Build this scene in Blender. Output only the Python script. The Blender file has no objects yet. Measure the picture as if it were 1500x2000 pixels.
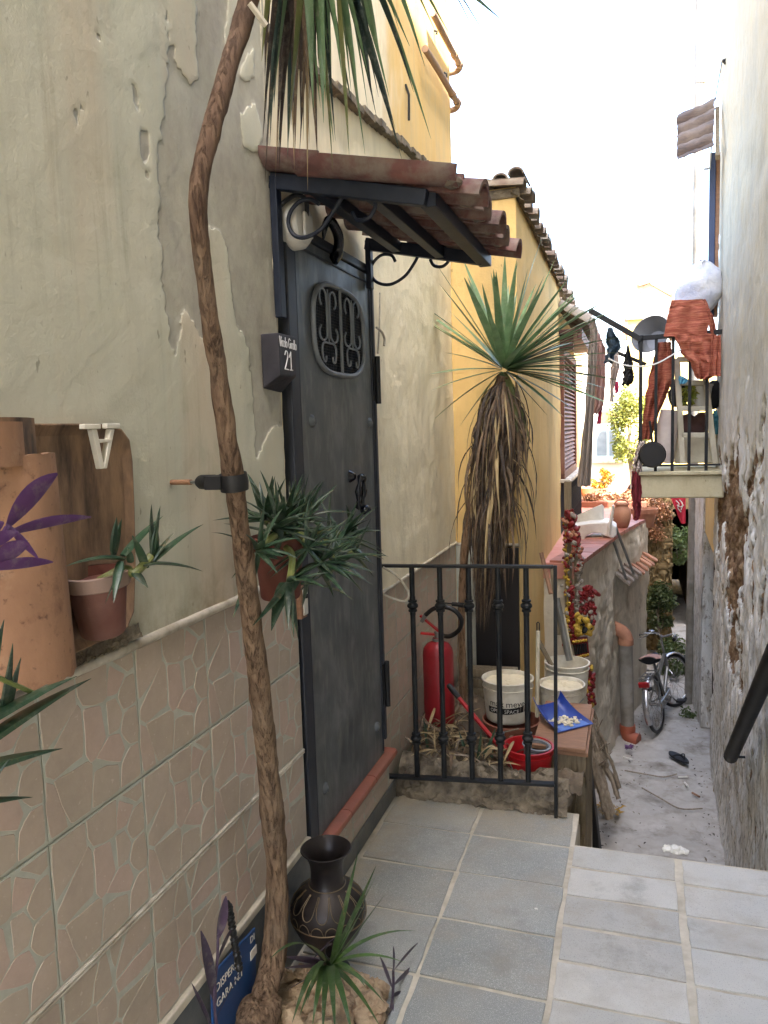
import bpy, math, random
import numpy as np
from mathutils import Vector, Matrix, noise as mnoise
random.seed(7)
rnd = random.random
def U(a, b): return a + (b - a) * random.random()
scene = bpy.context.scene
COL = scene.collection
# ------------------------------------------------------------------ camera, sky, sun, exposure
CAM = Vector((1.0, 0.0, 1.615)); YAW, PIT, ROL = 0.31574, 0.10703, -0.03073
_fw = Vector((-math.sin(YAW)*math.cos(PIT), math.cos(YAW)*math.cos(PIT), -math.sin(PIT)))
_ri = Vector((math.cos(YAW), math.sin(YAW), 0)); _up = _ri.cross(_fw)
RI = _ri*math.cos(ROL) + _up*math.sin(ROL); UP = _up*math.cos(ROL) - _ri*math.sin(ROL); FW = _fw
cam = bpy.data.objects.new('camera', bpy.data.cameras.new('camera')); COL.objects.link(cam)
m4 = Matrix((RI, UP, -FW)).transposed().to_4x4(); m4.translation = CAM
cam.matrix_world = m4
cam.data.sensor_fit = 'VERTICAL'; cam.data.sensor_height = 24; cam.data.lens = 18
cam.data.clip_start = 0.02; cam.data.clip_end = 2000
scene.camera = cam
scene.render.resolution_x, scene.render.resolution_y = 768, 1024
SUN_EL, SUN_DIR = math.radians(56), Vector((-0.62, 0.78, 0)).normalized()
world = bpy.data.worlds.new('World'); scene.world = world; world.use_nodes = True
wn = world.node_tree; wn.nodes.clear()
sky = wn.nodes.new('ShaderNodeTexSky'); sky.sky_type = 'NISHITA'; sky.sun_disc = False
sky.sun_elevation = SUN_EL; sky.sun_rotation = math.atan2(-SUN_DIR.x, -SUN_DIR.y)
sky.dust_density = 4.2; sky.air_density = 1.0; sky.ozone_density = 1.0
bg = wn.nodes.new('ShaderNodeBackground'); bg.inputs['Strength'].default_value = 0.15
wo = wn.nodes.new('ShaderNodeOutputWorld')
wn.links.new(sky.outputs[0], bg.inputs[0]); wn.links.new(bg.outputs[0], wo.inputs[0])
sl = bpy.data.lights.new('sun', 'SUN'); sl.energy = 3.2; sl.angle = math.radians(0.5); sl.color = (1, .95, .87)
sun = bpy.data.objects.new('sun', sl); COL.objects.link(sun)
_sd = Vector((SUN_DIR.x*math.cos(SUN_EL), SUN_DIR.y*math.cos(SUN_EL), -math.sin(SUN_EL)))
sun.rotation_euler = _sd.to_track_quat('-Z', 'Y').to_euler()
vs = scene.view_settings
vs.view_transform = 'Standard'; vs.look = 'None'; vs.gamma = 1; vs.use_curve_mapping = False
vs.exposure = 3.45
scene.cycles.max_bounces = 8; scene.cycles.diffuse_bounces = 6

# ------------------------------------------------------------------ helpers
def P(px, py, x=None, y=None, z=None):
    """the point seen at a pixel of the photograph on one real plane of the place"""
    d = FW*1500 + RI*(px-750) - UP*(py-1000)
    i, v = (0, x) if x is not None else (1, y) if y is not None else (2, z)
    return CAM + d*((v - CAM[i])/d[i])
WL = {}
def S(r, g, b, a=1.0):
    f = lambda c: (c/255/12.92) if c/255 <= .04045 else ((c/255+.055)/1.055)**2.4
    return (f(r), f(g), f(b), a)

class MB:
    def __init__(s): s.v, s.f, s.mi = [], [], []
    def add(s, vs_, fs, mi=0):
        o = len(s.v); s.v += [Vector(p) for p in vs_]
        for f in fs: s.f.append(tuple(i+o for i in f)); s.mi.append(mi)
        return s
    def box(s, a, b, mi=0, rot=None, about=None):
        x0, y0, z0 = a; x1, y1, z1 = b
        v = [Vector(p) for p in ((x0,y0,z0),(x1,y0,z0),(x1,y1,z0),(x0,y1,z0),(x0,y0,z1),(x1,y0,z1),(x1,y1,z1),(x0,y1,z1))]
        if rot is not None:
            c = Vector(about) if about is not None else (v[0]+v[6])/2
            v = [c + rot @ (p-c) for p in v]
        return s.add(v, [(0,3,2,1),(4,5,6,7),(0,1,5,4),(1,2,6,5),(2,3,7,6),(3,0,4,7)], mi)
    def bar(s, a, b, w, h, up=(0,0,1), mi=0):
        a, b = Vector(a), Vector(b); d = (b-a).normalized(); up = Vector(up)
        if abs(d.dot(up)) > .95: up = Vector((0,1,0)) if abs(d.y) < .9 else Vector((1,0,0))
        sd = d.cross(up).normalized(); up = sd.cross(d)
        v = []
        for p in (a, b):
            for i, j in ((-1,-1),(1,-1),(1,1),(-1,1)): v.append(p + sd*(w/2*i) + up*(h/2*j))
        return s.add(v, [(0,1,2,3),(7,6,5,4),(0,4,5,1),(1,5,6,2),(2,6,7,3),(3,7,4,0)], mi)
    def tube(s, path, r, n=8, flat=1.0, caps=True, mi=0, ref=None, rough=0.0):
        path = [Vector(p) for p in path]; k = len(path)
        rs = r if isinstance(r, (list, tuple)) else [r]*k
        v = []; t0 = None; nn = Vector(ref) if ref else None
        for i, p in enumerate(path):
            t = (path[min(i+1, k-1)] - path[max(i-1, 0)]).normalized()
            if nn is None:
                nn = Vector((0,0,1)) if abs(t.z) < .9 else Vector((1,0,0))
            nn = (nn - t*nn.dot(t))
            if nn.length < 1e-6: nn = t.orthogonal()
            nn.normalize(); bb = t.cross(nn)
            for j in range(n):
                a = 2*math.pi*j/n
                q = rs[i]*(1 + (rough*(rnd()-.5) if rough else 0))
                v.append(p + nn*(math.cos(a)*q*flat) + bb*(math.sin(a)*q))
        f = []
        for i in range(k-1):
            for j in range(n):
                j2 = (j+1) % n
                f.append((i*n+j, i*n+j2, (i+1)*n+j2, (i+1)*n+j))
        if caps:
            f.append(tuple(range(n-1, -1, -1))); f.append(tuple((k-1)*n+j for j in range(n)))
        return s.add(v, f, mi)
    def lathe(s, prof, n=24, o=(0,0,0), m=None, mi=0, a0=0, a1=2*math.pi):
        o = Vector(o); full = abs(a1-a0-2*math.pi) < 1e-6; c = n if full else n+1
        v = []
        for r, z in prof:
            for j in range(c):
                a = a0+(a1-a0)*j/n; p = Vector((r*math.cos(a), r*math.sin(a), z))
                v.append(o + (m @ p if m is not None else p))
        f = []
        for i in range(len(prof)-1):
            for j in range(n):
                j2 = (j+1) % c
                f.append((i*c+j, i*c+j2, (i+1)*c+j2, (i+1)*c+j))
        return s.add(v, f, mi)
    def ball(s, c, r, n=8, sc=(1,1,1), mi=0):
        pr = [(max(1e-4, math.sin(math.pi*i/n)), -math.cos(math.pi*i/n)) for i in range(n+1)]
        m = Matrix.Diagonal(Vector(sc)*r)
        return s.lathe(pr, max(6, n+2), c, m, mi)
    def prism(s, poly, ext, mi=0):
        poly = [Vector(p) for p in poly]; ext = Vector(ext); n = len(poly)
        v = poly + [p+ext for p in poly]
        f = [tuple(range(n-1,-1,-1)), tuple(range(n, 2*n))] + [(i, (i+1)%n, (i+1)%n+n, i+n) for i in range(n)]
        return s.add(v, f, mi)
    def grid(s, fn, nu, nv, mi=0):
        v = [fn(i/nu, j/nv) for j in range(nv+1) for i in range(nu+1)]
        f = [(j*(nu+1)+i, j*(nu+1)+i+1, (j+1)*(nu+1)+i+1, (j+1)*(nu+1)+i) for j in range(nv) for i in range(nu)]
        return s.add(v, f, mi)
    def shell(s, fn, nu, nv, th=.003, mi=0):
        """a sheet with thickness: front, back and rims"""
        P0 = [[Vector(fn(i/nu, j/nv)) for i in range(nu+1)] for j in range(nv+1)]
        N = []
        for j in range(nv+1):
            row = []
            for i in range(nu+1):
                a = P0[j][min(i+1,nu)]-P0[j][max(i-1,0)]; b = P0[min(j+1,nv)][i]-P0[max(j-1,0)][i]
                c = a.cross(b); row.append(c.normalized() if c.length > 1e-9 else Vector((0,0,1)))
            N.append(row)
        w = nu+1; k = w*(nv+1)
        v = [p for r_ in P0 for p in r_] + [P0[j][i]-N[j][i]*th for j in range(nv+1) for i in range(w)]
        f = []
        for j in range(nv):
            for i in range(nu):
                a = j*w+i; f += [(a,a+1,a+w+1,a+w), (k+a+w,k+a+w+1,k+a+1,k+a)]
        for i in range(nu):
            f += [(i+1,i,k+i,k+i+1), (nv*w+i,nv*w+i+1,k+nv*w+i+1,k+nv*w+i)]
        for j in range(nv):
            f += [(j*w,(j+1)*w,k+(j+1)*w,k+j*w), ((j+1)*w+nu,j*w+nu,k+j*w+nu,k+(j+1)*w+nu)]
        return s.add(v, f, mi)
    def blade(s, path, w, prof=None, fold=.25, side=None, mi=0, twist=0):
        """a leaf: three points across, folded along its midrib"""
        path = [Vector(p) for p in path]; k = len(path); v = []; f = []
        for i, p in enumerate(path):
            t = (path[min(i+1,k-1)]-path[max(i-1,0)]).normalized(); u = i/(k-1)
            sd = Vector(side) if side is not None else t.cross(Vector((0,0,1)))
            if sd.length < 1e-3: sd = Vector((1,0,0))
            sd = (sd - t*sd.dot(t)).normalized()
            if twist: sd = Matrix.Rotation(twist*u, 3, t) @ sd
            nn = sd.cross(t)
            h = w/2*(prof(u) if prof else (min(1, .55+u*2.2)*(1-u**2.2)+.02))
            v += [p - sd*h + nn*h*fold, p, p + sd*h + nn*h*fold]
        for i in range(k-1):
            a = i*3; f += [(a,a+1,a+4,a+3), (a+1,a+2,a+5,a+4)]
        return s.add(v, f, mi)

def bez(a, b, c, n):
    a, b, c = Vector(a), Vector(b), Vector(c)
    return [a*(1-t)**2 + b*2*t*(1-t) + c*t*t for t in (i/n for i in range(n+1))]
def spl(pts, n=6):
    """smooth curve through points"""
    p = [Vector(q) for q in pts]; out = []
    for i in range(len(p)-1):
        a, b, c, d = p[max(i-1,0)], p[i], p[i+1], p[min(i+2,len(p)-1)]
        for k in range(n):
            t = k/n
            out.append(.5*((2*b)+(c-a)*t+(2*a-5*b+4*c-d)*t*t+(3*b-a-3*c+d)*t**3))
    return out+[p[-1]]

def mesh(name, mb, mats, off=(0,0,0), smooth=True, attr=None):
    off = Vector(off); me = bpy.data.meshes.new(name)
    me.from_pydata([tuple(p-off) for p in mb.v], [], mb.f)
    for m in (mats if isinstance(mats, (list, tuple)) else [mats]): me.materials.append(m)
    me.polygons.foreach_set('material_index', mb.mi)
    me.polygons.foreach_set('use_smooth', [smooth]*len(mb.f))
    if attr:
        for k, vals in attr.items():
            a = me.attributes.new(k, 'FLOAT', 'POINT'); a.data.foreach_set('value', vals)
    me.update()
    return me
def finish(o, smooth, bevel, sub):
    if bevel:
        b = o.modifiers.new('bevel', 'BEVEL'); b.width = bevel; b.segments = 2; b.limit_method = 'ANGLE'; b.angle_limit = math.radians(40)
    if sub:
        b = o.modifiers.new('subsurf', 'SUBSURF'); b.levels = b.render_levels = sub
def autosmooth(me, ang=40):
    me.set_sharp_from_angle(angle=math.radians(ang))
def thing(name, label, cat, loc=(0,0,0), group=None):
    o = bpy.data.objects.new(name, None); COL.objects.link(o); o.location = loc; o.empty_display_size = .05
    o['label'] = label; o['category'] = cat; o['kind'] = 'thing'
    if group: o['group'] = group
    WL[o.name] = Vector(loc); return o
def part(name, mb, mat, parent, smooth=True, bevel=0, sub=0, label=None, kind=None, attr=None, ang=40):
    L = WL[parent.name]
    me = mesh(name, mb, mat, L, smooth, attr)
    if smooth: autosmooth(me, ang)
    o = bpy.data.objects.new(name, me); COL.objects.link(o); o.parent = parent; WL[o.name] = L
    if label: o['label'] = label
    if kind: o['kind'] = kind
    finish(o, smooth, bevel, sub); return o
def inst(name, me, parent, loc, rot=None, scale=None):
    o = bpy.data.objects.new(name, me); COL.objects.link(o); o.parent = parent
    o.location = Vector(loc) - WL[parent.name]; WL[o.name] = WL[parent.name]
    if rot is not None: o.rotation_euler = rot
    if scale is not None: o.scale = scale
    return o
def solo(name, mb, mat, label, cat, group=None, smooth=True, bevel=0, sub=0, attr=None, kind='thing', ang=40):
    xs = [p.x for p in mb.v]; ys = [p.y for p in mb.v]; zs = [p.z for p in mb.v]
    L = Vector(((min(xs)+max(xs))/2, (min(ys)+max(ys))/2, min(zs)))
    me = mesh(name, mb, mat, L, smooth, attr)
    if smooth: autosmooth(me, ang)
    o = bpy.data.objects.new(name, me); COL.objects.link(o); o.location = L; WL[o.name] = L
    if label: o['label'] = label
    if cat: o['category'] = cat
    o['kind'] = kind
    if group: o['group'] = group
    finish(o, smooth, bevel, sub); return o
def struct(name, mb, mat, smooth=True, attr=None, bevel=0, label=None):
    return solo(name, mb, mat, label, None, None, smooth, bevel, 0, attr, 'structure')
# ------------------------------------------------------------------ materials
class G:
    def __init__(s, name):
        s.m = bpy.data.materials.new(name); s.m.use_nodes = True; s.nt = s.m.node_tree
        s.b = s.nt.nodes['Principled BSDF']; s._pos = None
    def n(s, t, **k):
        o = s.nt.nodes.new('ShaderNode'+t)
        for a, v in k.items(): setattr(o, a, v)
        return o
    def put(s, sock, v):
        if isinstance(v, bpy.types.NodeSocket): s.nt.links.new(v, sock)
        elif v is not None: sock.default_value = v
    def pos(s):
        if not s._pos: s._pos = s.n('NewGeometry').outputs['Position']
        return s._pos
    def map(s, scale, vec=None, loc=(0,0,0)):
        o = s.n('Mapping'); s.put(o.inputs['Vector'], vec or s.pos()); o.inputs['Scale'].default_value = scale; o.inputs['Location'].default_value = loc
        return o.outputs[0]
    def noise(s, scale, detail=5, rough=.55, vec=None, dist=0):
        o = s.n('TexNoise'); s.put(o.inputs['Vector'], vec or s.pos()); o.inputs['Scale'].default_value = scale
        o.inputs['Detail'].default_value = detail; o.inputs['Roughness'].default_value = rough; o.inputs['Distortion'].default_value = dist
        return o.outputs['Fac']
    def vor(s, scale, vec=None, feature='F1', out='Distance', rand=1):
        o = s.n('TexVoronoi', feature=feature); s.put(o.inputs['Vector'], vec or s.pos()); o.inputs['Scale'].default_value = scale
        o.inputs['Randomness'].default_value = rand
        return o.outputs[out]
    def ramp(s, fac, stops, interp='LINEAR'):
        o = s.n('ValToRGB'); s.put(o.inputs[0], fac); e = o.color_ramp.elements; o.color_ramp.interpolation = interp
        while len(e) < len(stops): e.new(.5)
        for i, (p, c) in enumerate(stops):
            e[i].position = p; e[i].color = c if isinstance(c, tuple) else (c, c, c, 1)
        return o.outputs[0]
    def mix(s, fac, a, b, blend='MIX'):
        o = s.n('Mix', data_type='RGBA', blend_type=blend); s.put(o.inputs[0], fac); s.put(o.inputs[6], a); s.put(o.inputs[7], b)
        return o.outputs[2]
    def math(s, op, a, b=None, clamp=False):
        o = s.n('Math', operation=op, use_clamp=clamp); s.put(o.inputs[0], a)
        if b is not None: s.put(o.inputs[1], b)
        return o.outputs[0]
    def attr(s, name):
        o = s.n('Attribute', attribute_name=name); return o.outputs['Fac']
    def rand(s): return s.n('ObjectInfo').outputs['Random']
    def xyz(s, i):
        o = s.n('SeparateXYZ'); s.put(o.inputs[0], s.pos()); return o.outputs[i]
    def bump(s, h, strength=.3, dist=.01, normal=None):
        o = s.n('Bump'); s.put(o.inputs['Height'], h); o.inputs['Strength'].default_value = strength; o.inputs['Distance'].default_value = dist
        if normal: s.put(o.inputs['Normal'], normal)
        return o.outputs[0]
    def done(s, col, rough=.7, normal=None, metal=0, spec=None):
        s.put(s.b.inputs['Base Color'], col); s.put(s.b.inputs['Roughness'], rough); s.put(s.b.inputs['Metallic'], metal)
        if spec is not None: s.b.inputs['Specular IOR Level'].default_value = spec
        if normal: s.put(s.b.inputs['Normal'], normal)
        return s.m

def simple(name, c1, c2=None, rough=.65, ns=9, bump=.15, bs=70, metal=0, var=.0, dirt=None, dirt_amt=.5, ds=4, spec=None, bd=.004, stretch=None, coat=0):
    g = G(name); c2 = c2 or tuple(c*.75 for c in c1[:3])+(1,)
    v = g.map(stretch) if stretch else None
    col = g.ramp(g.noise(ns, 5, .6, v), [(.3, c1), (.7, c2)])
    if var:
        r = g.n('MapRange'); g.put(r.inputs[0], g.rand()); r.inputs[3].default_value = 1-var; r.inputs[4].default_value = 1+var
        h = g.n('HueSaturation'); g.put(h.inputs['Value'], r.outputs[0]); g.put(h.inputs['Color'], col); col = h.outputs[0]
    rr = rough
    if dirt:
        d = g.ramp(g.noise(ds, 6, .65), [(.42, 0.0), (.66, dirt_amt)])
        col = g.mix(d, col, dirt)
        rr = g.math('ADD', g.math('MULTIPLY', d, .3), rough, True)
    nm = g.bump(g.noise(bs, 4, .6, v), bump, bd) if bump else None
    if coat: g.b.inputs['Coat Weight'].default_value = coat; g.b.inputs['Coat Roughness'].default_value = .25
    return g.done(col, rr, nm, metal, spec)

def leafmat(name, c1, c2, edge=None, rough=.45, var=.25, trans=.25, ns=14):
    g = G(name)
    col = g.ramp(g.noise(ns, 3), [(.3, c1), (.7, c2)])
    r = g.n('MapRange'); g.put(r.inputs[0], g.rand()); r.inputs[3].default_value = 1-var; r.inputs[4].default_value = 1+var
    h = g.n('HueSaturation'); g.put(h.inputs['Value'], r.outputs[0]); g.put(h.inputs['Color'], col); col = h.outputs[0]
    br = g.ramp(g.noise(17, 6, .7, g.map((1,1,1), None, (2,8,4))), [(.60, 0.0), (.70, .7)]); col = g.mix(br, col, S(132,112,76))
    ds_ = g.ramp(g.noise(40, 5, .7), [(.5, 0.0), (.75, .3)]); col = g.mix(ds_, col, S(170,168,150))
    g.done(col, g.math('ADD', g.math('MULTIPLY', ds_, .6), rough, True), g.bump(g.noise(90, 2, .5, g.map((1,1,.15))), .1, .003))
    if trans:
        t = g.n('BsdfTranslucent'); g.put(t.inputs[0], col); mx = g.n('MixShader'); mx.inputs[0].default_value = trans
        out = g.nt.nodes['Material Output']
        g.nt.links.new(g.b.outputs[0], mx.inputs[1]); g.nt.links.new(t.outputs[0], mx.inputs[2]); g.nt.links.new(mx.outputs[0], out.inputs[0])
    return g.m

# painted plaster of the left house: attribute peel (1 = bare grey render)
def m_plaster():
    g = G('plaster_left')
    st = g.noise(1.6, 6, .6, g.map((1, 3.0, .55)))
    cream = g.ramp(st, [(.3, S(182,181,164)), (.5, S(191,188,170)), (.72, S(173,173,158))])
    cream = g.mix(g.ramp(g.noise(2.2, 5, .6), [(.45, 0.0), (.72, .55)]), cream, S(186,188,168))
    grey = g.ramp(g.noise(7, 7, .65, g.map((1,1.5,.8))), [(.3, S(146,142,130)), (.5, S(162,157,144)), (.62, S(150,146,136)), (.78, S(180,173,156))])
    p = g.attr('peel')
    p2 = g.ramp(g.math('ADD', p, g.math('MULTIPLY', g.math('SUBTRACT', g.noise(55, 4, .6), .5), .35)), [(.36, 0.0), (.62, 1.0)])
    col = g.mix(g.math('MULTIPLY', p2, g.ramp(g.noise(4, 7, .68), [(.30, .35), (.58, 1.0)])), cream, grey)
    # dark damp above the trim and fine cracks
    ed = g.ramp(g.math('ABSOLUTE', g.math('SUBTRACT', g.math('ADD', p, g.math('MULTIPLY', g.math('SUBTRACT', g.noise(55, 4, .6), .5), .35)), .49)), [(.0, .25), (.05, 0.0)])
    col = g.mix(ed, col, S(92,86,78))
    pk = g.ramp(g.noise(1.1, 4, .6, g.map((1,2.6,.35))), [(.48, 0.0), (.66, .5)])
    col = g.mix(g.math('MULTIPLY', pk, g.math('SUBTRACT', 1.0, p2)), col, S(196,172,146))
    gs = g.ramp(g.noise(4, 7, .7, g.map((1,1.2,.7))), [(.55, 0.0), (.75, .5)]); col = g.mix(gs, col, S(150,150,128))
    sp = g.ramp(g.noise(38, 3, .5, g.map((1,1,.55))), [(.70, 0.0), (.74, .6)])
    col = g.mix(sp, col, S(120,116,104))
    dr = g.math('MULTIPLY', g.ramp(g.noise(14, 6, .65, g.map((1,2.5,.12))), [(.52, 0.0), (.70, .45)]), g.ramp(g.noise(1.4, 4), [(.4, 0.0), (.7, 1.0)]))
    col = g.mix(dr, col, S(142,136,116))
    dm = g.n('MapRange'); g.put(dm.inputs[0], g.xyz(2)); dm.inputs[1].default_value = 1.34; dm.inputs[2].default_value = 1.19
    col = g.mix(g.math('MULTIPLY', dm.outputs[0], g.ramp(g.noise(10, 6, .65), [(.4, 0.0), (.65, .7)])), col, S(140,128,102))
    h = g.math('ADD', g.math('MULTIPLY', g.noise(26, 8, .6), .5), g.math('MULTIPLY', p2, -.7))
    return g.done(col, .85, g.bump(h, .55, .012, g.bump(g.noise(220, 3), .25, .003)), spec=.25)
def m_plaster2(name, a, b, c, dirt, damt=.5, sz=1.0, str_=(1,2.2,.5)):
    g = G(name)
    col = g.ramp(g.noise(2.0*sz, 6, .62, g.map(str_)), [(.3, a), (.5, b), (.72, c)])
    col = g.mix(g.ramp(g.noise(1.3*sz, 7, .68, g.map((1.5,1.5,.7))), [(.50, 0.0), (.74, damt)]), col, dirt)
    col = g.mix(g.ramp(g.noise(30, 3, .5, g.map((1,1,.45))), [(.71, 0.0), (.75, .5)]), col, tuple(x*.5 for x in dirt[:3])+(1,))
    return g.done(col, .88, g.bump(g.noise(20, 8, .62), .5, .012, g.bump(g.noise(190, 3), .2, .003)), spec=.2)
def m_rightwall():
    g = G('peeling_wall')
    p = g.attr('peel')
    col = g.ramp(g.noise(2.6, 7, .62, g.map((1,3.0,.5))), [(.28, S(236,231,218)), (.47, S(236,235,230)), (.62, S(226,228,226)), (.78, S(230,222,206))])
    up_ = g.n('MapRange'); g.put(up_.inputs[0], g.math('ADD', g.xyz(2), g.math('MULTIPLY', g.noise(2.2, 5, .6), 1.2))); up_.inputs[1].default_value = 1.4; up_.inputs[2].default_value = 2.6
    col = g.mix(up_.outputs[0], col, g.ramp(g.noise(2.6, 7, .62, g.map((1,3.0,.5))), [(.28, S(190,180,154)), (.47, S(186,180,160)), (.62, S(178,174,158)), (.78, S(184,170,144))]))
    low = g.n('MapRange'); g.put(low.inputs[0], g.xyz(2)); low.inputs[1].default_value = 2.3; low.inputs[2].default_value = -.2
    run = g.ramp(g.noise(8, 9, .72, g.map((1,2.2,.22))), [(.46, 0.0), (.60, 1.0)])
    col = g.mix(g.math('MULTIPLY', g.math('MULTIPLY', run, low.outputs[0], True), .75), col, S(158,150,132))
    grit = g.ramp(g.noise(26, 8, .75, g.map((1,1.3,.55))), [(.54, 0.0), (.62, 1.0)])
    col = g.mix(g.math('MULTIPLY', g.math('MULTIPLY', grit, low.outputs[0], True), .8), col, S(104,98,86))
    chip = g.ramp(g.noise(12, 7, .7, g.map((1,1.6,.5), None, (4,1,7))), [(.60, 0.0), (.64, 1.0)])
    col = g.mix(g.math('MULTIPLY', chip, low.outputs[0]), col, S(170,156,128))
    hole = g.ramp(g.noise(12, 8, .7), [(.3, S(74,58,46)), (.46, S(122,98,76)), (.6, S(164,140,112)), (.75, S(196,178,150))])
    pe = g.ramp(g.math('ADD', p, g.math('MULTIPLY', g.math('SUBTRACT', g.noise(34, 6, .7), .5), .6)), [(.36, 0.0), (.50, 1.0)])
    col = g.mix(pe, col, hole)
    h = g.math('ADD', g.noise(16, 9, .72, g.map((1,1.3,.7))), g.math('MULTIPLY', pe, -.5))
    h = g.math('ADD', h, g.math('MULTIPLY', g.math('MULTIPLY', chip, low.outputs[0]), -.35))
    return g.done(col, .9, g.bump(h, .8, .02, g.bump(g.noise(120, 4, .6), .35, .005)), spec=.15)
def m_stone(name, a, b, speck, rough=.55, fine=420, bs=60):
    g = G(name)
    col = g.ramp(g.noise(3.5, 6, .6), [(.3, a), (.7, b)])
    r = g.n('MapRange'); g.put(r.inputs[0], g.rand()); r.inputs[3].default_value = .86; r.inputs[4].default_value = 1.12
    h = g.n('HueSaturation'); g.put(h.inputs['Value'], r.outputs[0]); g.put(h.inputs['Color'], col); col = h.outputs[0]
    sp = g.ramp(g.noise(fine, 2, .5), [(.56, 0.0), (.66, .6)]); col = g.mix(sp, col, speck)
    sp2 = g.ramp(g.noise(fine*.8, 2, .5, g.map((1,1,1), None, (3,5,7))), [(.60, 0.0), (.68, .6)]); col = g.mix(sp2, col, tuple(x*.45 for x in a[:3])+(1,))
    st_ = g.ramp(g.noise(3.1, 8, .72, g.map((1,1,1), None, (7,7,7))), [(.56, 0.0), (.66, .45)]); col = g.mix(st_, col, S(120,117,108))
    dd = g.ramp(g.noise(5, 7, .65), [(.48, 0.0), (.74, .6)]); col = g.mix(dd, col, S(150,140,122))
    ed = g.n('MapRange'); g.put(ed.inputs[0], g.xyz(0)); ed.inputs[1].default_value = .16; ed.inputs[2].default_value = .0
    col = g.mix(g.math('MULTIPLY', ed.outputs[0], g.ramp(g.noise(9, 6, .7), [(.35, 0.0), (.6, .8)])), col, S(172,158,130))
    ey = g.n('MapRange'); g.put(ey.inputs[0], g.xyz(1)); ey.inputs[1].default_value = 2.85; ey.inputs[2].default_value = 3.12
    col = g.mix(g.math('MULTIPLY', ey.outputs[0], g.ramp(g.noise(8, 6, .7), [(.3, 0.0), (.6, .85)])), col, S(166,152,126))
    dk = g.ramp(g.noise(2.3, 7, .7, g.map((1,1,1), None, (9,2,1))), [(.55, 0.0), (.8, .42)]); col = g.mix(dk, col, tuple(x*.5 for x in a[:3])+(1,))
    return g.done(col, g.ramp(g.noise(6, 5), [(.3, rough-.12), (.7, rough+.2)]), g.bump(g.noise(fine*.5, 4, .6), .35, .003, g.bump(g.noise(bs*.2, 5), .2, .01)))
def m_bark(name, a, b, c, sc=(22,22,5)):
    g = G(name)
    n1 = g.noise(1.3, 9, .7, g.map((40,40,9)), .8)
    n2 = g.noise(1.0, 6, .65, g.map((110,110,18)), .5)
    col = g.ramp(n1, [(.30, a), (.5, b), (.70, c)])
    ck = g.ramp(n2, [(.36, .75), (.48, 0.0)]); col = g.mix(ck, col, tuple(x*.30 for x in a[:3])+(1,))
    col = g.mix(g.ramp(g.noise(6, 5, .6), [(.45, 0.0), (.7, .45)]), col, S(150,132,112))
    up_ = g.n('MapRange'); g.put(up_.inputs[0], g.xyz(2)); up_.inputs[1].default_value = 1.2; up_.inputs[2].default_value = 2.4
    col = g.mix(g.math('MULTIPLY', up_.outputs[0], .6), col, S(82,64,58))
    h = g.math('ADD', g.math('MULTIPLY', n1, .6), g.ramp(n2, [(.34, 0.0), (.52, 1.0)]))
    return g.done(col, .92, g.bump(h, .8, .006), spec=.12)
def m_stripes(name):
    g = G(name)
    n1 = g.noise(14, 4, .7, g.map((.25, .25, 9)))
    col = g.ramp(n1, [(.32, S(118,58,50)), (.44, S(150,80,64)), (.50, S(178,116,90)), (.56, S(128,64,54)), (.70, S(156,90,72))])
    return g.done(col, .9, g.bump(g.noise(12, 3, .6, g.map((.3,.3,9))), .3, .004), spec=.1)

MT = {}
MT['plaster'] = m_plaster()
MT['plaster_far'] = m_plaster2('plaster_cream', S(226,216,186), S(232,223,197), S(212,204,178), S(166,158,136), .6, 1.3)
MT['yellow'] = m_plaster2('plaster_yellow', S(214,181,118), S(219,188,126), S(204,173,115), S(156,138,102), .6, 1.0, (1.5,1.5,.45))
MT['yellow_up'] = m_plaster2('plaster_yellow_high', S(212,178,112), S(216,184,122), S(206,182,130), S(190,176,142), .6, 1.2)
g = G('plaster_two_tone')
yy_ = g.n('MapRange'); g.put(yy_.inputs[0], g.math('ADD', g.xyz(1), g.math('MULTIPLY', g.math('SUBTRACT', g.noise(3, 6, .65, g.map((1,1.4,.5))), .5), 1.1))); yy_.inputs[1].default_value = 3.15; yy_.inputs[2].default_value = 3.5
c1_ = g.ramp(g.noise(2.4, 6, .62, g.map((1,2.2,.5))), [(.3, S(226,216,186)), (.5, S(230,220,194)), (.72, S(206,198,174))])
c2_ = g.ramp(g.noise(2.4, 6, .62, g.map((1,2.2,.5))), [(.3, S(212,178,112)), (.5, S(216,184,122)), (.72, S(204,180,128))])
c_ = g.mix(yy_.outputs[0], c1_, c2_); c_ = g.mix(g.ramp(g.noise(6, 7, .7, g.map((1,2,.3))), [(.52, 0.0), (.72, .55)]), c_, S(176,164,136))
MT['two_tone'] = g.done(c_, .88, g.bump(g.noise(20, 8, .62), .4, .012), spec=.2)
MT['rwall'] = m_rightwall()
MT['concrete'] = m_plaster2('rough_concrete', S(190,182,164), S(202,195,178), S(172,164,146), S(104,97,82), .75, 1.8, (1.4,1.4,.6))
MT['rubble'] = simple('rubble_mortar', S(138,126,106), S(86,78,66), .95, 16, .9, 40, bd=.015, dirt=S(70,62,52))
MT['tile_stone'] = None
g = G('dado_stone'); r_ = g.attr('tint')
c_ = g.ramp(r_, [(0, S(184,166,150)), (.35, S(175,161,144)), (.6, S(186,164,150)), (.8, S(170,158,141)), (1, S(190,173,157))])
c_ = g.mix(g.ramp(g.noise(34, 5, .65), [(.4, 0.0), (.75, .4)]), c_, S(160,142,126))
c_ = g.mix(g.ramp(g.noise(3, 6, .68), [(.48, 0.0), (.75, .45)]), c_, S(146,136,120))
c_ = g.mix(g.ramp(g.noise(90, 3, .5), [(.66, 0.0), (.72, .5)]), c_, S(206,194,178))
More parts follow.
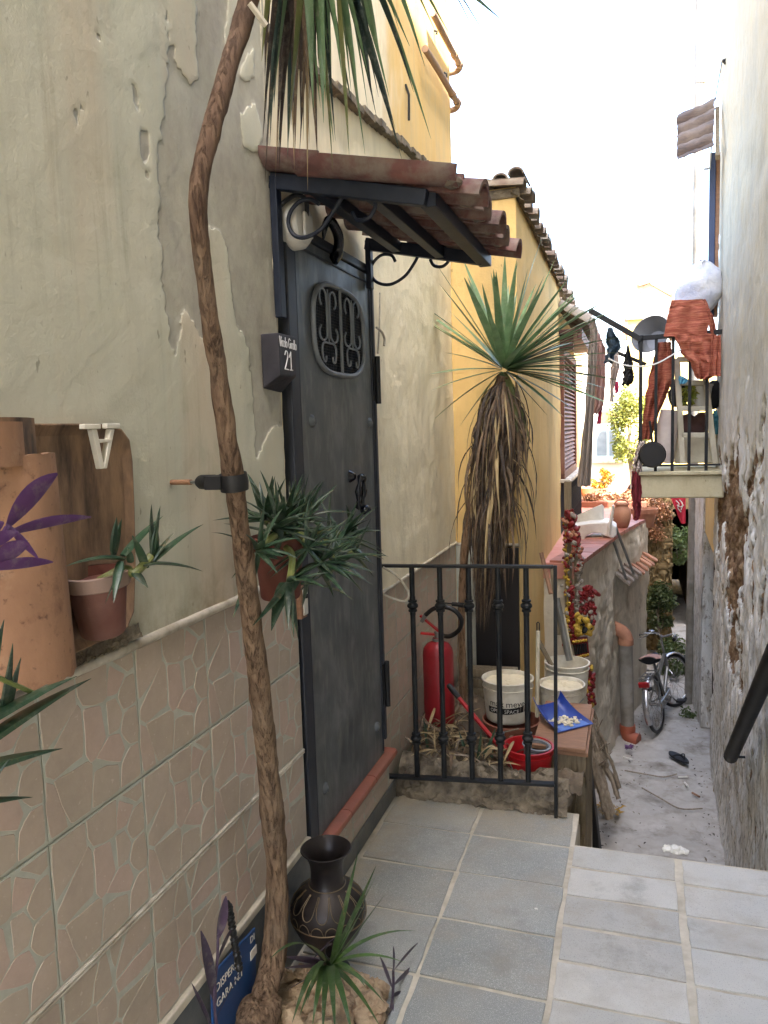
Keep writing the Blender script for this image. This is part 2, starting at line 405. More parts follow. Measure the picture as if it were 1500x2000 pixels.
MT['tile_stone'] = g.done(c_, g.ramp(g.noise(8,4), [(.3,.38),(.7,.62)]), g.bump(g.noise(60, 5), .15, .004))
MT['tile_grout'] = simple('dado_grout', S(184,186,174), S(170,173,161), .6, 26, .15, dirt=S(146,140,124), dirt_amt=.35, ds=11)
MT['grout'] = simple('pale_mortar', S(206,198,180), S(180,172,154), .9, 18, .4, 80, dirt=S(120,110,92))
MT['trim'] = simple('white_trim', S(206,200,186), S(186,178,162), .5, 12, .1, dirt=S(120,108,88), dirt_amt=.7, ds=9)
MT['skirt'] = simple('slate_skirting', S(70,76,80), S(92,96,97), .6, 9, .25, 60, dirt=S(160,152,136), dirt_amt=.35)
MT['slabd'] = m_stone('dark_flagstone', S(134,138,135), S(154,153,145), S(204,204,196), .5)
MT['slabl'] = m_stone('pale_paver', S(174,174,168), S(187,184,175), S(182,178,168), .6)
MT['alley'] = m_plaster2('alley_concrete', S(184,182,176), S(172,168,160), S(192,190,184), S(104,96,82), .8, 2.2, (1,1,1))
MT['earth'] = simple('dry_earth', S(112,98,80), S(82,72,58), .95, 12, .8, 50, bd=.012)
g = G('door_metal')
c_ = g.ramp(g.noise(3.2, 7, .62, g.map((1,1.2,.8), None, (0,0,0)), 1.0), [(.3, S(74,79,83)), (.5, S(92,97,100)), (.72, S(120,123,124))])
c_ = g.mix(g.ramp(g.noise(16, 6, .65, g.map((1,1.4,.35))), [(.50, 0.0), (.78, .5)]), c_, S(156,156,148))
c_ = g.mix(g.ramp(g.noise(60, 3, .5, g.map((1,3,.2))), [(.68, 0.0), (.76, .4)]), c_, S(150,148,140))
MT['door'] = g.done(c_, g.ramp(g.noise(7, 5), [(.3, .35), (.7, .6)]), g.bump(g.noise(9, 3), .06, .01), .25)
MT['door_lt'] = simple('worn_grey_metal', S(128,132,134), S(108,112,116), .5, 20, .08, metal=.2)
MT['door_dk'] = simple('door_frame_metal', S(40,45,56), S(54,57,64), .5, 9, .08, metal=.2)
MT['iron'] = simple('black_iron', S(15,18,22), S(24,27,30), .5, 20, .15, metal=.0, dirt=S(70,68,62), dirt_amt=.25, ds=14, spec=.3)
MT['iron_blue'] = simple('dark_painted_steel', S(14,22,38), S(20,30,46), .45, 20, .1, dirt=S(60,62,66), dirt_amt=.2, ds=10, spec=.35)
MT['mesh_dark'] = simple('dark_mesh', S(18,22,32), S(26,30,40), .7, 50, .2, 300)
MT['terra'] = simple('terracotta', S(150,92,70), S(126,76,60), .8, 9, .3, 60, dirt=S(120,86,66), dirt_amt=.5, var=.12)
MT['terra_or'] = simple('orange_terracotta', S(172,122,96), S(150,102,80), .8, 9, .25, 60, var=.08, dirt=S(214,166,130), dirt_amt=.4)
MT['sill'] = simple('terracotta_sill', S(164,98,78), S(144,84,66), .45, 14, .15, dirt=S(130,100,84), var=.12)
MT['rooft'] = simple('roof_tile', S(116,78,72), S(84,60,60), .9, 11, .6, 45, dirt=S(138,130,120), dirt_amt=.75, ds=12, var=.3)
MT['rooft_old'] = simple('old_roof_tile', S(128,112,98), S(104,90,80), .9, 7, .6, 30, dirt=S(150,146,134), dirt_amt=.7, ds=8, var=.15)
g = G('clay_panel')
c_ = g.ramp(g.noise(5, 7, .65, g.map((1,2.6,.6))), [(.32, S(44,35,29)), (.44, S(104,82,64)), (.56, S(140,112,86)), (.70, S(74,58,47))])
c_ = g.mix(g.ramp(g.noise(9, 5, .6), [(.55, 0.0), (.7, .5)]), c_, S(158,120,84))
MT['clay_dark'] = g.done(c_, .75, g.bump(g.noise(40, 6), .4, .006))
g = G('clay_tile_orange')
c_ = g.ramp(g.noise(4, 6, .6, g.map((1,1.5,.7))), [(.3, S(132,98,74)), (.5, S(156,118,90)), (.75, S(112,84,64))])
c_ = g.mix(g.ramp(g.noise(15, 6, .7), [(.55, 0.0), (.70, .6)]), c_, S(92,60,44))
c_ = g.mix(g.ramp(g.noise(7, 7, .7, g.map((1,1,1), None, (3,3,3))), [(.54, 0.0), (.72, .55)]), c_, S(188,160,132))
c_ = g.mix(g.ramp(g.noise(60, 4, .6), [(.62, 0.0), (.70, .6)]), c_, S(80,56,44))
MT['clay_orange'] = g.done(c_, .8, g.bump(g.noise(50, 6), .3, .005))
MT['pot_dark'] = simple('aged_pot', S(112,64,52), S(90,52,44), .6, 7, .2, 60, dirt=S(140,112,100), dirt_amt=.4, ds=6)
MT['white'] = simple('white_paint', S(222,220,212), S(206,204,196), .4, 12, .05, dirt=S(170,164,150), dirt_amt=.35, ds=8)
MT['letter'] = simple('white_wood', S(214,210,196), S(196,190,176), .5, 16, .1)
MT['bucket'] = simple('white_plastic', S(212,208,194), S(200,194,176), .45, 7, .08, dirt=S(158,146,118), dirt_amt=.55, ds=7)
MT['lime'] = simple('dried_lime', S(216,206,180), S(196,184,152), .95, 12, .6, 40, bd=.01)
MT['red'] = simple('red_enamel', S(146,26,34), S(124,20,30), .42, 6, .05, dirt=S(130,70,66), dirt_amt=.35, ds=5)
MT['red_pl'] = simple('red_plastic', S(172,24,30), S(150,20,26), .35, 6, .04)
MT['crimson'] = simple('crimson_flag', S(196,44,66), S(180,36,58), .8, 6, .1)
MT['blue_pl'] = simple('blue_plastic', S(24,56,140), S(18,44,118), .35, 6, .05, dirt=S(110,120,150), dirt_amt=.25)
MT['blue_lt'] = simple('worn_blue_plastic', S(92,124,190), S(70,104,176), .5, 9, .1)
MT['black'] = simple('black_rubber', S(12,12,14), S(20,20,22), .55, 14, .1)
MT['black_gl'] = simple('black_glossy', S(10,13,20), S(16,18,26), .25, 14, .03)
MT['boardblk'] = simple('dark_board', S(20,15,16), S(30,23,23), .6, 9, .1, stretch=(1,1,.2))
MT['grey_pl'] = simple('grey_plastic', S(122,124,126), S(106,108,110), .4, 8, .05)
MT['pvc'] = simple('grey_pvc', S(150,146,138), S(134,130,122), .5, 5, .1, dirt=S(104,96,80), dirt_amt=.6, ds=5)
MT['steel'] = simple('galvanised', S(150,150,146), S(126,126,122), .4, 12, .1, metal=.7)
MT['chrome'] = simple('bike_chrome', S(196,196,196), S(176,176,178), .25, 12, .03, metal=.8)
MT['bark'] = m_bark('yucca_bark', S(92,74,60), S(120,99,80), S(148,125,101))
MT['bark2'] = m_bark('yucca_bark_far', S(92,72,56), S(126,100,78), S(150,124,98))
MT['wood_grey'] = simple('weathered_wood', S(152,138,112), S(112,100,80), .9, 5, .5, 18, bd=.01, stretch=(14,14,1.2), dirt=S(90,80,64))
MT['wood_br'] = simple('brown_board', S(150,112,84), S(124,92,70), .7, 5, .25, 30, stretch=(3,14,14))
MT['twig'] = simple('grey_twig', S(146,134,116), S(104,94,80), .95, 9, .6, 30, var=.25, stretch=(6,6,1))
MT['darkbeam'] = simple('black_beam', S(16,12,12), S(24,19,18), .7, 9, .3, 30, stretch=(9,9,1))
MT['shutter'] = simple('brown_shutter', S(120,74,58), S(98,60,48), .6, 8, .2, 40, dirt=S(150,120,104), dirt_amt=.4)
MT['shut_dk'] = simple('shutter_dark', S(70,40,36), S(84,50,44), .6, 8, .2)
MT['leaf'] = leafmat('yucca_leaf', S(80,108,74), S(114,142,102), rough=.36, trans=.1)
MT['leaf_ol'] = leafmat('yucca_leaf_olive', S(104,116,70), S(126,128,78))
MT['leaf_tip'] = leafmat('yucca_leaf_dark', S(36,52,50), S(52,66,58))
MT['dead'] = leafmat('dead_leaf', S(84,68,54), S(112,92,72), rough=.85, var=.35, trans=.1)
MT['dead2'] = leafmat('dead_leaf_dark', S(50,44,44), S(78,66,58), rough=.85, var=.35, trans=.1)
MT['straw'] = leafmat('straw_leaf', S(176,158,120), S(150,128,92), rough=.85, var=.3, trans=.15)
MT['aloe'] = leafmat('aloe_leaf', S(30,52,38), S(50,76,52), rough=.35, var=.25, trans=.05)
MT['aloe_st'] = leafmat('aloe_stem', S(104,118,62), S(128,132,74), trans=0)
MT['drac'] = leafmat('dracaena_leaf', S(52,80,42), S(82,108,58), rough=.32, var=.4, trans=.2)
MT['purple'] = leafmat('purple_leaf', S(82,46,98), S(104,64,116), rough=.45, var=.3, trans=.2)
MT['purple_dk'] = leafmat('dusky_purple_leaf', S(54,44,60), S(74,58,78), rough=.5, var=.3, trans=.1)
MT['green_far'] = leafmat('bush_leaf', S(110,124,44), S(160,160,60), var=.4, trans=.35)
MT['orange_far'] = leafmat('golden_bush_leaf', S(176,128,30), S(200,160,44), var=.35, trans=.35)
MT['green_dk'] = leafmat('ivy_leaf', S(58,76,40), S(92,108,54), var=.4, trans=.2)
MT['dryplant'] = leafmat('dry_plant', S(168,130,92), S(150,104,80), var=.4, trans=.2)
MT['cloth_r'] = m_stripes('striped_red_cloth')
MT['maroon'] = simple('maroon_cloth', S(128,40,50), S(106,30,42), .9, 10, .3, 40, stretch=(8,8,1))
MT['c_grey'] = simple('grey_cloth', S(150,140,130), S(132,122,114), .95, 10, .3, 40, stretch=(8,8,1))
MT['c_pink'] = simple('dusty_pink_cloth', S(184,148,138), S(164,128,120), .95, 10, .3, 40, stretch=(8,8,1))
MT['c_hot'] = simple('hot_pink_cloth', S(212,70,110), S(190,50,92), .9, 10, .2)
MT['c_blue'] = simple('slate_blue_cloth', S(72,92,108), S(52,70,86), .95, 16, .4, 30)
MT['c_pale'] = simple('pale_cloth', S(206,194,184), S(186,172,164), .95, 10, .3, 40)
MT['c_black'] = simple('black_cloth', S(16,16,20), S(28,28,32), .9, 30, .4, 60)
MT['bag'] = simple('white_sack', S(214,212,208), S(188,190,196), .6, 10, .6, 14, bd=.03, dirt=S(150,160,190), dirt_amt=.4, ds=3)
MT['farwhite'] = m_plaster2('far_white_plaster', S(224,218,204), S(216,210,196), S(228,220,204), S(196,182,156), .4, .4)
MT['faryellow'] = m_plaster2('far_yellow_plaster', S(224,196,124), S(214,184,112), S(226,202,140), S(190,160,104), .4, .5)
MT['stonewall'] = m_plaster2('old_stone_wall', S(160,140,100), S(140,122,88), S(120,104,76), S(80,70,48), .8, 3, (1,1,1))
MT['pink_tile'] = simple('pink_terrace_tile', S(196,134,116), S(180,116,98), .6, 6, .15, dirt=S(200,180,170), dirt_amt=.4)
MT['glassd'] = simple('window_glass', S(120,132,140), S(96,108,118), .15, 3, 0)
MT['tealw'] = simple('pale_teal_paint', S(168,186,188), S(150,170,172), .6, 8, .1)
MT['void'] = simple('painted_dark', S(22,20,20), S(30,27,26), .9, 6, .2)  # near-black colour puts the dark of unlit openings into the surface
MT['sign_blue'] = simple('blue_sign', S(28,74,128), S(22,60,108), .4, 8, .05)
MT['chili'] = simple('dried_chili', S(128,22,24), S(96,16,20), .4, 30, .2)
MT['corn'] = simple('yellow_beads', S(196,166,62), S(168,138,50), .45, 30, .2)
MT['beadw'] = simple('grey_garland', S(160,154,144), S(120,114,106), .8, 30, .4)
MT['teal_cl'] = simple('teal_cloth', S(72,130,138), S(56,108,118), .9, 8, .2)
MT['cream_metal'] = simple('cream_painted_metal', S(206,200,178), S(190,182,160), .45, 8, .08, dirt=S(150,136,110), dirt_amt=.4)
MT['slab_cream'] = m_plaster2('balcony_slab_paint', S(206,198,166), S(196,188,156), S(186,176,144), S(120,110,86), .6, 2.5)
MT['rack'] = simple('corrugated_sheet', S(98,80,68), S(66,56,52), .8, 6, .5, 30, stretch=(3,14,14), dirt=S(146,130,116), dirt_amt=.5)
MT['blueshut'] = simple('navy_shutter', S(46,60,92), S(56,70,100), .5, 8, .1)
MT['hose'] = simple('black_hose', S(14,14,15), S(10,10,11), .4, 8, .05)
MT['slate'] = simple('painted_slate_block', S(50,47,54), S(34,33,40), .6, 9, .4, 30, bd=.008)
MT['chalk'] = simple('white_chalk_paint', S(222,222,224), S(206,206,210), .8, 20, .1)
MT['print'] = simple('black_print', S(12,12,13), S(15,15,16), .6, 20, 0)
MT['bronze'] = simple('dark_bronze', S(24,21,23), S(40,35,35), .38, 7, .12, 40, metal=.35, dirt=S(70,62,56), dirt_amt=.35, ds=8)
MT['bronze_lt'] = simple('bronze_relief', S(126,112,88), S(108,94,74), .4, 9, .1, metal=.6)
# ------------------------------------------------------------------ ground, paving, stairs, alley
def fbm(x, y, z=0, o=4): return mnoise.fractal(Vector((x, y, z)), .6, 2.0, o)
AZ = -1.4
b = MB(); b.grid(lambda u, v: Vector((-300+600*u, -200+700*v, AZ-.12)), 6, 6); struct('ground', b, MT['earth'])
def alley_fn(u, v):
    x, y = .2+1.7*u, 4.6+9.5*v
    return Vector((x, y, AZ+.018*fbm(x*2.2, y*2.2)+.006*fbm(x*9, y*9)))
b = MB(); b.grid(alley_fn, 60, 240); struct('alley_floor', b, MT['alley'])
b = MB(); b.box((-.02,-4,-.5), (1.95,2.89,-.005)); b.box((-.02,2.8905,-.5), (.79,3.14,-.005))
terrace = struct('terrace_paving', b, MT['grout'], smooth=False)
def slab(x0, x1, y0, y1, mat, g=.006):
    bb = MB(); t = U(-.0015, .0015)
    j = [U(-.004, .004) for _ in range(8)]
    poly = [(x0+g+j[0], y0+g+j[1]), (x1-g+j[2], y0+g+j[3]), (x1-g+j[4], y1-g+j[5]), (x0+g+j[6], y1-g+j[7])]
    # slightly worn outline: extra points along each edge
    out = []
    for i in range(4):
        a, c = Vector(poly[i]), Vector(poly[(i+1)%4])
        for k in range(4):
            p = a+(c-a)*(k/4); out.append((p.x+(U(-.0025,.0025) if k else 0), p.y+(U(-.0025,.0025) if k else 0), -.02))
    bb.prism(out, (0,0,.02+t)); part('slab', bb, mat, terrace, smooth=False, bevel=.0025)
ys = [3.14, 2.865, 2.595, 2.318, 2.036, 1.76, 1.48, 1.2, .92]
for a, c in zip(ys[1:], ys[:-1]):
    slab(0.012, .392, a, c, MT['slabd'], .007); slab(.392, .777, a, c, MT['slabd'], .007)
yr = [2.885, 2.732, 2.556, 2.388, 2.215, 2.05, 1.88, 1.71, 1.54, 1.37]
yr2 = [2.885, 2.722, 2.535, 2.380, 2.212, 2.04, 1.87, 1.70, 1.53, 1.36]
for a, c in zip(yr[1:], yr[:-1]): slab(.783, 1.155, a, c, MT['slabl'])
for a, c in zip(yr2[1:], yr2[:-1]): slab(1.168, 1.56, a, c, MT['slabl'])
b = MB()
for i in range(1, 7): b.box((.80, 2.89+.30*(i-1)+.001*i, AZ-.1), (1.62, 2.89+.30*i+.001*i, -.2*i))
struct('stairs', b, MT['slabl'], smooth=False, bevel=.004)
# planted bed behind the railing
def bed_fn(u, v):
    x, y = .0+.80*u, 3.16+1.4*v
    dp = min(1,max(0,(y-3.3)/.3))*min(1,max(0,(x-.16)/.12))
    return Vector((x, y, .07-.20*dp+.03*fbm(x*4, y*4)+.02*fbm(x*13, y*13)+.03*(1-v)))
b = MB(); b.grid(bed_fn, 60, 90); struct('planting_bed', b, MT['earth'])
b = MB(); b.box((.0,3.2,AZ), (.775,4.5,-.20)); struct('bed_foundation', b, MT['concrete'], smooth=False)
# rubble edge stones in front of the bed
rub = thing('rubble_edging', 'rough crumbling stone and mortar edging under the black railing', 'stone edging', (.38,3.15,0))
k = 0; x = .015
while x < .70:
    w = U(.06,.13); h = U(.10,.17)*(1-.25*x); bb = MB(); bb.ball((x+w/2, 3.17+U(-.005,.02), h*.42), .5, 10, (w*1.15, .11, h*1.25))
    sd = rnd()*50
    bb.v = [p + Vector((.016*fbm(p.x*14+sd, p.y*14, p.z*14), .022*fbm(p.x*14, p.y*14+sd, p.z*14), .020*fbm(p.x*14, p.y*14, p.z*14+sd))) for p in bb.v]
    part('stone', bb, MT['rubble'], rub, smooth=True); x += w*.8
for i in range(22):
    c = Vector((U(.03,.7), U(3.10,3.24), U(.02,.15))); bb = MB(); r = U(.012,.03); bb.ball(c, r, 5, (U(.7,1.3),U(.7,1.2),U(.6,1)))
    bb.v = [p + Vector((U(-1,1),U(-1,1),U(-1,1)))*.15*r for p in bb.v]; part('stone', bb, MT['rubble'], rub, smooth=False)
bb = MB(); bb.grid(lambda u, v: Vector((.005+.74*u, 3.085+.12*v**1.5+.02*fbm(u*8,v*3), .0+.16*v*(1-.3*u)+.016*fbm(u*16,v*6,2))), 90, 24)
part('mortar', bb, MT['rubble'], rub)
# ------------------------------------------------------------------ left house
house = thing('house', 'cream plastered house along the left with tiled dado and grey metal door', 'house', (0,2,0))
def inpoly(X, Y, poly):
    c = np.zeros(X.shape, bool); n = len(poly)
    for i in range(n):
        x1, y1 = poly[i]; x2, y2 = poly[(i+1)%n]
        t = ((y1 > Y) != (y2 > Y)) & (X < (x2-x1)*(Y-y1)/((y2-y1) or 1e-9)+x1); c ^= t
    return c
def pxpoly(pts): return [(lambda p: (p.y, p.z))(P(a, c, x=0)) for a, c in pts]
grey = [(327,-120),(328,133),(317,260),(307,317),(315,400),(317,500),(322,600),(330,640),(338,700),(352,640),(362,600),(395,660),(452,620),(462,640),(483,663),(492,722),(498,806),(502,900),(516,868),(530,838),(575,826),(574,480),(600,480),(600,-120)]
isl = [[(330,-120),(383,-120),(385,67),(392,150),(377,170),(340,113),(345,93),(330,85)], [(404,445),(430,450),(447,490),(452,560),(464,640),(430,660),(398,640)],
       [(455,-120),(470,0),(452,60),(448,90),(440,90)], [(497,150),(480,160),(468,150),(474,130),(497,90)], [(470,225),(500,200),(515,270),(500,300),(478,290)]]
chips = [[(259,158),(266,170),(273,190),(274,220),(266,205)], [(274,252),(292,258),(293,300),(286,325),(278,300)], [(287,330),(291,335),(290,352),(285,350)], [(142,217),(154,216),(155,240),(151,245)],
         [(158,200),(166,210),(168,222),(160,213)], [(318,350),(322,360),(322,390),(317,380)], [(190,64),(194,64),(197,78),(192,76)], [(345,560),(362,580),(360,610),(350,600)], [(330,585),(345,610),(342,640),(332,625)],
         [(375,545),(392,560),(390,590),(378,580)], [(296,405),(299,404),(298,415),(294,413)]]
y0, y1, z0, z1 = .55, 2.11, 1.185, 3.5; st = .0065
ny, nz = int((y1-y0)/st), int((z1-z0)/st)
yy = np.linspace(y0, y1, ny+1); zz = np.linspace(z0, z1, nz+1); Yg, Zg = np.meshgrid(yy, zz)
wy = np.array([[.012*mnoise.noise(Vector((a*22, c*22, 0)))+.010*mnoise.noise(Vector((a*60, c*60, 4)))+.006*mnoise.noise(Vector((a*140, c*140, 4))) for a in yy] for c in zz])
wz = np.array([[.012*mnoise.noise(Vector((a*22, c*22, 9)))+.010*mnoise.noise(Vector((a*60, c*60, 14)))+.006*mnoise.noise(Vector((a*140, c*140, 14))) for a in yy] for c in zz])
peel = inpoly(Yg+wy, Zg+wz, pxpoly(grey))
for q in isl: peel &= ~inpoly(Yg+wy*.6, Zg+wz*.6, pxpoly(q))
for q in chips: peel |= inpoly(Yg+wy*.35, Zg+wz*.35, pxpoly(q))
peel = peel.astype(float)
for _ in range(1):
    q = peel.copy(); q[1:-1,1:-1] = (peel[1:-1,1:-1]*2+peel[:-2,1:-1]+peel[2:,1:-1]+peel[1:-1,:-2]+peel[1:-1,2:])/6; peel = q
dx = -.003*peel + .003*np.array([[fbm(a*3, c*3, 5, 3) for a in yy] for c in zz])
b = MB(); b.v = [Vector((dx[j,i], yy[i], zz[j])) for j in range(nz+1) for i in range(ny+1)]
w = ny+1; b.f = [(j*w+i, j*w+i+1, (j+1)*w+i+1, (j+1)*w+i) for j in range(nz) for i in range(ny)]; b.mi = [0]*len(b.f)
part('plaster_wall', b, MT['plaster'], house, attr={'peel': peel.ravel()}, ang=80)
b = MB(); b.box((-.9,-3,-.3), (-.012,2.105,4.5)); b.box((-.0119,-3,1.185), (-.001,.552,4.5)); b.box((-.0119,.551,3.499), (-.001,2.105,4.5))
part('wall_core', b, MT['plaster'], house, smooth=False)
b = MB()
def edge_fn(u, v):
    z = 1.94+2.55*v; wob = .012*fbm(z*6, 1)+.02*fbm(z*1.7, 4) if z < 3.4 else 0
    return Vector((-.045+.046*u-.003, 2.098+.0+wob*(u), z))
b.grid(edge_fn, 3, 260); part('wall_edge', b, MT['plaster_far'], house)
b = MB(); b.box((-.0005,-3,3.35),(1.58,-.2,3.6)); part('added_shade_roof', b, MT['plaster_far'], house, smooth=False)  # unseen slab added overhead to darken the near wall and dado
# wall over and beyond the door, set back a little; ledge; yellow storey above
b = MB()
def far_fn(u, v):
    y, z = 2.09+2.47*u, .91+2.0*v
    return Vector((-.03+.006*fbm(y*2.5, z*2.5, 8)+.002*fbm(y*9, z*9), y, z))
b.grid(far_fn, 120, 100); far = part('plaster_wall', b, MT['plaster_far'], house)
b = MB(); b.box((-.9,2.1,-1.4), (-.045,4.55,2.9)); part('wall_core', b, MT['plaster_far'], house, smooth=False)
def led(y): return 2.80 + (y-2.46)*.102
b = MB(); b.prism([(-.9,2.106,led(2.1)), (-.012,2.106,led(2.1)), (-.012,4.56,led(4.56)), (-.9,4.56,led(4.56))], (0,0,1.7))
part('upper_wall', b, MT['two_tone'], house, smooth=False)
b = MB()
for i in range(40):
    y = 2.11+2.44*i/40; b.box((-.03, y, led(y)-.012+U(-.004,.004)), (.006+U(-.006,.008), y+.0625, led(y)+.01+U(-.003,.008)))
part('ledge', b, MT['rubble'], house, smooth=False)
b = MB(); pts = [P(830,95,x=.03), P(858,140,x=.03), P(884,185,x=.03)]
for pa in (pts, [P(845,25,x=.03), P(868,70,x=.03), P(888,108,x=.03)]):
    e = pa[-1]; d = (pa[-1]-pa[0]).normalized()
    path = spl(pa+[e+d*.09, e+d*.125+Vector((.0,.02,-.0)), e+d*.11+Vector((-.03,.05,-.02)), e+d*.09+Vector((-.14,.05,-.03))], 5)
    o_ = MB(); o_.tube(path, .017, 10); o_.tube([e-d*.02, e+d*.02], .021, 10); o_.tube([e+d*.10, e+d*.14], .022, 10)
    part('drain_pipe', o_, simple('tan_pipe', S(168,138,112), S(146,118,96), .8, 9, .3, dirt=S(120,100,84)) if 'tan_pipe' not in bpy.data.materials else bpy.data.materials['tan_pipe'], house)
for px, py, l in ((848,60,.02),(792,165,.16),(867,142,.03)):
    o_ = MB(); a = P(px,py,x=-.01); o_.tube([a, a+Vector((.015,0,-l*.3)), a+Vector((.012,.0,-l))], .006, 6)
    part('hook', o_, MT['iron'], house)
# dado: ceramic tiles with a crazy paving relief
def clip(poly, a, bq, c):
    out = []
    for i in range(len(poly)):
        p, q = poly[i], poly[(i+1)%len(poly)]; dp, dq = a*p[0]+bq*p[1]-c, a*q[0]+bq*q[1]-c
        if dp <= 0: out.append(p)
        if dp*dq < 0: t = dp/(dp-dq); out.append((p[0]+(q[0]-p[0])*t, p[1]+(q[1]-p[1])*t))
    return out
def inset(poly, d):
    n = len(poly); A = sum(poly[i][0]*poly[(i+1)%n][1]-poly[(i+1)%n][0]*poly[i][1] for i in range(n))
    if A < 0: poly = poly[::-1]
    out = list(poly)
    for i in range(n):
        p, q = poly[i], poly[(i+1)%n]; ex, ey = q[0]-p[0], q[1]-p[1]; L = math.hypot(ex, ey)
        if L < 1e-6: continue
        nx, ny_ = ey/L, -ex/L
        out = clip(out, nx, ny_, nx*p[0]+ny_*p[1]-d)
        if len(out) < 3: return []
    return out
def make_tile(W, H, seed, n=14):
    rs = random.Random(seed); b = MB(); tint = []
    b.box((0,.0009,.0009), (.0042,W-.0009,H-.0009), 1); tint += [0]*8
    seeds = []; tries = 0
    while len(seeds) < n and tries < 4000:
        tries += 1
        c = (rs.uniform(.005,W-.005), rs.uniform(.005,H-.005)); wt = rs.choice([.45,.7,1.0,1.25])
        if all((c[0]-s_[0])**2*1.15+(c[1]-s_[1])**2*.87 > (.058*wt)**2 for s_ in seeds): seeds.append(c)
    for c in seeds:
        poly = [(.0028,.0028),(W-.0028,.0028),(W-.0028,H-.0028),(.0028,H-.0028)]
        for s_ in seeds:
            if s_ is c: continue
            a, q = (s_[0]-c[0])*1.15, (s_[1]-c[1])*.87
            ang = rs.uniform(-.16,.16)          # joints are cut askew, so gaps open into wedges
            mx, my = (c[0]+s_[0])/2, (c[1]+s_[1])/2; ca, sa = math.cos(ang), math.sin(ang); a2_, q2_ = a*ca-q*sa, a*sa+q*ca
            poly = clip(poly, a2_, q2_, a2_*mx+q2_*my-abs(rs.gauss(0,.00010)))
            if len(poly) < 3: break
        poly = inset(poly, rs.uniform(.0012,.0030)) if len(poly) > 2 else []
        if len(poly) < 3: continue
        q = []
        for i in range(len(poly)):
            p0, p1, p2 = Vector(poly[i-1]), Vector(poly[i]), Vector(poly[(i+1)%len(poly)])
            f1, f2 = rs.uniform(.02,.10), rs.uniform(.02,.10)
            q += [p1.lerp(p0, f1), p1.lerp(p2, f2)]
            if (p2-p1).length > .03:
                e = p2-p1; q.append(p1.lerp(p2, rs.uniform(.4,.6))+Vector((e.y,-e.x))*rs.uniform(-.02,.06))
        t = rs.random(); h = rs.uniform(.0048,.0053); cx = sum(p.x for p in q)/len(q); cy = sum(p.y for p in q)/len(q); nq = len(q)
        vs2 = [(.0041,p.x,p.y) for p in q] + [(h, cx+(p.x-cx)*.975, cy+(p.y-cy)*.975) for p in q]
        b.add(vs2, [(i,(i+1)%nq,(i+1)%nq+nq,i+nq) for i in range(nq)]+[tuple(range(nq,2*nq))], 0); tint += [t]*(2*nq)
    return b, tint
TH = .284
designs = []
for sd in (3, 11):
    tb, tint = make_tile(.2785, TH, sd); designs.append(mesh('wall_tile', tb, [MT['tile_stone'], MT['tile_grout']], (0,0,0), False, {'tint': tint}))
shortd = []
tb, tint = make_tile(.2785, .032, 5, 5); shortd = mesh('wall_tile', tb, [MT['tile_stone'], MT['tile_grout']], (0,0,0), False, {'tint': tint})
cols = [.497+.2795*i for i in range(6)]      # joints seen at y = 1.055, 1.334, 1.614 ...
for i, y in enumerate(cols):
    for j, z in enumerate((.892, .612, .316)):
        hh = (TH-.004 if j == 0 else .276 if j == 1 else .28)/TH
        o = inst('wall_tile', designs[(0 if j < 2 else 1)], house, (-.004, y, z), None, (1, 1 if i < 5 else (2.155-y)/.2785, hh))
b = MB(); b.box((-.012,-3,.28), (-.004,2.16,1.19)); part('tile_bed', b, MT['tile_grout'], house, smooth=False)
b = MB(); b.tube([(.0,-1,1.179), (.0,2.158,1.179)], .011, 10); part('dado_trim', b, MT['trim'], house)
b = MB(); b.box((-.004,-1,.5965), (.0035,2.155,.6105)); b.tube([(.003,-1,.607),(.003,2.155,.607)], .0032, 8); b.tube([(.003,-1,.599),(.003,2.155,.599)], .0028, 8)
part('border_strip', b, MT['trim'], house)
b = MB(); b.box((-.012,-1,.29), (.014,2.16,.314)); part('skirting_trim', b, MT['grout'], house, smooth=False, bevel=.004)
b = MB(); b.box((-.012,-1,-.01), (.010,2.16,.2895)); part('skirting', b, MT['skirt'], house, smooth=False, bevel=.003)
# dado right of the door
for i, y in enumerate((3.012+.28*k for k in range(6))):
    for z, h in ((.632,.276),(.352,.276),(.072,.276)):
        W_ = min(.2785, 4.535-y)
        if W_ > .05: inst('wall_tile', designs[1], house, (-.036, y, z), None, (1, W_/.2785, h/TH))
b = MB(); b.box((-.045,2.99,-.3), (-.036,4.55,.912)); part('tile_bed', b, MT['tile_grout'], house, smooth=False)
b = MB(); b.tube([(-.03,3.0,.914), (-.03,4.55,.914)], .010, 10); part('dado_trim', b, MT['trim'], house)
b = MB(); b.box((-.045,2.16,.0), (.004,3.10,.075)); part('skirting', b, MT['skirt'], house, smooth=False, bevel=.003)
b = MB(); b.box((-.045,2.16,.0755), (-.003,3.10,.088)); part('skirting_trim', b, MT['grout'], house, smooth=False)
# ---- door
dr = MB(); DY0, DY1, DZ0, DZ1 = 2.245, 2.985, .245, 2.228
dr.box((-.05,DY0,DZ0), (-.006,DY1,DZ1)); door = part('door', dr, MT['door'], house, smooth=False, bevel=.004)
b = MB(); b.box((-.05,2.175,.24), (.006,2.238,2.258)); b.box((-.05,2.239,2.231), (.001,2.988,2.262)); b.box((-.05,2.989,.3), (.001,3.012,2.262))
part('door_frame', b, MT['door_dk'], door, smooth=False, bevel=.004)
b = MB(); b.box((-.0059,DY0+.045,2.190), (.0,DY1-.024,2.197)); b.box((-.0059,DY1-.022,.26), (.0,DY1-.015,2.195)); b.box((-.0059,DY0+.004,.26), (.0,DY0+.012,2.222))
part('door_moulding', b, MT['door_dk'], door, smooth=False, bevel=.002)
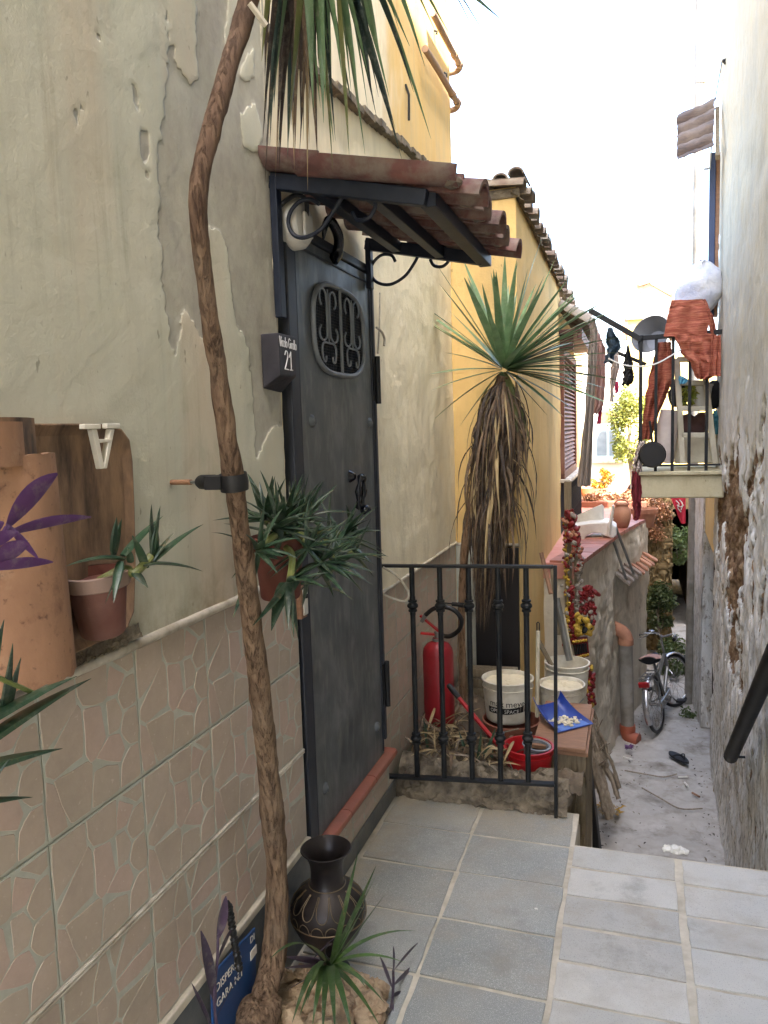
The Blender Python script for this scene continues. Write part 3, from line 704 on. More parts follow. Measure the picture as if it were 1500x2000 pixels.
# oval grille: frame ring, dark mesh, scrolls
gc = Vector((0, (2.376+2.86)/2, 1.965)); ga, gb = .245, .152
def sup(t, a, c, n=3.2):
    ct, s_ = math.cos(t), math.sin(t)
    return Vector((0, a*math.copysign(abs(ct)**(2/n), ct), c*math.copysign(abs(s_)**(2/n), s_)))
b = MB(); n = 64; path = [gc+Vector((.002,0,0))+sup(2*math.pi*i/n, ga, gb) for i in range(n)]
for p in path: pass
path.append(path[0]); b.tube(path, .009, 8, caps=False, ref=(1,0,0)); part('grille_frame', b, MT['door_lt'], door)
b = MB(); b.add([gc+Vector((-.0052,0,0))]+[gc+Vector((-.0052,0,0))+sup(2*math.pi*i/n, ga, gb) for i in range(n)], [(0,i+1,(i+1)%n+1) for i in range(n)])
part('grille_backing', b, MT['mesh_dark'], door)
b = MB()
for i in range(-15, 16):
    yv = i*.0155
    if abs(yv) < ga*.97:
        hz = gb*max(.05,(1-(abs(yv)/ga)**3.2))**(1/3.2)
        b.tube([gc+Vector((-.003,yv,-hz)), gc+Vector((-.003,yv,hz))], .0011, 4)
    zv = i*.0155*.65
    if abs(zv) < gb*.97:
        hy = ga*max(.05,(1-(abs(zv)/gb)**3.2))**(1/3.2)
        b.tube([gc+Vector((-.003,-hy,zv)), gc+Vector((-.003,hy,zv))], .0011, 4)
part('grille_mesh', b, MT['iron'], door, kind='stuff')
def hook(cy, cz, r, a0, a1, n=10): return [gc+Vector((.004, cy+r*math.cos(math.radians(a0+(a1-a0)*i/n)), cz+r*math.sin(math.radians(a0+(a1-a0)*i/n)))) for i in range(n+1)]
for half in (-1, 1):
    c = half*.118
    for s_ in (-1, 1):
        top = hook(c+s_*.045, .095, .028, 250 if s_ > 0 else 290, 0 if s_ > 0 else 540) if 0 else [gc+Vector((.004, c+s_*(.045+.03*math.cos(t)), .098+.03*math.sin(t))) for t in [math.radians(x_) for x_ in (-60,-10,40,90,140,180)]]
        bot = [gc+Vector((.004, c+s_*(.05+.034*math.cos(t)), -.018+.026*math.sin(t))) for t in [math.radians(x_) for x_ in (180,220,270,320,370,420)]]
        b = MB(); b.tube(spl(top+[gc+Vector((.004,c+s_*.013,.02))]+bot, 4), .0036, 6); part('grille_scroll', b, MT['door_lt'], door)
        low = [gc+Vector((.004, c+s_*y_, z_)) for y_, z_ in ((0,-.05),(.04,-.05),(.06,-.062),(.062,-.088),(.052,-.112),(.034,-.112),(.03,-.095))]
        b = MB(); b.tube(spl(low, 4), .0036, 6); part('grille_scroll', b, MT['door_lt'], door)
    b = MB(); b.tube([gc+Vector((.004,c,-.05)), gc+Vector((.004,c,.13))], .0032, 6); part('grille_bar', b, MT['door_lt'], door)
b = MB(); b.tube([gc+Vector((.004,0,-gb)), gc+Vector((.004,0,gb))], .006, 6); part('grille_bar', b, MT['door_lt'], door)
for by, bz in ((2.344,1.650),(2.925,1.643),(2.332,.393),(2.892,.394)):
    b = MB(); m_ = Matrix(((0,0,1),(1,0,0),(0,1,0)))
    b.lathe([(.0,.014),(.006,.014),(.009,.010),(.012,.012),(.016,.008),(.020,.004),(.022,-.0)], 16, (-.006,by,bz), m_); part('bolt_rosette', b, MT['door'], door)
b = MB(); kc = Vector((.012, 2.70, 1.385)); b.lathe([(.0,.02),(.012,.02),(.02,.008),(.024,0)], 14, (-.006,2.685,1.445), Matrix(((0,0,1),(1,0,0),(0,1,0))))
ring = [kc+Vector((.018+.006*math.sin(t), .030*math.cos(t), .062*math.sin(t))) for t in [math.radians(100+340*i/22) for i in range(23)]]
b.tube(ring, [.010+.004*math.sin(i*1.6) for i in range(23)], 10); b.ball(kc+Vector((.03,.012,-.068)), .022, 8, (1,1.1,.9)); part('door_knocker', b, MT['black_gl'], door)
for hz0, hz1 in ((1.72,1.91),(.445,.64)):
    b = MB(); b.tube([(.010,3.004,hz0),(.010,3.004,hz1)], .0115, 10); b.box((-.006,2.985,hz0+.01),(.003,3.02,hz1-.01)); part('hinge', b, MT['black'], door)
b = MB()
for i in range(3):
    ya, yb = 2.20+.283*i, 2.20+.283*(i+1)-.003
    q = MB(); prof = [(-.05,.205),(.018,.205),(.030,.214),(.034,.226),(.030,.238),(.018,.2435),(-.05,.2435)]
    q.prism([(x_, ya, z_) for x_, z_ in prof], (0,yb-ya,0)); part('sill_tile', q, MT['sill'], house, bevel=.002)
inst('wall_tile', designs[0], house, (-.003, 2.20, .089), None, (1, 1.3, .115/TH)); inst('wall_tile', designs[1], house, (-.003, 2.565, .089), None, (1, 1.56, .115/TH))
b = MB(); b.box((-.045,2.16,.0), (-.0035,3.03,.204)); part('door_step', b, MT['tile_grout'], house, smooth=False)
# ------------------------------------------------------------------ canopy over the door
can = thing('door_canopy', 'tiled canopy on a dark steel frame over the grey door', 'canopy', (.22,2.52,2.3))
YA, YB = 2.105, 2.935
def rafz(x): return 2.338-.22*x
b = MB(); b.bar((.012,YA,1.95),(.012,YA,2.35), .035, .022, (1,0,0)); part('wall_post', b, MT['iron_blue'], can, smooth=False, bevel=.003)
b = MB(); b.bar((.012,YB,2.165),(.012,YB,2.35), .035, .022, (1,0,0)); part('wall_post', b, MT['iron_blue'], can, smooth=False, bevel=.003)
for y in (YA, YB):
    b = MB(); b.bar((.0,y,rafz(0)),(.462,y,rafz(.462)), .030, .045, (0,0,1)); part('side_bar', b, MT['iron_blue'], can, smooth=False, bevel=.003)
for x in (.13, .30, .462):
    b = MB(); b.bar((x,YA+.016,rafz(x)+.001),(x,YB-.016 if x < .4 else YB+.05,rafz(x)+.001), .035 if x < .4 else .045, .04, (0,0,1)); part('cross_bar', b, MT['iron_blue'], can, smooth=False, bevel=.003)
def coppo(b, a, c, r0, r1, up=1, th=.012, n=10, mi=0):
    """a half-round roof tile from a (upper end) to c (lower end)"""
    a, c = Vector(a), Vector(c); t = (c-a).normalized(); sd = Vector((0,0,1)).cross(t).normalized(); nn = t.cross(sd)*up
    def fn(u, v):
        r = r0+(r1-r0)*v; an = math.pi*(u)*1.0
        return a+(c-a)*v + sd*(r*math.cos(an)*up) + nn*(r*math.sin(an)*.82)
    b.shell(fn, n, 3, th)
slope = Vector((1,0,-.20)).normalized()
for i in range(5):
    y = YA+.075+i*.181
    b = MB(); a = Vector((.16,y,rafz(.16)+.020+U(-.004,.004))); coppo(b, a, a+slope*(.44+U(-.015,.015))+Vector((0,U(-.008,.008),0)), .058, .068, 1); part('roof_tile', b, MT['rooft'], can)
    b = MB(); a = Vector((-.02,y,rafz(-.02)+.034+U(-.004,.004))); coppo(b, a, a+slope*(.26+U(-.01,.02))+Vector((0,U(-.006,.006),0)), .056, .066, 1); part('roof_tile', b, MT['rooft'], can)
    b = MB(); a = Vector((.10,y-.09,rafz(.10)+.070)); coppo(b, a, a+slope*.47, .062, .054, -1); part('roof_tile', b, MT['rooft'], can)
    b = MB(); a = Vector((-.02,y-.09,rafz(-.02)+.075)); coppo(b, a, a+slope*.2, .062, .054, -1); part('roof_tile', b, MT['rooft'], can)
    b = MB(); e = Vector((.54,y-.09,rafz(.54)+.045)); b.ball(e, .026, 9, (1.0,1.3,.5)); b.v = [p+Vector((U(-1,1),U(-1,1),U(-1,1)))*.004 for p in b.v]; part('mortar_plug', b, MT['rooft_old'], can)
b = MB(); b.box((-.02,YA-.045,2.405),(.22,YA-.02,2.435)); 
def scroll(y, rev):
    b = MB(); pts = [(.135,-.075),(.108,-.058),(.075,-.060),(.045,-.085),(.035,-.12),(.05,-.155),(.085,-.168),(.135,-.15),(.175,-.105),(.21,-.06),(.25,-.043),(.29,-.06),(.305,-.098),(.285,-.132),(.25,-.135),(.235,-.11)]
    b.tube(spl([(x_, y, rafz(0)+z_*.95) for x_, z_ in pts], 5), .0062, 8); part('scroll_bracket', b, MT['iron_blue'], can)
scroll(YA+.03, 0)
b = MB(); pts = [(.115,-.095),(.10,-.07),(.06,-.065),(.025,-.09),(.012,-.125),(.035,-.165),(.09,-.18),(.15,-.155),(.19,-.11),(.225,-.06),(.27,-.048),(.315,-.065),(.33,-.105),(.305,-.13),(.27,-.125),(.255,-.10)]
b.tube(spl([(x_, YB+.012, rafz(0)+.02+z_) for x_, z_ in pts], 5), .0062, 8); part('scroll_bracket', b, MT['iron_blue'], can)
# lamp housing, horn, number block, bell
m_x = Matrix(((0,0,1),(1,0,0),(0,1,0)))
lp = thing('wall_lamp', 'round white wall lamp behind the iron scroll above the door', 'wall lamp', (-.03,2.26,2.255))
b = MB(); b.lathe([(0,.055),(.03,.055),(.062,.05),(.074,.036),(.076,0)], 28, (-.0,2.222,2.243), m_x); part('lamp_body', b, MT['white'], lp)
b = MB(); b.box((.056,2.19,2.20),(.066,2.25,2.27)); part('cover_plate', b, MT['white'], lp, smooth=False, bevel=.004)
b = MB(); b.tube(spl([(.06,2.215,2.262),(.07,2.19,2.30),(.05,2.15,2.305),(.0,2.12,2.26)],5), .007, 8); part('cable', b, MT['hose'], lp)
b = MB(); hp = [P(650,510,x=.0),P(660,490,x=.015),P(661,462,x=.03),P(650,437,x=.035),P(642,428,x=.035)]
b.tube(spl(hp,5), [.020]*6+[.018]*6+[.017]*5+[.014]*4, 12)
hp2 = [P(642,428,x=.035),P(636,438,x=.03),P(633,455,x=.025),P(632,468,x=.02)]; b.tube(spl(hp2,5), [.013,.014,.014,.013,.012,.012,.011,.010,.010,.009,.008,.007,.006,.005,.004,.002], 10)
solo('horn_charm', b, MT['black_gl'], 'curved black horn charm fixed to the wall above the door', 'horn charm')
nb = thing('house_number_block', 'dark slate block lettered white with number 21 beside the door', 'house number', (.0,2.10,1.74))
b = MB(); na, nc = P(548,650,x=.085), P(546,742,x=.085)
NY0 = 1.99; ND = P(546,700,y=NY0).x; NY1 = P(581,705,x=ND).y; NZ0, NZ1 = P(546,742,x=ND).z-.01, P(546,650,x=ND).z
def blk(u, v): return None
b.box((.0,NY0,NZ0),(ND,NY1,NZ1)); b.v[1] += Vector((.0,.0,.022)); b.v[2] += Vector((-.004,0,.028)); b.v[0] += Vector((0,0,-.012)); b.v[3] += Vector((0,0,-.02))
part('slate_block', b, MT['slate'], nb, smooth=False, bevel=.004)
def strokes(o, yaxis, up, segs, r=.0016, sc=1, name='lettering', mat=None, parent=None):
    b = MB()
    for sg in segs:
        pts = [Vector(o)+Vector(yaxis)*(p[0]*sc)+Vector(up)*(p[1]*sc) for p in sg]
        b.tube(spl(pts,3) if len(pts) > 2 else pts, r, 5)
    return part(name, b, mat or MT['chalk'], parent)
GL = {'V':[[(0,1),(.25,0),(.5,1)]], 'i':[[(.1,0),(.1,.6)],[(.1,.82),(.1,.88)]], 'c':[[(.4,.55),(.2,.62),(.05,.4),(.08,.12),(.25,0),(.42,.1)]], 'o':[[(.25,.62),(.06,.45),(.06,.15),(.25,0),(.42,.15),(.42,.45),(.25,.62)]],
 'l':[[(.1,1),(.1,0)]], 'G':[[(.52,.88),(.3,1),(.06,.7),(.06,.3),(.28,0),(.52,.18),(.52,.45),(.34,.45)]], 'r':[[(.1,0),(.1,.6)],[(.1,.4),(.22,.58),(.36,.55)]], '2':[[(.05,.78),(.2,1),(.42,.95),(.45,.7),(.25,.35),(.0,.02)],[(0,.02),(.5,0)]], '1':[[(.0,.68),(.26,1)],[(.26,1),(.26,0)],[(.05,0),(.46,0)]]}
ADV = {'V':.55,'i':.22,'c':.46,'o':.5,'l':.22,'G':.62,'r':.4,'2':.66,'1':.5}
def word(txt, o, ya, up, sc, r, parent, mat=None):
    x = 0; segs = []
    for ch in txt:
        if ch == ' ': x += .4; continue
        segs += [[(p[0]+x, p[1]) for p in sg] for sg in GL[ch]]; x += ADV[ch]
    return strokes(o, ya, up, segs, r, sc, 'lettering', mat, parent)
word('Vicolo Girollo', (ND+.0008,NY0+.004,NZ1-.036), (0,(NY1-NY0-.008)/(5.55*.028),-.02), (0,0,1), .028, .0011, nb)
word('21', (ND+.0008,NY0+.26*(NY1-NY0),NZ0+.042), (0,.9,0), (0,0,1), .052, .0017, nb)
bl = thing('door_bell', 'small cream doorbell with white nameplate beside the door frame', 'doorbell', (.0,2.168,1.03))
b = MB(); b.box((.004,2.14,1.035),(.022,2.185,1.135)); part('bell_housing', b, MT['wood_br'], bl, smooth=False, bevel=.003)
b = MB(); b.box((.0225,2.150,1.045),(.027,2.182,1.128)); part('nameplate', b, MT['white'], bl, smooth=False, bevel=.002)
b = MB(); b.lathe([(0,.005),(.007,.005),(.008,0)], 12, (.0272,2.165,1.105), m_x); part('push_button', b, MT['black'], bl)
# ------------------------------------------------------------------ yellow house across the bed
FY = 4.55; RX = .358
yh = thing('house', 'yellow plastered house beyond the grey door with brown louvred shutter', 'house', (.1,7,AZ))
b = MB()
b.grid(lambda u, v: Vector((-.03+(RX+.03)*u, FY+.006*fbm(u*2, v*9, 3), AZ+4.36*v)), 10, 90); part('wall', b, MT['yellow'], yh)
b = MB(); b.grid(lambda u, v: Vector((RX+.008*fbm(u*9, v*9, 5)*min(1,u*20), FY+2.72*u, AZ+4.30*v)), 60, 90); part('wall', b, MT['yellow'], yh)
b = MB(); b.box((-1.2,FY+.01,AZ), (RX-.012,7.27,2.95)); b.box((-1.2,7.271,AZ), (RX-.02,10.8,2.78)); part('wall_core', b, MT['yellow'], yh, smooth=False)
b = MB()
for i in range(4):
    q = MB(); x = .10+.088*i; a = Vector((x,FY+.30,2.975+.022*i)); coppo(q, a, Vector((x,FY-.035,2.955+.022*i)), .042, .046, 1, .01); part('roof_tile', q, MT['rooft_old'], yh)
for i in range(42):
    y = FY+.02+.150*i; zz_ = 2.955-.026*(i*.150); q = MB(); h = U(-.015,.015)
    coppo(q, (RX-.32,y,zz_+.03+h), (RX+.050+U(-.02,.02),y+U(-.02,.02),zz_-.005+h), .058, .066, 1, .012); part('roof_tile', q, MT['rooft_old'], yh)
b.grid(lambda u, v: Vector((RX+.035-.06*v+.02*fbm(u*40,v*3), FY-.03+6.3*u, 2.93-.165*u-.05+.05*v+.015*fbm(u*50,v*4,3))), 200, 6); part('eave_mortar', b, MT['rubble'], yh)
b = MB(); b.box((-.1,FY-.012,2.90), (RX+.02,FY+.02,2.955)); part('eave_mortar', b, MT['rubble'], yh, smooth=False, bevel=.01)
# dado on the facing wall and dark board leaning on it
b = MB(); b.tube([(-.03,FY-.004,.906),(RX,FY-.004,.906)], .010, 8); part('dado_trim', b, MT['trim'], yh)
b = MB(); b.box((-.03,FY-.012,-.2),(.10,FY+.002,.897)); part('dado', b, MT['tile_grout'], yh, smooth=False)
b = MB(); b.box((.09,FY-.035,.10),(RX-.004,FY-.014,.893)); solo('dark_board', b, MT['boardblk'], 'tall dark wooden board standing against the yellow wall behind the yucca', 'board', smooth=False, bevel=.003)
# louvred shutter, tiled awning and barred window in the receding wall
sh = part('shutter', MB().bar((RX+.01,7.30,1.15),(RX+.01,7.30,2.28), .05, .05, (1,0,0)).bar((RX+.01,8.86,1.15),(RX+.01,8.86,2.28), .10, .05, (1,0,0)).bar((RX+.01,7.3,1.13),(RX+.01,8.9,1.13), .05, .09, (0,0,1)).bar((RX+.01,7.3,2.28),(RX+.01,8.9,2.28), .05, .07, (0,0,1)), MT['shutter'], yh, smooth=False, bevel=.004)
sm = MB(); sm.box((-.018,0,-.004),(.018,1.48,.004)); sme = mesh('slat', sm, MT['shutter'], smooth=False)
for i in range(26): inst('slat', sme, sh, (RX+.012, 7.33, 1.205+.0405*i), (0, math.radians(48), 0))
b = MB(); b.box((RX-.016,7.3,1.1),(RX-.008,8.9,2.3)); part('shutter_back', b, MT['shut_dk'], yh, smooth=False)
for i in range(9):
    q = MB(); y = 7.25+.23*i; coppo(q, (RX-.02,y,2.66), (RX+.24,y+.02,2.50), .10, .115, 1, .014); part('awning_tile', q, MT['rooft_old'], yh)
b = MB(); b.box((RX-.01,7.2,2.42),(RX+.20,9.3,2.46)); b.box((RX+.16,7.2,2.36),(RX+.20,9.3,2.42)); b.box((RX-.01,7.25,2.28),(RX+.12,7.33,2.42)); part('awning_frame', b, MT['shut_dk'], yh, smooth=False, bevel=.004)
b = MB(); b.box((RX-.01,7.22,1.075),(RX+.09,9.3,1.105)); part('window_sill', b, MT['trim'], yh, smooth=False, bevel=.004)
b = MB(); b.box((RX-.019,7.3,-.2),(RX-.006,9.3,1.07)); part('dark_panel', b, MT['void'], yh, smooth=False)  # solid near-black sheet painted in for the unlit room behind the grille
gr = MB()
for i in range(12):
    y = 7.3+.165*i; gr.tube([(RX+.06,y,.2),(RX+.06,y,1.06)], .012, 6)
    if i < 11:
        for s_ in (-1,1): gr.tube(spl([(RX+.06,y+.08,.98),(RX+.06,y+.08+s_*.05,.92),(RX+.06,y+.08+s_*.03,.82),(RX+.06,y+.08,.74)],4), .008, 6)
gr.bar((RX+.06,7.28,1.06),(RX+.06,9.2,1.06), .03, .02); gr.bar((RX+.06,7.28,.3),(RX+.06,9.2,.3), .03, .02)
part('window_grille', gr, MT['iron'], yh)
# ------------------------------------------------------------------ garden terrace and its retaining wall
f0, f1, f2, f3 = Vector((.60,5.80,0)), P(1204,1442,z=AZ), P(1243,1383,z=AZ), P(1263,1362,z=AZ)
TZ = .56
pts = [f0, f1, f2, f3]
gw = thing('garden_wall', 'rough grey concrete retaining wall with a terracotta coping beside the alley', 'garden wall', (.7,7.4,AZ))
def along(u):
    L = [(pts[i+1]-pts[i]).xy.length for i in range(3)]; s_ = u*sum(L)
    for i in range(3):
        if s_ <= L[i] or i == 2: return pts[i].lerp(pts[i+1], s_/L[i])
        s_ -= L[i]
def gw_fn(u, v):
    p = along(u); z = AZ-.02+(TZ-AZ+.02)*v
    bul = .05*math.exp(-((u-.80)/.10)**2)*math.exp(-((v-.86)/.14)**2)
    return Vector((p.x+.02*fbm(p.y*2.5, z*2.5)+.008*fbm(p.y*9, z*9)+bul+.02*(1-v)*fbm(p.y, z, 7), p.y, z))
b = MB(); b.grid(gw_fn, 130, 120); part('wall', b, MT['concrete'], gw)
b = MB(); e3 = f3+Vector((-.35,.9,0)); b.prism([(f3.x-.01,f3.y,AZ),(e3.x,e3.y,AZ),(e3.x-1.2,e3.y,AZ),(f0.x-.4,f0.y+.02,AZ),(f0.x-.02,f0.y+.0,AZ),(f1.x-.03,f1.y,AZ)], (0,0,TZ-AZ-.05)); part('wall_core', b, MT['concrete'], gw, smooth=False)
for i in range(12):
    a, c = along(i/12*.93), along((i+1)/12*.93-.004); d = Vector((1,-.16,0))
    q = MB(); q.prism([(a.x+.035,a.y,TZ),(c.x+.035,c.y,TZ),(c.x-.20,c.y+.02,TZ),(a.x-.20,a.y+.02,TZ)], (0,0,.035+U(-.002,.002))); part('coping_tile', q, MT['sill'], gw, smooth=False, bevel=.004)
b = MB(); b.prism([(-4,5.7,TZ-.1),(f0.x-.0,5.8,TZ-.1),(f1.x-.03,f1.y,TZ-.1),(f2.x-.03,f2.y,TZ-.1),(f3.x-.03,f3.y,TZ-.1),(f3.x-.4,f3.y+1.2,TZ-.1),(.95,13.5,TZ-.1),(-4,13.5,TZ-.1)], (0,0,.118)); struct('garden_terrace', b, MT['pink_tile'], smooth=False)
# small tiled hood on two iron stays, and the drain pipe
hood = thing('tile_hood', 'little terracotta tile hood hung on two iron stays from the retaining wall', 'tile hood', tuple(P(1235,1120,x=1.0)))
hA, hB = P(1206,1128,y=7.35), P(1262,1085,y=8.5)
for i in range(9):
    t = i/8; c = hA.lerp(hB, t); q = MB(); wx = along(.0 + .62*0 + (.53+.36*t)).x
    q.bar(Vector((wx-.02, c.y, c.z+.07)), Vector((c.x+.11, c.y+.0, c.z-.06+U(-.012,.012))), .135, .022, (0,0,1)); part('tile', q, MT['terra_or'] if i > 3 else MT['rooft_old'], hood, smooth=False, bevel=.003)
for a, c in (((1192,1038),(1226,1140)), ((1203,1031),(1238,1122))):
    q = MB(); q.tube([P(*a, y=7.15), P(*c, y=7.35)], .013, 7); part('stay', q, MT['steel'], hood)
pp = thing('drain_pipe', 'grey plastic drain pipe with terracotta coloured bends on the retaining wall', 'drain pipe', tuple(P(1217,1440,y=7.5)))
pb = P(1217,1438,y=7.42); pt = P(1216,1252,y=7.42)
b = MB(); b.tube([pb+Vector((.04,0,.03)), Vector((pt.x+.03,pt.y,pt.z))], .062, 16); part('pipe', b, MT['pvc'], pp)
b = MB(); b.tube(spl([Vector((pt.x+.03,pt.y,pt.z-.01)), Vector((pt.x+.03,pt.y,pt.z+.03)), Vector((pt.x-.005,pt.y,pt.z+.09)), Vector((pt.x-.10,pt.y+.02,pt.z+.13))],5), .063, 14); b.tube([Vector((pt.x+.03,pt.y,pt.z-.03)), Vector((pt.x+.03,pt.y,pt.z+.025))], .070, 14); part('upper_bend', b, MT['terra_or'], pp)
b = MB(); b.tube(spl([pb+Vector((.04,0,.09)), pb+Vector((.04,0,.04)), pb+Vector((.07,-.02,.0)), pb+Vector((.14,-.05,-.01))],5), .066, 14); b.tube([pb+Vector((.04,0,.06)), pb+Vector((.04,0,.12))], .073, 14); part('lower_bend', b, simple('orange_pvc', S(170,92,66), S(150,80,58), .5, 8, .1, dirt=S(140,90,64)), pp)
# ------------------------------------------------------------------ right house
rA, rB, rC = P(1417,1690,z=AZ), P(1387,1500,z=AZ), P(1352,1374,z=AZ)
sl_ = (rB.x-rA.x)/(rB.y-rA.y)
def rx(y): return rA.x+(y-rA.y)*sl_
YE = rB.y
rh = thing('house', 'old house on the right with badly peeling pale wall and a small balcony', 'house', (1.9,5,AZ))
Y0, Z1 = 3.2, 7.2; st = .016
ny, nz = int((YE-Y0)/st), int((Z1-AZ)/.02)
yy = np.linspace(Y0, YE, ny+1); zz = np.linspace(AZ-.02, Z1, nz+1)
b = MB(); pl = []
def hole_w(y, z):
    # deep worn hollow under and beside the balcony, long eroded runs lower down
    w = math.exp(-((z-1.05)/.50)**2)*math.exp(-((y-5.3)/1.35)**2)*1.2 + .8*math.exp(-((z-.25)/.55)**2)*math.exp(-((y-5.4)/1.0)**2)
    return w
for z in zz:
    for y in yy:
        w = hole_w(y, z); n1 = fbm(y*3.2, z*1.7, 2, 5)
        m_ = min(1, max(0, (n1*1.0+w*1.05-.60)*3.2)) if w > .08 else 0
        m2 = min(1, max(0, (fbm(y*7, z*2.0, 11, 4)-.58+.25*max(0,1-abs(z+.2)/1.6))*5)) if z < 1.6 else 0
        k = max(m_, m2*.8)
        edge = 0 if YE-y > .1 else (.03*fbm(z*3, 2)+.02*fbm(z*9, 5))*(1-(YE-y)/.1)
        rough = .010*fbm(y*2.2, z*2.2, 3)+ (.012*fbm(y*8, z*4, 6) if z < 1.5 else .004*fbm(y*8, z*4, 6))
        b.v.append(Vector((rx(y)+rough+k*(.018+.05*m_*max(0,fbm(y*11, z*6, 9)+.5))+abs(edge), y, z))); pl.append(k)
w = ny+1; b.f = [(j*w+i+w, j*w+i+w+1, j*w+i+1, j*w+i) for j in range(nz) for i in range(ny)]; b.mi = [0]*len(b.f)
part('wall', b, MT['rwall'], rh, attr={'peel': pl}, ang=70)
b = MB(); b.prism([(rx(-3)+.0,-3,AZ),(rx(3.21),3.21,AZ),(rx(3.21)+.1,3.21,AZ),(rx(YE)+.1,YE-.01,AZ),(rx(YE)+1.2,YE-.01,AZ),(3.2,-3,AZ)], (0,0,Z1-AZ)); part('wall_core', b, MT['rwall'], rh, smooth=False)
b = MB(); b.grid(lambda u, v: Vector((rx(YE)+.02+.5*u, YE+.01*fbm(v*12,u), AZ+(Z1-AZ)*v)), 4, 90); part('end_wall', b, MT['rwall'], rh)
# low annex beyond with a dark doorway
an = thing('annex', 'low weathered annex with a dark doorway beyond the peeling wall', 'outbuilding', (1.9,7.6,AZ))
dA, dB = P(1382,1452,z=AZ), P(1368,1420,z=AZ)
def ax(y): return rB.x+.03+(rC.x-rB.x-.03)*(y-rB.y)/(rC.y-rB.y)
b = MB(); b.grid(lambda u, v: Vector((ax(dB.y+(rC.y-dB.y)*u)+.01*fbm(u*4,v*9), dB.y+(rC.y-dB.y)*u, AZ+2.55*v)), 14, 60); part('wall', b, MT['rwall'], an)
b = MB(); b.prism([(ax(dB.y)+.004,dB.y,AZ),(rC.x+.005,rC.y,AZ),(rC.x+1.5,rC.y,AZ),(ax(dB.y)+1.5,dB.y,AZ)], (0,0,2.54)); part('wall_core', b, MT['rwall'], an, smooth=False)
b = MB(); b.box((2.05,YE+.3,AZ),(4.5,11.2,2.7)); part('added_sun_block', b, MT['rwall'], an, smooth=False)  # unseen mass added to keep the sun off the alley end
b = MB(); b.prism([(ax(YE)+.14,YE+.02,AZ),(ax(dB.y)+.10,dB.y+.01,AZ),(ax(dB.y)+1,dB.y+.01,AZ),(ax(YE)+1,YE+.02,AZ)], (0,0,1.75)); part('doorway', b, simple('dark_door_boards', S(74,62,52), S(60,50,42), .8, 6, .3, 25, stretch=(8,8,.8)), an, smooth=False)
b = MB(); b.prism([(ax(YE)+.02,YE+.02,AZ+1.75),(ax(dB.y)+.02,dB.y+.01,AZ+1.95),(ax(dB.y)+1,dB.y+.01,AZ+1.95),(ax(YE)+1,YE+.02,AZ+1.75)], (0,0,.75)); part('wall_over_door', b, MT['yellow'], an, smooth=False)
pl_ = MB(); p0 = P(1345,1373,z=AZ); pl_.tube([p0, Vector((p0.x+.02,p0.y,.6)), Vector((p0.x+.03,p0.y,8.5))], .044, 14)
for z in (.9,2.9,4.9): pl_.tube([(p0.x+.02+.003*z,p0.y,z),(p0.x+.02+.003*z,p0.y,z+.09)], .052, 14)
solo('downpipe', pl_, MT['pvc'], 'tall straight grey pipe rising beside the annex into the sky', 'pipe')
# handrail on the right wall
hr = thing('handrail', 'dark tubular handrail sloping down along the right wall', 'handrail', (1.5,4.4,.3))
hx = 1.50; h0, h1 = P(1427,1478,x=hx), P(1500,1308,x=hx); h2 = h1+(h1-h0)*.8
b = MB(); b.tube([h0,h2], .036, 14); part('rail', b, MT['iron'], hr)
b = MB(); b.tube([h0+(h1-h0)*.03+Vector((0,0,-.01)), h0+(h1-h0)*.03+Vector((.13,.02,-.01))], .007, 8); part('bracket', b, MT['iron'], hr)
b = MB(); b.tube([h2-(h1-h0)*.1, h2-(h1-h0)*.1+Vector((.13,.02,-.01))], .007, 8); part('bracket', b, MT['iron'], hr)
# balcony
BY, BY2 = 6.36, 7.05
bc = thing('balcony', 'small balcony with cream slab and thin black railing on the peeling wall', 'balcony', (1.3,6.7,1.0))
q0, q1 = P(1251,921,y=BY), P(1251,973,y=BY); bx0 = q0.x; bx1 = rx(6.4)+.03; bz1, bz0 = q0.z, q1.z
b = MB(); b.box((bx0,BY,bz0),(bx1,BY2,bz1-.03)); part('slab', b, MT['slab_cream'], bc, smooth=False, bevel=.012)
b = MB(); b.box((bx0-.025,BY-.025,bz1-.03),(bx1,BY2+.02,bz1)); part('slab_edge', b, MT['slab_cream'], bc, smooth=False, bevel=.006)
rt = P(1252,660,y=BY).z; xs_ = [P(x_,800,y=BY).x for x_ in (1251,1281,1314,1347,1381)]
for x_ in xs_:
    q = MB(); q.bar((x_,BY+.02,bz1),(x_,BY+.02,rt), .028 if x_ == xs_[0] else .022, .028); part('baluster', q, MT['iron'], bc, smooth=False)
for k_ in range(1,5):
    q = MB(); y_ = BY+.02+.15*k_; q.bar((xs_[0],y_,bz1),(xs_[0],y_,rt), .02, .02); part('baluster', q, MT['iron'], bc, smooth=False)
b = MB(); b.bar((xs_[0]-.015,BY+.02,rt),(rx(6.4),BY+.02,rt+.01), .04, .035); b.bar((xs_[0],BY,rt+.004),(xs_[0],BY2,rt+.004), .04, .034); part('top_rail', b, MT['iron'], bc, smooth=False, bevel=.003)
b = MB(); b.bar((xs_[0]-.015,BY+.02,bz1+.045),(rx(6.4),BY+.02,bz1+.045), .03, .015); part('bottom_rail', b, MT['iron'], bc, smooth=False)
for k_, (a, c, y_) in enumerate((((1253,664),(1152,606),BY+.02), ((1262,712),(1204,688),BY2))):
    q = MB(); q.bar(P(*a,y=y_), P(*c,y=y_), .045 if k_ == 0 else .03, .04 if k_ == 0 else .03); part('line_arm', q, MT['iron'], bc, smooth=False, bevel=.003)
for c in ((1157,612),(1190,632),(1222,652)):
    a = P(*c, y=BY+.02); q = MB(); q.tube([a, Vector((a.x+.05,BY2,a.z-.18))], .003, 5); part('washing_line', q, MT['white'], bc)
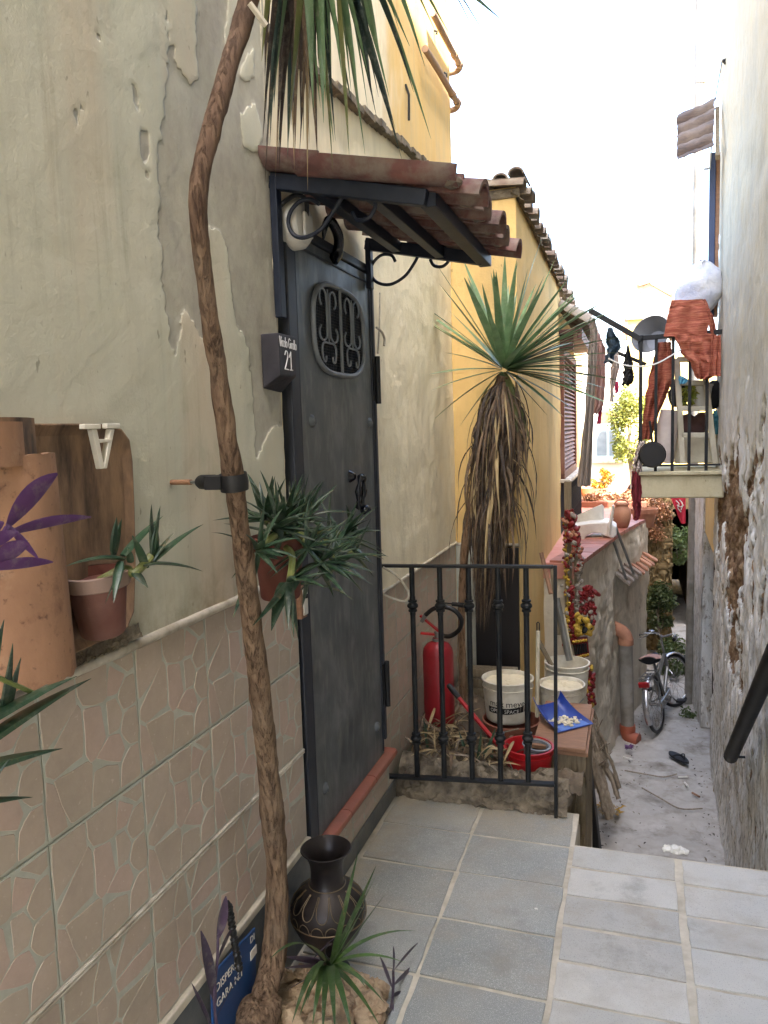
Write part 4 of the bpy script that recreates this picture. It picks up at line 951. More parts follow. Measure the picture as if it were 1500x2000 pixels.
b = MB(); b.tube(spl([P(1188,700,y=6.3),P(1215,712,y=6.3),P(1250,716,y=6.3),P(1285,709,y=6.3),P(1330,683,y=6.32)],6), .006, 6); part('loose_cable', b, MT['white'], bc)
# sheet of cloth described row by row (height, left edge, right edge) on one upright plane
def drape(rows, y, amp=.012, nf=2.5, th=.003, ph=0, nu=22, nv=26, lean=0):
    b = MB()
    def fn(u, v):
        t = v*(len(rows)-1); i = min(int(t), len(rows)-2); f = t-i; f = f*f*(3-2*f)*.5+f*.5
        py, xl, xr = (rows[i][k]*(1-f)+rows[i+1][k]*f for k in range(3))
        p = P(xl+(xr-xl)*u, py, y=y)
        d = amp*math.sin(2*math.pi*nf*u+ph+v*1.5)*min(1,.25+v)+amp*.8*fbm(u*3+ph, v*4, ph)
        return p+Vector((amp*.3*fbm(v*5, u*3, ph+3), d+lean*v, amp*.3*fbm(u*4, v*3, ph+8)))
    b.shell(fn, nu, nv, th); return b
def cloth(name, rows, y, mat, label, cat='laundry', group=None, **k):
    return solo(name, drape(rows, y, **k), mat, label, cat, group)
LG = 'washing hung out at the balcony'
cloth('hanging_trousers', [(622,1156,1163),(640,1153,1166),(700,1148,1166),(790,1143,1161),(870,1135,1158),(950,1128,1154)], 6.42, MT['c_grey'], 'long pale grey trousers hanging from the end of the balcony arm', 'trousers', LG, amp=.02)
cloth('hanging_shirt', [(652,1160,1172),(680,1158,1182),(740,1160,1183),(790,1160,1180),(808,1158,1168)], 6.55, MT['c_pink'], 'dusty pink shirt hanging beside the grey trousers', 'shirt', LG, amp=.025)
cloth('hanging_cloth', [(640,1186,1196),(660,1183,1206),(680,1186,1214),(695,1182,1200),(709,1181,1200)], 6.5, MT['c_blue'], 'slate blue garment bunched over the washing line', 'laundry', LG, amp=.04, nf=1.5)
cloth('hanging_stocking', [(690,1200,1208),(720,1192,1210),(760,1191,1199),(785,1192,1199)], 6.7, MT['c_pale'], 'pale knotted stocking hanging behind the blue garment', 'laundry', LG, amp=.015)
cloth('hanging_bag', [(676,1224,1227),(700,1219,1232),(725,1217,1237),(740,1216,1240),(752,1216,1230)], 6.4, MT['c_black'], 'black knotted bag dangling below the balcony arm', 'bag', LG, amp=.05, nf=1.2)
cloth('pink_ribbon', [(785,1170,1177),(805,1168,1176),(828,1166,1174)], 6.6, MT['c_hot'], 'hot pink cloth strip under the dusty pink shirt', 'laundry', LG, amp=.015)
cloth('red_rag', [(745,1201,1208),(760,1200,1209),(768,1202,1207)], 6.7, MT['c_hot'], 'small bright rag hanging next to the pale stocking', 'laundry', LG, amp=.01)
rc = thing('striped_blanket', 'red and orange striped blanket draped over a box on the balcony rail', 'blanket', tuple(P(1350,660,y=6.5)))
b = drape([(586,1312,1373),(600,1308,1379),(630,1301,1386),(657,1297,1378)], 6.34, .012, 2); part('front_fold', b, MT['cloth_r'], rc)
b = drape([(585,1373,1377),(610,1379,1390),(640,1386,1399),(664,1390,1400)], 6.36, .02, 1, ph=2); part('side_fold', b, MT['cloth_r'], rc)
b = drape([(652,1316,1396),(668,1322,1394),(690,1330,1396),(708,1350,1398),(734,1358,1395),(741,1362,1380)], 6.32, .028, 2, ph=1); part('lower_fold', b, MT['cloth_r'], rc)
b = drape([(655,1390,1408),(690,1388,1408),(735,1388,1407)], 6.30, .012, 2, ph=4); part('rolled_edge', b, MT['cloth_r'], rc)
b = MB(); b.box((P(1312,600,y=6.4).x,6.40,P(1312,655,y=6.4).z),(P(1373,600,y=6.4).x,6.85,P(1312,588,y=6.4).z)); part('box', b, MT['wood_br'], rc, smooth=False)
cloth('striped_rug', [(668,1286,1312),(700,1276,1313),(745,1266,1313),(780,1260,1300),(815,1256,1285),(858,1254,1272)], 6.44, MT['cloth_r'], 'striped red rug hanging inside the balcony railing down to the floor', 'rug', amp=.03, nf=2.2)
b = MB(); c = P(1366,562,y=6.55); b.ball(c, .17, 16, (1.0,.7,1.25))
b.v = [Vector((p.x+.05*(c.z+.12-p.z)*-.9*0+.03*fbm(p.x*7,p.y*7,p.z*7), p.y+.03*fbm(p.x*7+5,p.y*7,p.z*7), p.z+.025*fbm(p.x*7,p.y*7+5,p.z*7))) for p in b.v]
b.v = [Vector((p.x+(c.z-p.z)*-.28*(1 if p.x < c.x else -.15), p.y, p.z)) for p in b.v]
solo('plastic_sack', b, MT['bag'], 'bulging white plastic sack on top of the striped blanket', 'sack', sub=1)
bw = P(1270,652,y=6.6); tilt = Matrix.Rotation(math.radians(68), 3, 'X') @ Matrix.Rotation(math.radians(-24), 3, 'Y')
b = MB(); b.lathe([(0,-.13),(.08,-.125),(.135,-.03),(.155,.0),(.160,.0),(.140,-.032),(.085,-.132),(0,-.137)], 28, bw, tilt); solo('metal_bowl', b, MT['grey_pl'], 'large grey bowl tipped up behind the balcony rail', 'bowl')
b = MB(); c = P(1274,888,y=6.33); fm = Matrix.Rotation(math.radians(90), 3, 'X'); b.lathe([(0,.025),(.085,.025),(.098,0),(.102,-.002),(.09,.032),(0,.032)], 26, c, fm); b.tube([c+Vector((.0,.0,.09)),c+Vector((-.02,.02,.26))], .009, 8)
solo('frying_pan', b, MT['black'], 'black frying pan standing against the balcony bars', 'pan')
lad = thing('step_ladder', 'cream metal step ladder standing on the balcony', 'step ladder', tuple(P(1350,905,y=6.6)))
for a, c in (((1322,700),(1333,905)), ((1374,705),(1397,905))):
    q = MB(); q.bar(P(*a,y=6.55), P(*c,y=6.55), .045, .03); part('rail', q, MT['cream_metal'], lad, smooth=False, bevel=.006)
for py in (702,748,798,850):
    t = (py-700)/205; q = MB(); q.bar(P(1322+11*t,py,y=6.56), P(1374+23*t,py,y=6.56), .05, .04); part('step', q, MT['cream_metal'], lad, smooth=False, bevel=.006)
b = MB(); a, c = P(1318,854,y=6.7), P(1400,904,y=6.7); b.box((a.x,6.68,c.z),(c.x,6.98,a.z)); b.box((a.x-.01,6.67,a.z+.001),(c.x+.01,6.99,a.z+.03)); solo('storage_bin', b, MT['cream_metal'], 'white lidded storage bin at the back of the balcony', 'bin', smooth=False, bevel=.012)
b = MB(); c = P(1345,835,y=6.75); b.ball(c, .13, 12, (1.1,.6,.75)); b.ball(c+Vector((.12,0,.04)), .09, 10, (1,.7,.9)); b.v = [p+Vector((.03*fbm(p.x*9,p.z*9),.02*fbm(p.x*8,p.z*8,4),.03*fbm(p.z*9,p.x*9))) for p in b.v]; solo('cloth_heap', b, simple('brown_cloth', S(92,66,60), S(74,52,48), .95, 14, .4, 30), 'heap of dark brown clothes on the white storage bin', 'clothes')
b = MB(); c = P(1366,772,y=6.72); b.lathe([(0,-.09),(.085,-.09),(.10,.07),(.105,.07),(.105,.085),(.095,.085),(.0,.075)], 20, c); solo('paint_tin', b, MT['white'], 'white tin on a ladder step behind the bars', 'tin')
b = MB(); c = P(1395,770,y=6.74); b.ball(c, .09, 10, (.8,.7,1.2)); b.ball(c+Vector((-.26,0,.02)), .10, 10, (.9,.6,1.1)); b.v = [p+Vector((.02*fbm(p.x*9,p.z*9),.0,.03*fbm(p.z*9,p.x*9))) for p in b.v]; solo('bin_bag', b, MT['c_black'], 'black plastic bag squeezed behind the step ladder', 'bag')
cloth('teal_towel', [(802,1393,1401),(825,1392,1403),(848,1393,1403)], 6.6, MT['teal_cl'], 'teal towel beside the ladder next to the wall', 'towel', amp=.02)
cloth('pale_blue_mask', [(735,1326,1334),(742,1325,1345),(750,1328,1338)], 6.5, simple('pale_blue_cloth', S(120,190,214), S(104,176,204), .9, 8, .1), 'pale blue face mask lying on the upper ladder step', 'mask', amp=.01)
b = MB(); b.tube([P(1308,800,y=6.55),P(1300,850,y=6.55),P(1296,904,y=6.55)], [.075,.085,.08], 12); b.v = [p+Vector((.015*fbm(p.x*9,p.z*5),0,.01*fbm(p.z*7,p.x*7))) for p in b.v]; solo('rolled_fabric', b, MT['c_pale'], 'roll of beige fabric leaning behind the frying pan', 'fabric roll')
cloth('white_cloth', [(862,1246,1262),(885,1240,1258),(905,1236,1256),(922,1236,1252)], 6.36, MT['c_pale'], 'crumpled white cloth poking out at the balcony corner', 'cloth', amp=.04)
cloth('maroon_towel', [(920,1234,1252),(950,1233,1252),(985,1235,1253),(1005,1238,1252),(1016,1239,1246)], 6.34, MT['maroon'], 'long maroon towel hanging from the balcony corner', 'towel', amp=.03, nf=1.4)
# corrugated awning and navy shutter high on the right wall
aw = thing('corrugated_awning', 'old corrugated awning jutting out high on the right wall', 'awning', tuple(P(1360,255,y=6.6)))
def aw_fn(u, v):
    a, c = P(1396,192,y=6.75), P(1322,226,y=6.75); a2, c2 = P(1392,292,y=6.30), P(1322,318,y=6.30)
    p = a.lerp(c, u).lerp(a2.lerp(c2, u), v); k = abs(math.sin(v*math.pi*4.5))
    return p+Vector((.012*fbm(v*9,1),-.040*k,.016*k+.012*fbm(u*4,v*6)))
b = MB(); b.shell(aw_fn, 14, 60, .006); part('sheet', b, MT['rack'], aw)
b = MB(); b.bar(P(1396,206,y=6.75)+Vector((.02,0,-.03)), P(1396,300,y=6.3)+Vector((.02,0,-.03)), .03, .04); part('batten', b, MT['wood_grey'], aw, smooth=False)
for y_ in (6.36,6.7):
    q = MB(); q.tube([Vector((rx(y_),y_,P(1396,300,y=y_).z-.28)), P(1340,262,y=y_)+Vector((0,0,-.05))], .006, 6) if 0 else q.tube([P(1410,120,y=6.4), P(1396,200,y=6.5)], .004, 5); part('stay_wire', q, MT['steel'], aw)
b = MB(); b.tube([P(1409,126,y=6.45)+Vector((.03,0,0)), P(1412,120,y=6.45), P(1418,116,y=6.45)], .009, 6); b.lathe([(.012,0),(.02,.005),(.02,-.005)], 8, P(1416,118,y=6.45)); part('eye_hook', b, MT['iron'], aw)
shu = thing('navy_shutter', 'narrow navy shutter standing open beneath the corrugated awning', 'shutter', tuple(P(1388,520,y=6.62)))
a, c = P(1386,300,y=6.62), P(1388,620,y=6.62)
b = MB(); b.box((a.x-.0,6.60,c.z),(a.x+.045,6.64,a.z)); part('leaf_frame', b, MT['blueshut'], shu, smooth=False, bevel=.004)
b = MB(); b.box((a.x+.046,6.605,c.z),(a.x+.075,6.635,a.z)); part('jamb', b, MT['wood_br'], shu, smooth=False, bevel=.003)
b = MB(); b.tube([P(1392,250,y=6.55), P(1386,330,y=6.55)], .006, 6); b.lathe([(.014,0),(.02,.005),(.02,-.005)], 8, P(1379,330,y=6.55)); part('latch', b, MT['white'], shu)
# ------------------------------------------------------------------ far end of the alley
sw = thing('stone_wall', 'old tan stone wall closing the alley, half grown over', 'stone wall', (1.5,10.6,AZ))
xa, xb = P(1240,1100,y=10.5).x, P(1313,1100,y=10.5).x
b = MB(); b.grid(lambda u, v: Vector((xa+(xb-xa)*u+.02*fbm(v*9,u), 10.5+.06*fbm(u*6,v*9)+.04*fbm(u*19,v*29), AZ+2.05*v)), 40, 90); part('wall', b, MT['stonewall'], sw)
for i in range(90):
    c = Vector((U(xa+.05,xb-.03), 10.50, U(AZ+.1,.6))); q = MB(); q.ball(c, U(.03,.07), 6, (U(.8,1.5),.45,U(.6,1))); q.v = [p+Vector((U(-1,1),U(-1,1),U(-1,1)))*.008 for p in q.v]; part('stone', q, MT['stonewall'], sw)
b = MB(); b.box((xa-.3,10.56,AZ),(xb,11.5,.62)); part('wall_core', b, MT['stonewall'], sw, smooth=False)
ed_ = thing('end_building', 'dim wall with a dark archway at the end of the alley', 'wall', (2,12.4,AZ))
b = MB(); b.box((xb-.5,12.0,.32),(4,16,.75)); b.box((xb-1.2,12.0,AZ),(P(1311,1100,y=12).x,16,.3199)); b.box((P(1352,1100,y=12).x,12.0,AZ),(4,16,.3198)); part('wall', b, MT['stonewall'], ed_, smooth=False)
b = MB(); b.box((xb-.5,15.4,AZ),(3,15.5,.3190)); part('archway', b, MT['void'], ed_, smooth=False)  # near-black sheet closing the passage, its gloom put into the colour
# ------------------------------------------------------------------ houses far behind
fh = thing('house', 'pale sunlit house far behind with an arched window', 'house', tuple(P(1190,1000,y=25)))
a, c = P(1090,690,y=25), P(1262,1040,y=25); b = MB(); b.box((a.x-2.5,25,c.z-2.5),(c.x,30,a.z)); part('wall', b, MT['farwhite'], fh, smooth=False)
def arch(px0, px1, pyt, pyb, y, n=10):
    p0, p1 = P(px0,pyb,y=y), P(px1,pyb,y=y); zt = P(px0,pyt,y=y).z; r = (p1.x-p0.x)/2
    q = [p0, Vector((p1.x,y,p0.z))]
    for i in range(n+1): an = math.pi*i/n; q.append(Vector((p0.x+r+r*math.cos(an), y, zt-r*.8+r*.8*math.sin(an))))
    return q
wd = part('window', MB().prism(arch(1160,1214,796,897,24.97), (0,.12,0)), MT['tealw'], fh, smooth=False)
part('pane', MB().prism(arch(1166,1185,830,890,24.955), (0,.013,0)), MT['glassd'], wd, smooth=False)
part('pane', MB().prism(arch(1190,1208,830,890,24.955), (0,.013,0)), MT['glassd'], wd, smooth=False)
part('fanlight', MB().prism(arch(1168,1207,802,826,24.955), (0,.013,0)), MT['stonewall'], wd, smooth=False)
q = MB(); a_ = P(1155,897,y=24.9); c_ = P(1218,903,y=24.9); q.box((a_.x,24.8,c_.z),(c_.x,25,a_.z)); part('sill', q, MT['trim'], wd, smooth=False)
yf = thing('house', 'sunlit yellow house far behind with a square chimney', 'house', tuple(P(1240,1000,y=20)))
a, c = P(1219,700,y=20), P(1420,1000,y=20); q = MB(); q.box((a.x,20,c.z-2),(c.x,24,a.z)); part('wall', q, MT['faryellow'], yf, smooth=False)
a, c = P(1226,622,y=20.4), P(1255,705,y=20.4); q = MB(); q.box((a.x,20.4,c.z),(c.x,20.9,a.z)); ch = part('chimney', q, MT['faryellow'], yf, smooth=False)
a, c = P(1222,614,y=20.35), P(1256,623,y=20.35); q = MB(); q.box((a.x,20.33,c.z),(c.x,20.95,a.z)); part('chimney_cap', q, MT['rooft_old'], ch, smooth=False)
a, c = P(1216,622,y=20.35), P(1226,662,y=20.35); q = MB(); q.box((a.x,20.36,c.z),(c.x,20.6,a.z)); part('brick_flue', q, MT['terra_or'], ch, smooth=False)
gh = thing('house', 'white gabled house farthest off with an orange tiled verge', 'house', tuple(P(1290,900,y=32)))
q = MB(); ga_ = [P(1249,560,y=32), P(1275,553,y=32), P(1318,582,y=32), P(1318,900,y=32), P(1249,900,y=32)]; q.prism(ga_, (0,4,0)); part('wall', q, MT['farwhite'], gh, smooth=False)
for a, c in (((1246,572),(1247,556)),((1247,556),(1276,547)),((1272,552),(1318,578))):
    q = MB(); q.bar(P(*a,y=31.8), P(*c,y=31.8), .3, .16, (0,0,1)); part('verge', q, MT['terra_or'], gh, smooth=False)
q = MB(); a, c = P(1312,572,y=31.5), P(1326,592,y=31.5); q.box((a.x,31.4,c.z),(c.x,31.9,a.z)); part('chimney', q, MT['rooft_old'], gh, smooth=False)
# ------------------------------------------------------------------ plants on the left
def dist(p): return (Vector(p)-CAM).dot(FW)
TP = [(500,1985,.07,54),(518,1930,.075,52),(535,1870,.08,50),(541,1780,.085,48),(540,1690,.09,46),(533,1600,.10,46),(524,1500,.115,45),(513,1400,.13,44),(502,1300,.145,44),(490,1200,.16,43),(478,1100,.175,42),(468,1020,.19,41),(456,930,.2,40),(442,840,.205,39),(428,740,.21,38),(413,640,.22,37),(400,550,.225,37),(389,460,.23,37),(386,385,.235,37),(398,310,.24,38),(422,220,.25,39),(447,130,.26,40),(470,60,.27,41),(487,0,.28,41),(505,-70,.29,40),(530,-140,.3,40),(552,-200,.31,38)]
tpts = [P(a, c, x=x_) for a, c, x_, w_ in TP]; trs = [w_*dist(p)/1500/2*U(.88,1.0) for p, (a, c, x_, w_) in zip(tpts, TP)]
yt = thing('yucca_tree', 'tall thin yucca with a long bent trunk strapped to the left wall', 'yucca', tuple(tpts[0]))
def trunk(path, rs, n=20, k=8):
    pa = spl(path, k); rr = []
    for i in range(len(path)-1): rr += [rs[i]+(rs[i+1]-rs[i])*j/k for j in range(k)]
    rr.append(rs[-1]); b = MB(); b.tube(pa, rr, n)
    out = []
    for i, p in enumerate(b.v):
        c = pa[min(i//n, len(pa)-1)]; d = p-c
        out.append(c+d*(1+.13*fbm(p.x*30, p.y*30, p.z*9, 3)+.07*fbm(p.x*70, p.y*70, p.z*18, 2)+.10*max(0,fbm(3,p.z*7,1)-.25)))
    b.v = out; return b
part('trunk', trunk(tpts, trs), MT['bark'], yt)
b = MB(); b.ball(tpts[0]+Vector((0,0,-.01)), .05, 12, (1.2,1.3,1.3)); b.v = [p+Vector((1,1,1))*.012*fbm(p.x*20,p.y*20,p.z*20) for p in b.v]; part('root_flare', b, MT['bark'], yt)
crown = Vector((tpts[-1].x+.03, tpts[-1].y+.06, tpts[-1].z+.05))
ypro = lambda u: min(1, .5+u*3)*(1-u**3.6)+.015
def yl(parent, mat, a, c, w, lift=.25, n=8, sag=0, name='leaf', pf=None):
    a, c = Vector(a), Vector(c); m_ = a.lerp(c, .45)+Vector((0,0,lift*(c-a).length))+Vector((U(-.02,.02),U(-.02,.02),0))
    b = MB(); b.blade(bez(a, m_, c, n), w, pf, .22, twist=U(-.4,.4)); return part(name, b, MT[mat], parent)
# hanging leaves: tip pixel, plane depth y, width, material
H = [(527,285,1.75,.026,'leaf_tip'),(517,362,1.80,.018,'dead2'),(545,330,1.85,.030,'dead2'),(561,300,1.66,.044,'leaf_ol'),(585,300,1.9,.022,'dead2'),(601,372,1.84,.016,'straw'),(620,305,1.95,.020,'dead2'),(632,240,1.72,.034,'leaf'),
     (650,335,1.9,.020,'leaf_ol'),(655,275,1.8,.022,'leaf_tip'),(682,305,1.68,.036,'leaf_ol'),(700,196,1.8,.032,'leaf'),(713,302,2.0,.022,'leaf'),(720,150,1.76,.034,'leaf'),(736,232,1.9,.028,'leaf_tip'),(760,190,1.8,.032,'leaf'),(772,252,1.95,.026,'leaf_tip'),
     (785,312,2.0,.030,'leaf_tip'),(800,90,1.8,.034,'leaf'),(842,272,2.0,.028,'leaf'),(875,62,1.9,.036,'leaf'),(956,82,1.85,.034,'leaf'),(938,82,1.95,.012,'leaf_tip'),(830,130,2.05,.03,'leaf'),(808,180,1.9,.026,'leaf_tip'),(612,210,1.7,.036,'leaf'),(668,150,1.72,.036,'leaf'),
     (640,100,1.7,.036,'leaf'),(690,90,1.8,.034,'leaf'),(742,110,1.85,.034,'leaf'),(780,60,1.7,.034,'leaf'),(850,60,1.95,.03,'leaf'),(575,240,1.8,.024,'dead2'),(535,210,1.8,.028,'leaf_tip'),(553,200,1.9,.024,'dead2'),(604,280,1.98,.016,'dead'),(538,345,1.95,.012,'straw'),(575,330,2.0,.012,'straw'),(511,120,1.7,.03,'leaf_ol'),(990,15,1.9,.02,'leaf_tip')]
for px, py, y, w, mt in H: yl(yt, mt, crown+Vector((U(-.03,.03),U(-.03,.03),U(-.02,.02))), P(px,py,y=y), w, U(.30,.48))
for i in range(46):
    px = min(900, 510+abs(random.gauss(0,1))*105); py = U(110,330)-(px-510)*.25; y = U(1.68,2.08)
    yl(yt, random.choice(['dead2','dead2','leaf_tip','leaf','dead']) if px < 640 else random.choice(['leaf','leaf_tip','leaf']), crown+Vector((U(-.03,.03),U(-.03,.03),U(-.02,.02))), P(px,py,y=y), U(.014,.030), U(.28,.5))
for i in range(34):
    an = U(0, 2*math.pi); el = U(-.1, 1.3); L = U(.5,.75); d = Vector((math.cos(an)*math.cos(el), math.sin(an)*math.cos(el), math.sin(el)))
    if (crown+d*L).x > -.01: yl(yt, 'leaf', crown, crown+d*L, .034, .08)
b = MB(); b.tube([P(487,6,x=.31), P(520,50,x=.33)], .006, 6); part('twine', b, MT['trim'], yt)
# strap holding the trunk to the wall
cp = thing('trunk_bracket', 'black strap bracket tying the bent trunk to the wall', 'bracket', tuple(P(335,942,x=0)))
A0 = P(335,942,x=0); A1 = tpts[12]+Vector((0,0,-.012)); d = A1-A0
b = MB(); b.tube([A0, A0+d*.33], .0062, 10); part('wall_plug', b, MT['wood_br'], cp)
b = MB(); b.tube([A0+d*.33, A0+d*.5], .0035, 8); part('rod', b, MT['steel'], cp)
b = MB(); b.tube([A0+d*.46, A0+d*.50, A0+d*.72, A0+d*.78], [.012,.016,.016,.012], 12); part('sleeve', b, MT['black'], cp)
b = MB(); b.lathe([(trs[12]+.004,-.016),(trs[12]+.008,-.018),(trs[12]+.010,.0),(trs[12]+.008,.018),(trs[12]+.003,.016)], 22, A1, Matrix.Rotation(math.radians(8),3,'X')); b.box(A1+Vector((-.05,-.035,-.014)), A1+Vector((-.012,.03,.014))); part('collar', b, MT['black'], cp)
# clay panel with letter, roof tile pots
pn = [P(a, c, x=.025) for a, c in ((-20,830),(60,827),(150,827),(215,828),(240,838),(255,858),(261,900),(265,1000),(267,1100),(264,1195),(252,1225),(232,1242),(190,1258),(140,1282),(60,1305),(-20,1325))]
pm = thing('wall_plaque', 'dark weathered clay panel with rounded corners fixed to the wall', 'clay panel', tuple(P(190,1040,x=.0)))
cy_ = sum(p.y for p in pn)/len(pn); cz_ = sum(p.z for p in pn)/len(pn)
inn = [Vector((.012, cy_+(p.y-cy_)*.86, cz_+(p.z-cz_)*.90)) for p in pn]; n = len(pn)
b = MB(); b.add(pn+inn+[Vector((0,p.y,p.z)) for p in pn], [(i,(i+1)%n,(i+1)%n+n,i+n) for i in range(n)]+[(i+2*n,(i+1)%n+2*n,(i+1)%n,i) for i in range(n)]+[tuple(range(n,2*n))]); part('panel', b, MT['clay_dark'], pm, bevel=.004, ang=30)
b = MB(); b.grid(lambda u, v: Vector((.004+.018*v*(.6+.4*fbm(u*30,v*4)), 1.02+.33*u, 1.195+.03*(1-v)+.012*fbm(u*14,v*3))), 40, 6); part('mortar_bed', b, MT['rubble'], pm)
ot = thing('clay_roof_tile', 'upright orange half round roof tile fixed on the wall beside the clay panel', 'roof tile', tuple(P(80,1100,x=.0)))
ta, tb_ = P(48,890,x=.06), P(60,1318,x=.07)
def ot_fn(u, v):
    r = .072+.020*v; an = math.pi*(.02+.96*u); c = Vector((.012,1.018-.014*v,1.592-.375*v+.012*(v>.99)*fbm(u*9,1)))
    return c+Vector((r*math.sin(an)*.8, -r*math.cos(an), .004*fbm(u*12,v*1.2)*(1 if v < .02 or v > .98 else 0)))
b = MB(); b.shell(ot_fn, 26, 22, .012); part('tile', b, MT['clay_orange'], ot)
b = MB(); m_ = P(115,1253,x=.055); b.lathe([(0,.004),(.004,.004),(.006,.001),(.0065,-.004)], 12, m_, Matrix(((.8,0,.6),(0,1,0),(-.6,0,.8))) @ m_x); part('screw_hole', b, MT['void'], ot)
ot2 = thing('clay_roof_tile', 'brown clay tile tucked behind the top of the orange roof tile', 'roof tile', tuple(P(10,850,x=.0)))
b = MB(); b.shell(lambda u, v: Vector((.022+.05*math.sin(math.pi*(.1+.8*u)), .88+.145*u, 1.645-.07*v)), 16, 4, .012); part('tile', b, MT['clay_orange'], ot2)
b = MB(); b.shell(lambda u, v: Vector((.012+.05*math.sin(math.pi*(.1+.8*u)), .89+.165*u, 1.652-.075*v)), 16, 4, .012); part('tile', b, MT['clay_dark'], ot2)
# letter
la = thing('letter', 'white wooden letter A hanging upside down on the dark clay panel', 'letter', tuple(P(195,865,x=.03)))
def L2(px, py): return P(px, py, x=.055)
ext = Vector((-.012,0,0)); b = MB()
for poly in ([(180,838),(190,838),(205,915),(197,916)], [(216,838),(224,838),(209,915),(203,915)], [(192,858),(216,857),(214,864),(194,865)], [(164,828),(196,828),(196,838),(164,838)], [(208,827),(233,827),(233,837),(208,837)]):
    k_ = len(b.v); b.prism([L2(*p) for p in poly], ext*(1+.02*len(b.v)/8))
    b.v[k_:] = [p+Vector((.0006*k_/8,0,0)) for p in b.v[k_:]]
part('letter_body', b, MT['letter'], la, smooth=False, bevel=.0015)
# aloe helpers
def aloe(parent, a, c, r, bend=.15, mat='aloe', sag=None):
    a, c = Vector(a), Vector(c); L = (c-a).length
    m_ = a.lerp(c, .5)+(Vector(sag) if sag else Vector((U(-1,1)*.4,U(-1,1)*.4,1))*bend*L)
    pa = bez(a, m_, c, 9); prof = [.75,.95,1,.97,.9,.78,.62,.45,.26,.04]
    b = MB(); b.tube(pa, [r*k for k in prof], 7, flat=.42, caps=True)
    return part('leaf', b, MT[mat], parent)
ap = thing('plant_pot', 'aged dark terracotta pot set into the clay panel on the wall', 'plant pot', tuple(P(190,1240,x=.05)))
pc = P(186,1118,x=.055); b = MB()
b.lathe([(0,-.118),(.036,-.120),(.040,-.116),(.052,-.032),(.0525,-.028),(.058,-.027),(.060,0),(.055,.001),(.053,-.018),(.0,-.022)], 26, pc, Matrix.Rotation(.1,3,'X')); part('pot', b, MT['pot_dark'], ap)
b = MB(); b.lathe([(.0585,-.026),(.0605,-.024),(.0612,.0),(.056,.002)], 26, pc, Matrix.Rotation(.1,3,'X')); part('rim', b, simple('chalky_rim', S(150,128,114), S(126,104,94), .85, 8, .2), ap)
al = thing('aloe_plant', 'small spiky green aloe growing out of the pot on the clay panel', 'aloe', tuple(pc))
b = MB(); b.tube(spl([pc+Vector((.0,.01,-.02)), pc+Vector((.04,.03,.0)), P(262,1120,x=.12), P(285,1098,x=.125), P(296,1085,x=.13)],5), [.010]*8+[.008]*13, 8); part('stem', b, MT['aloe_st'], al)
for (a, c, x0, x1, r) in (((222,1080),(228,1010),.09,.11,.011),((222,1084),(238,1013),.08,.1,.010),((240,1085),(318,1008),.11,.13,.011),((296,1092),(313,988),.13,.14,.009),((300,1092),(296,985),.12,.15,.009),((298,1095),(340,1040),.13,.16,.009),((300,1096),(397,1024),.13,.17,.010),
    ((296,1100),(396,1116),.13,.17,.009),((285,1108),(258,1045),.12,.15,.009),((240,1092),(128,1106),.10,.13,.010),((235,1098),(222,1178),.11,.14,.009),((262,1118),(289,1148),.12,.15,.011),((280,1105),(342,1100),.13,.16,.006),((240,1100),(205,1180),.10,.12,.003),((255,1098),(250,1070),.11,.12,.007),((305,1085),(308,1030),.13,.15,.008)):
    aloe(al, P(*a,x=x0), P(*c,x=x1), r, .08)
a2 = thing('aloe_plant', 'dark green aloe at the lower left edge with long toothed leaves', 'aloe', tuple(P(-60,1480,x=.15)))
for (a, c, r) in (((-70,1480),(178,1325),.016),((-60,1430),(150,1321),.015),((-90,1520),(122,1462),.017),((-70,1575),(64,1557),.010),((5,1400),(25,1256),.008),((15,1390),(41,1284),.008),((-40,1420),(8,1210),.012),((-60,1330),(-5,1225),.02),((-60,1600),(20,1480),.011)):
    aloe(a2, P(*a,x=.17), P(*c,x=.21), r, .05)
b = MB(); b.tube(spl([P(-60,1300,x=.18),P(0,1325,x=.19),P(35,1340,x=.19),P(66,1354,x=.18)],5), .0035, 6); part('stem', b, MT['aloe_st'], a2)
def lance(u): return max(.03, math.sin(math.pi*min(1,u*.93+.05))**.8)
def pleaf(parent, a, c, w, mat, x0=.2, x1=.2, lift=.06):
    a, c = P(*a,x=x0), P(*c,x=x1); m_ = a.lerp(c,.5)+Vector((0,0,lift*(c-a).length))
    b = MB(); b.blade(bez(a,m_,c,9), w, lance, .35, side=Vector((.25,.1,1)) if abs((c-a).z) < .7*(c-a).length else Vector((.2,1,0))); return part('leaf', b, MT[mat], parent)
pu = thing('purple_plant', 'purple spiderwort with lance leaves at the left edge before the orange tile', 'purple plant', tuple(P(-60,1100,x=.2)))
for a, c, w in (((15,1030),(113,925),.034),((8,1045),(178,1010),.016),((12,1022),(76,1092),.012),((-12,1098),(58,1062),.026),((-20,1112),(104,1098),.016),((-40,1075),(35,1040),.02),((-50,1060),(8,1020),.022)): pleaf(pu, a, c, w, 'purple', .22, .24)
b = MB(); b.tube(spl([P(-60,1160,x=.2),P(-10,1070,x=.22),P(15,1030,x=.22)],4), .004, 6); part('stem', b, MT['purple'], pu)
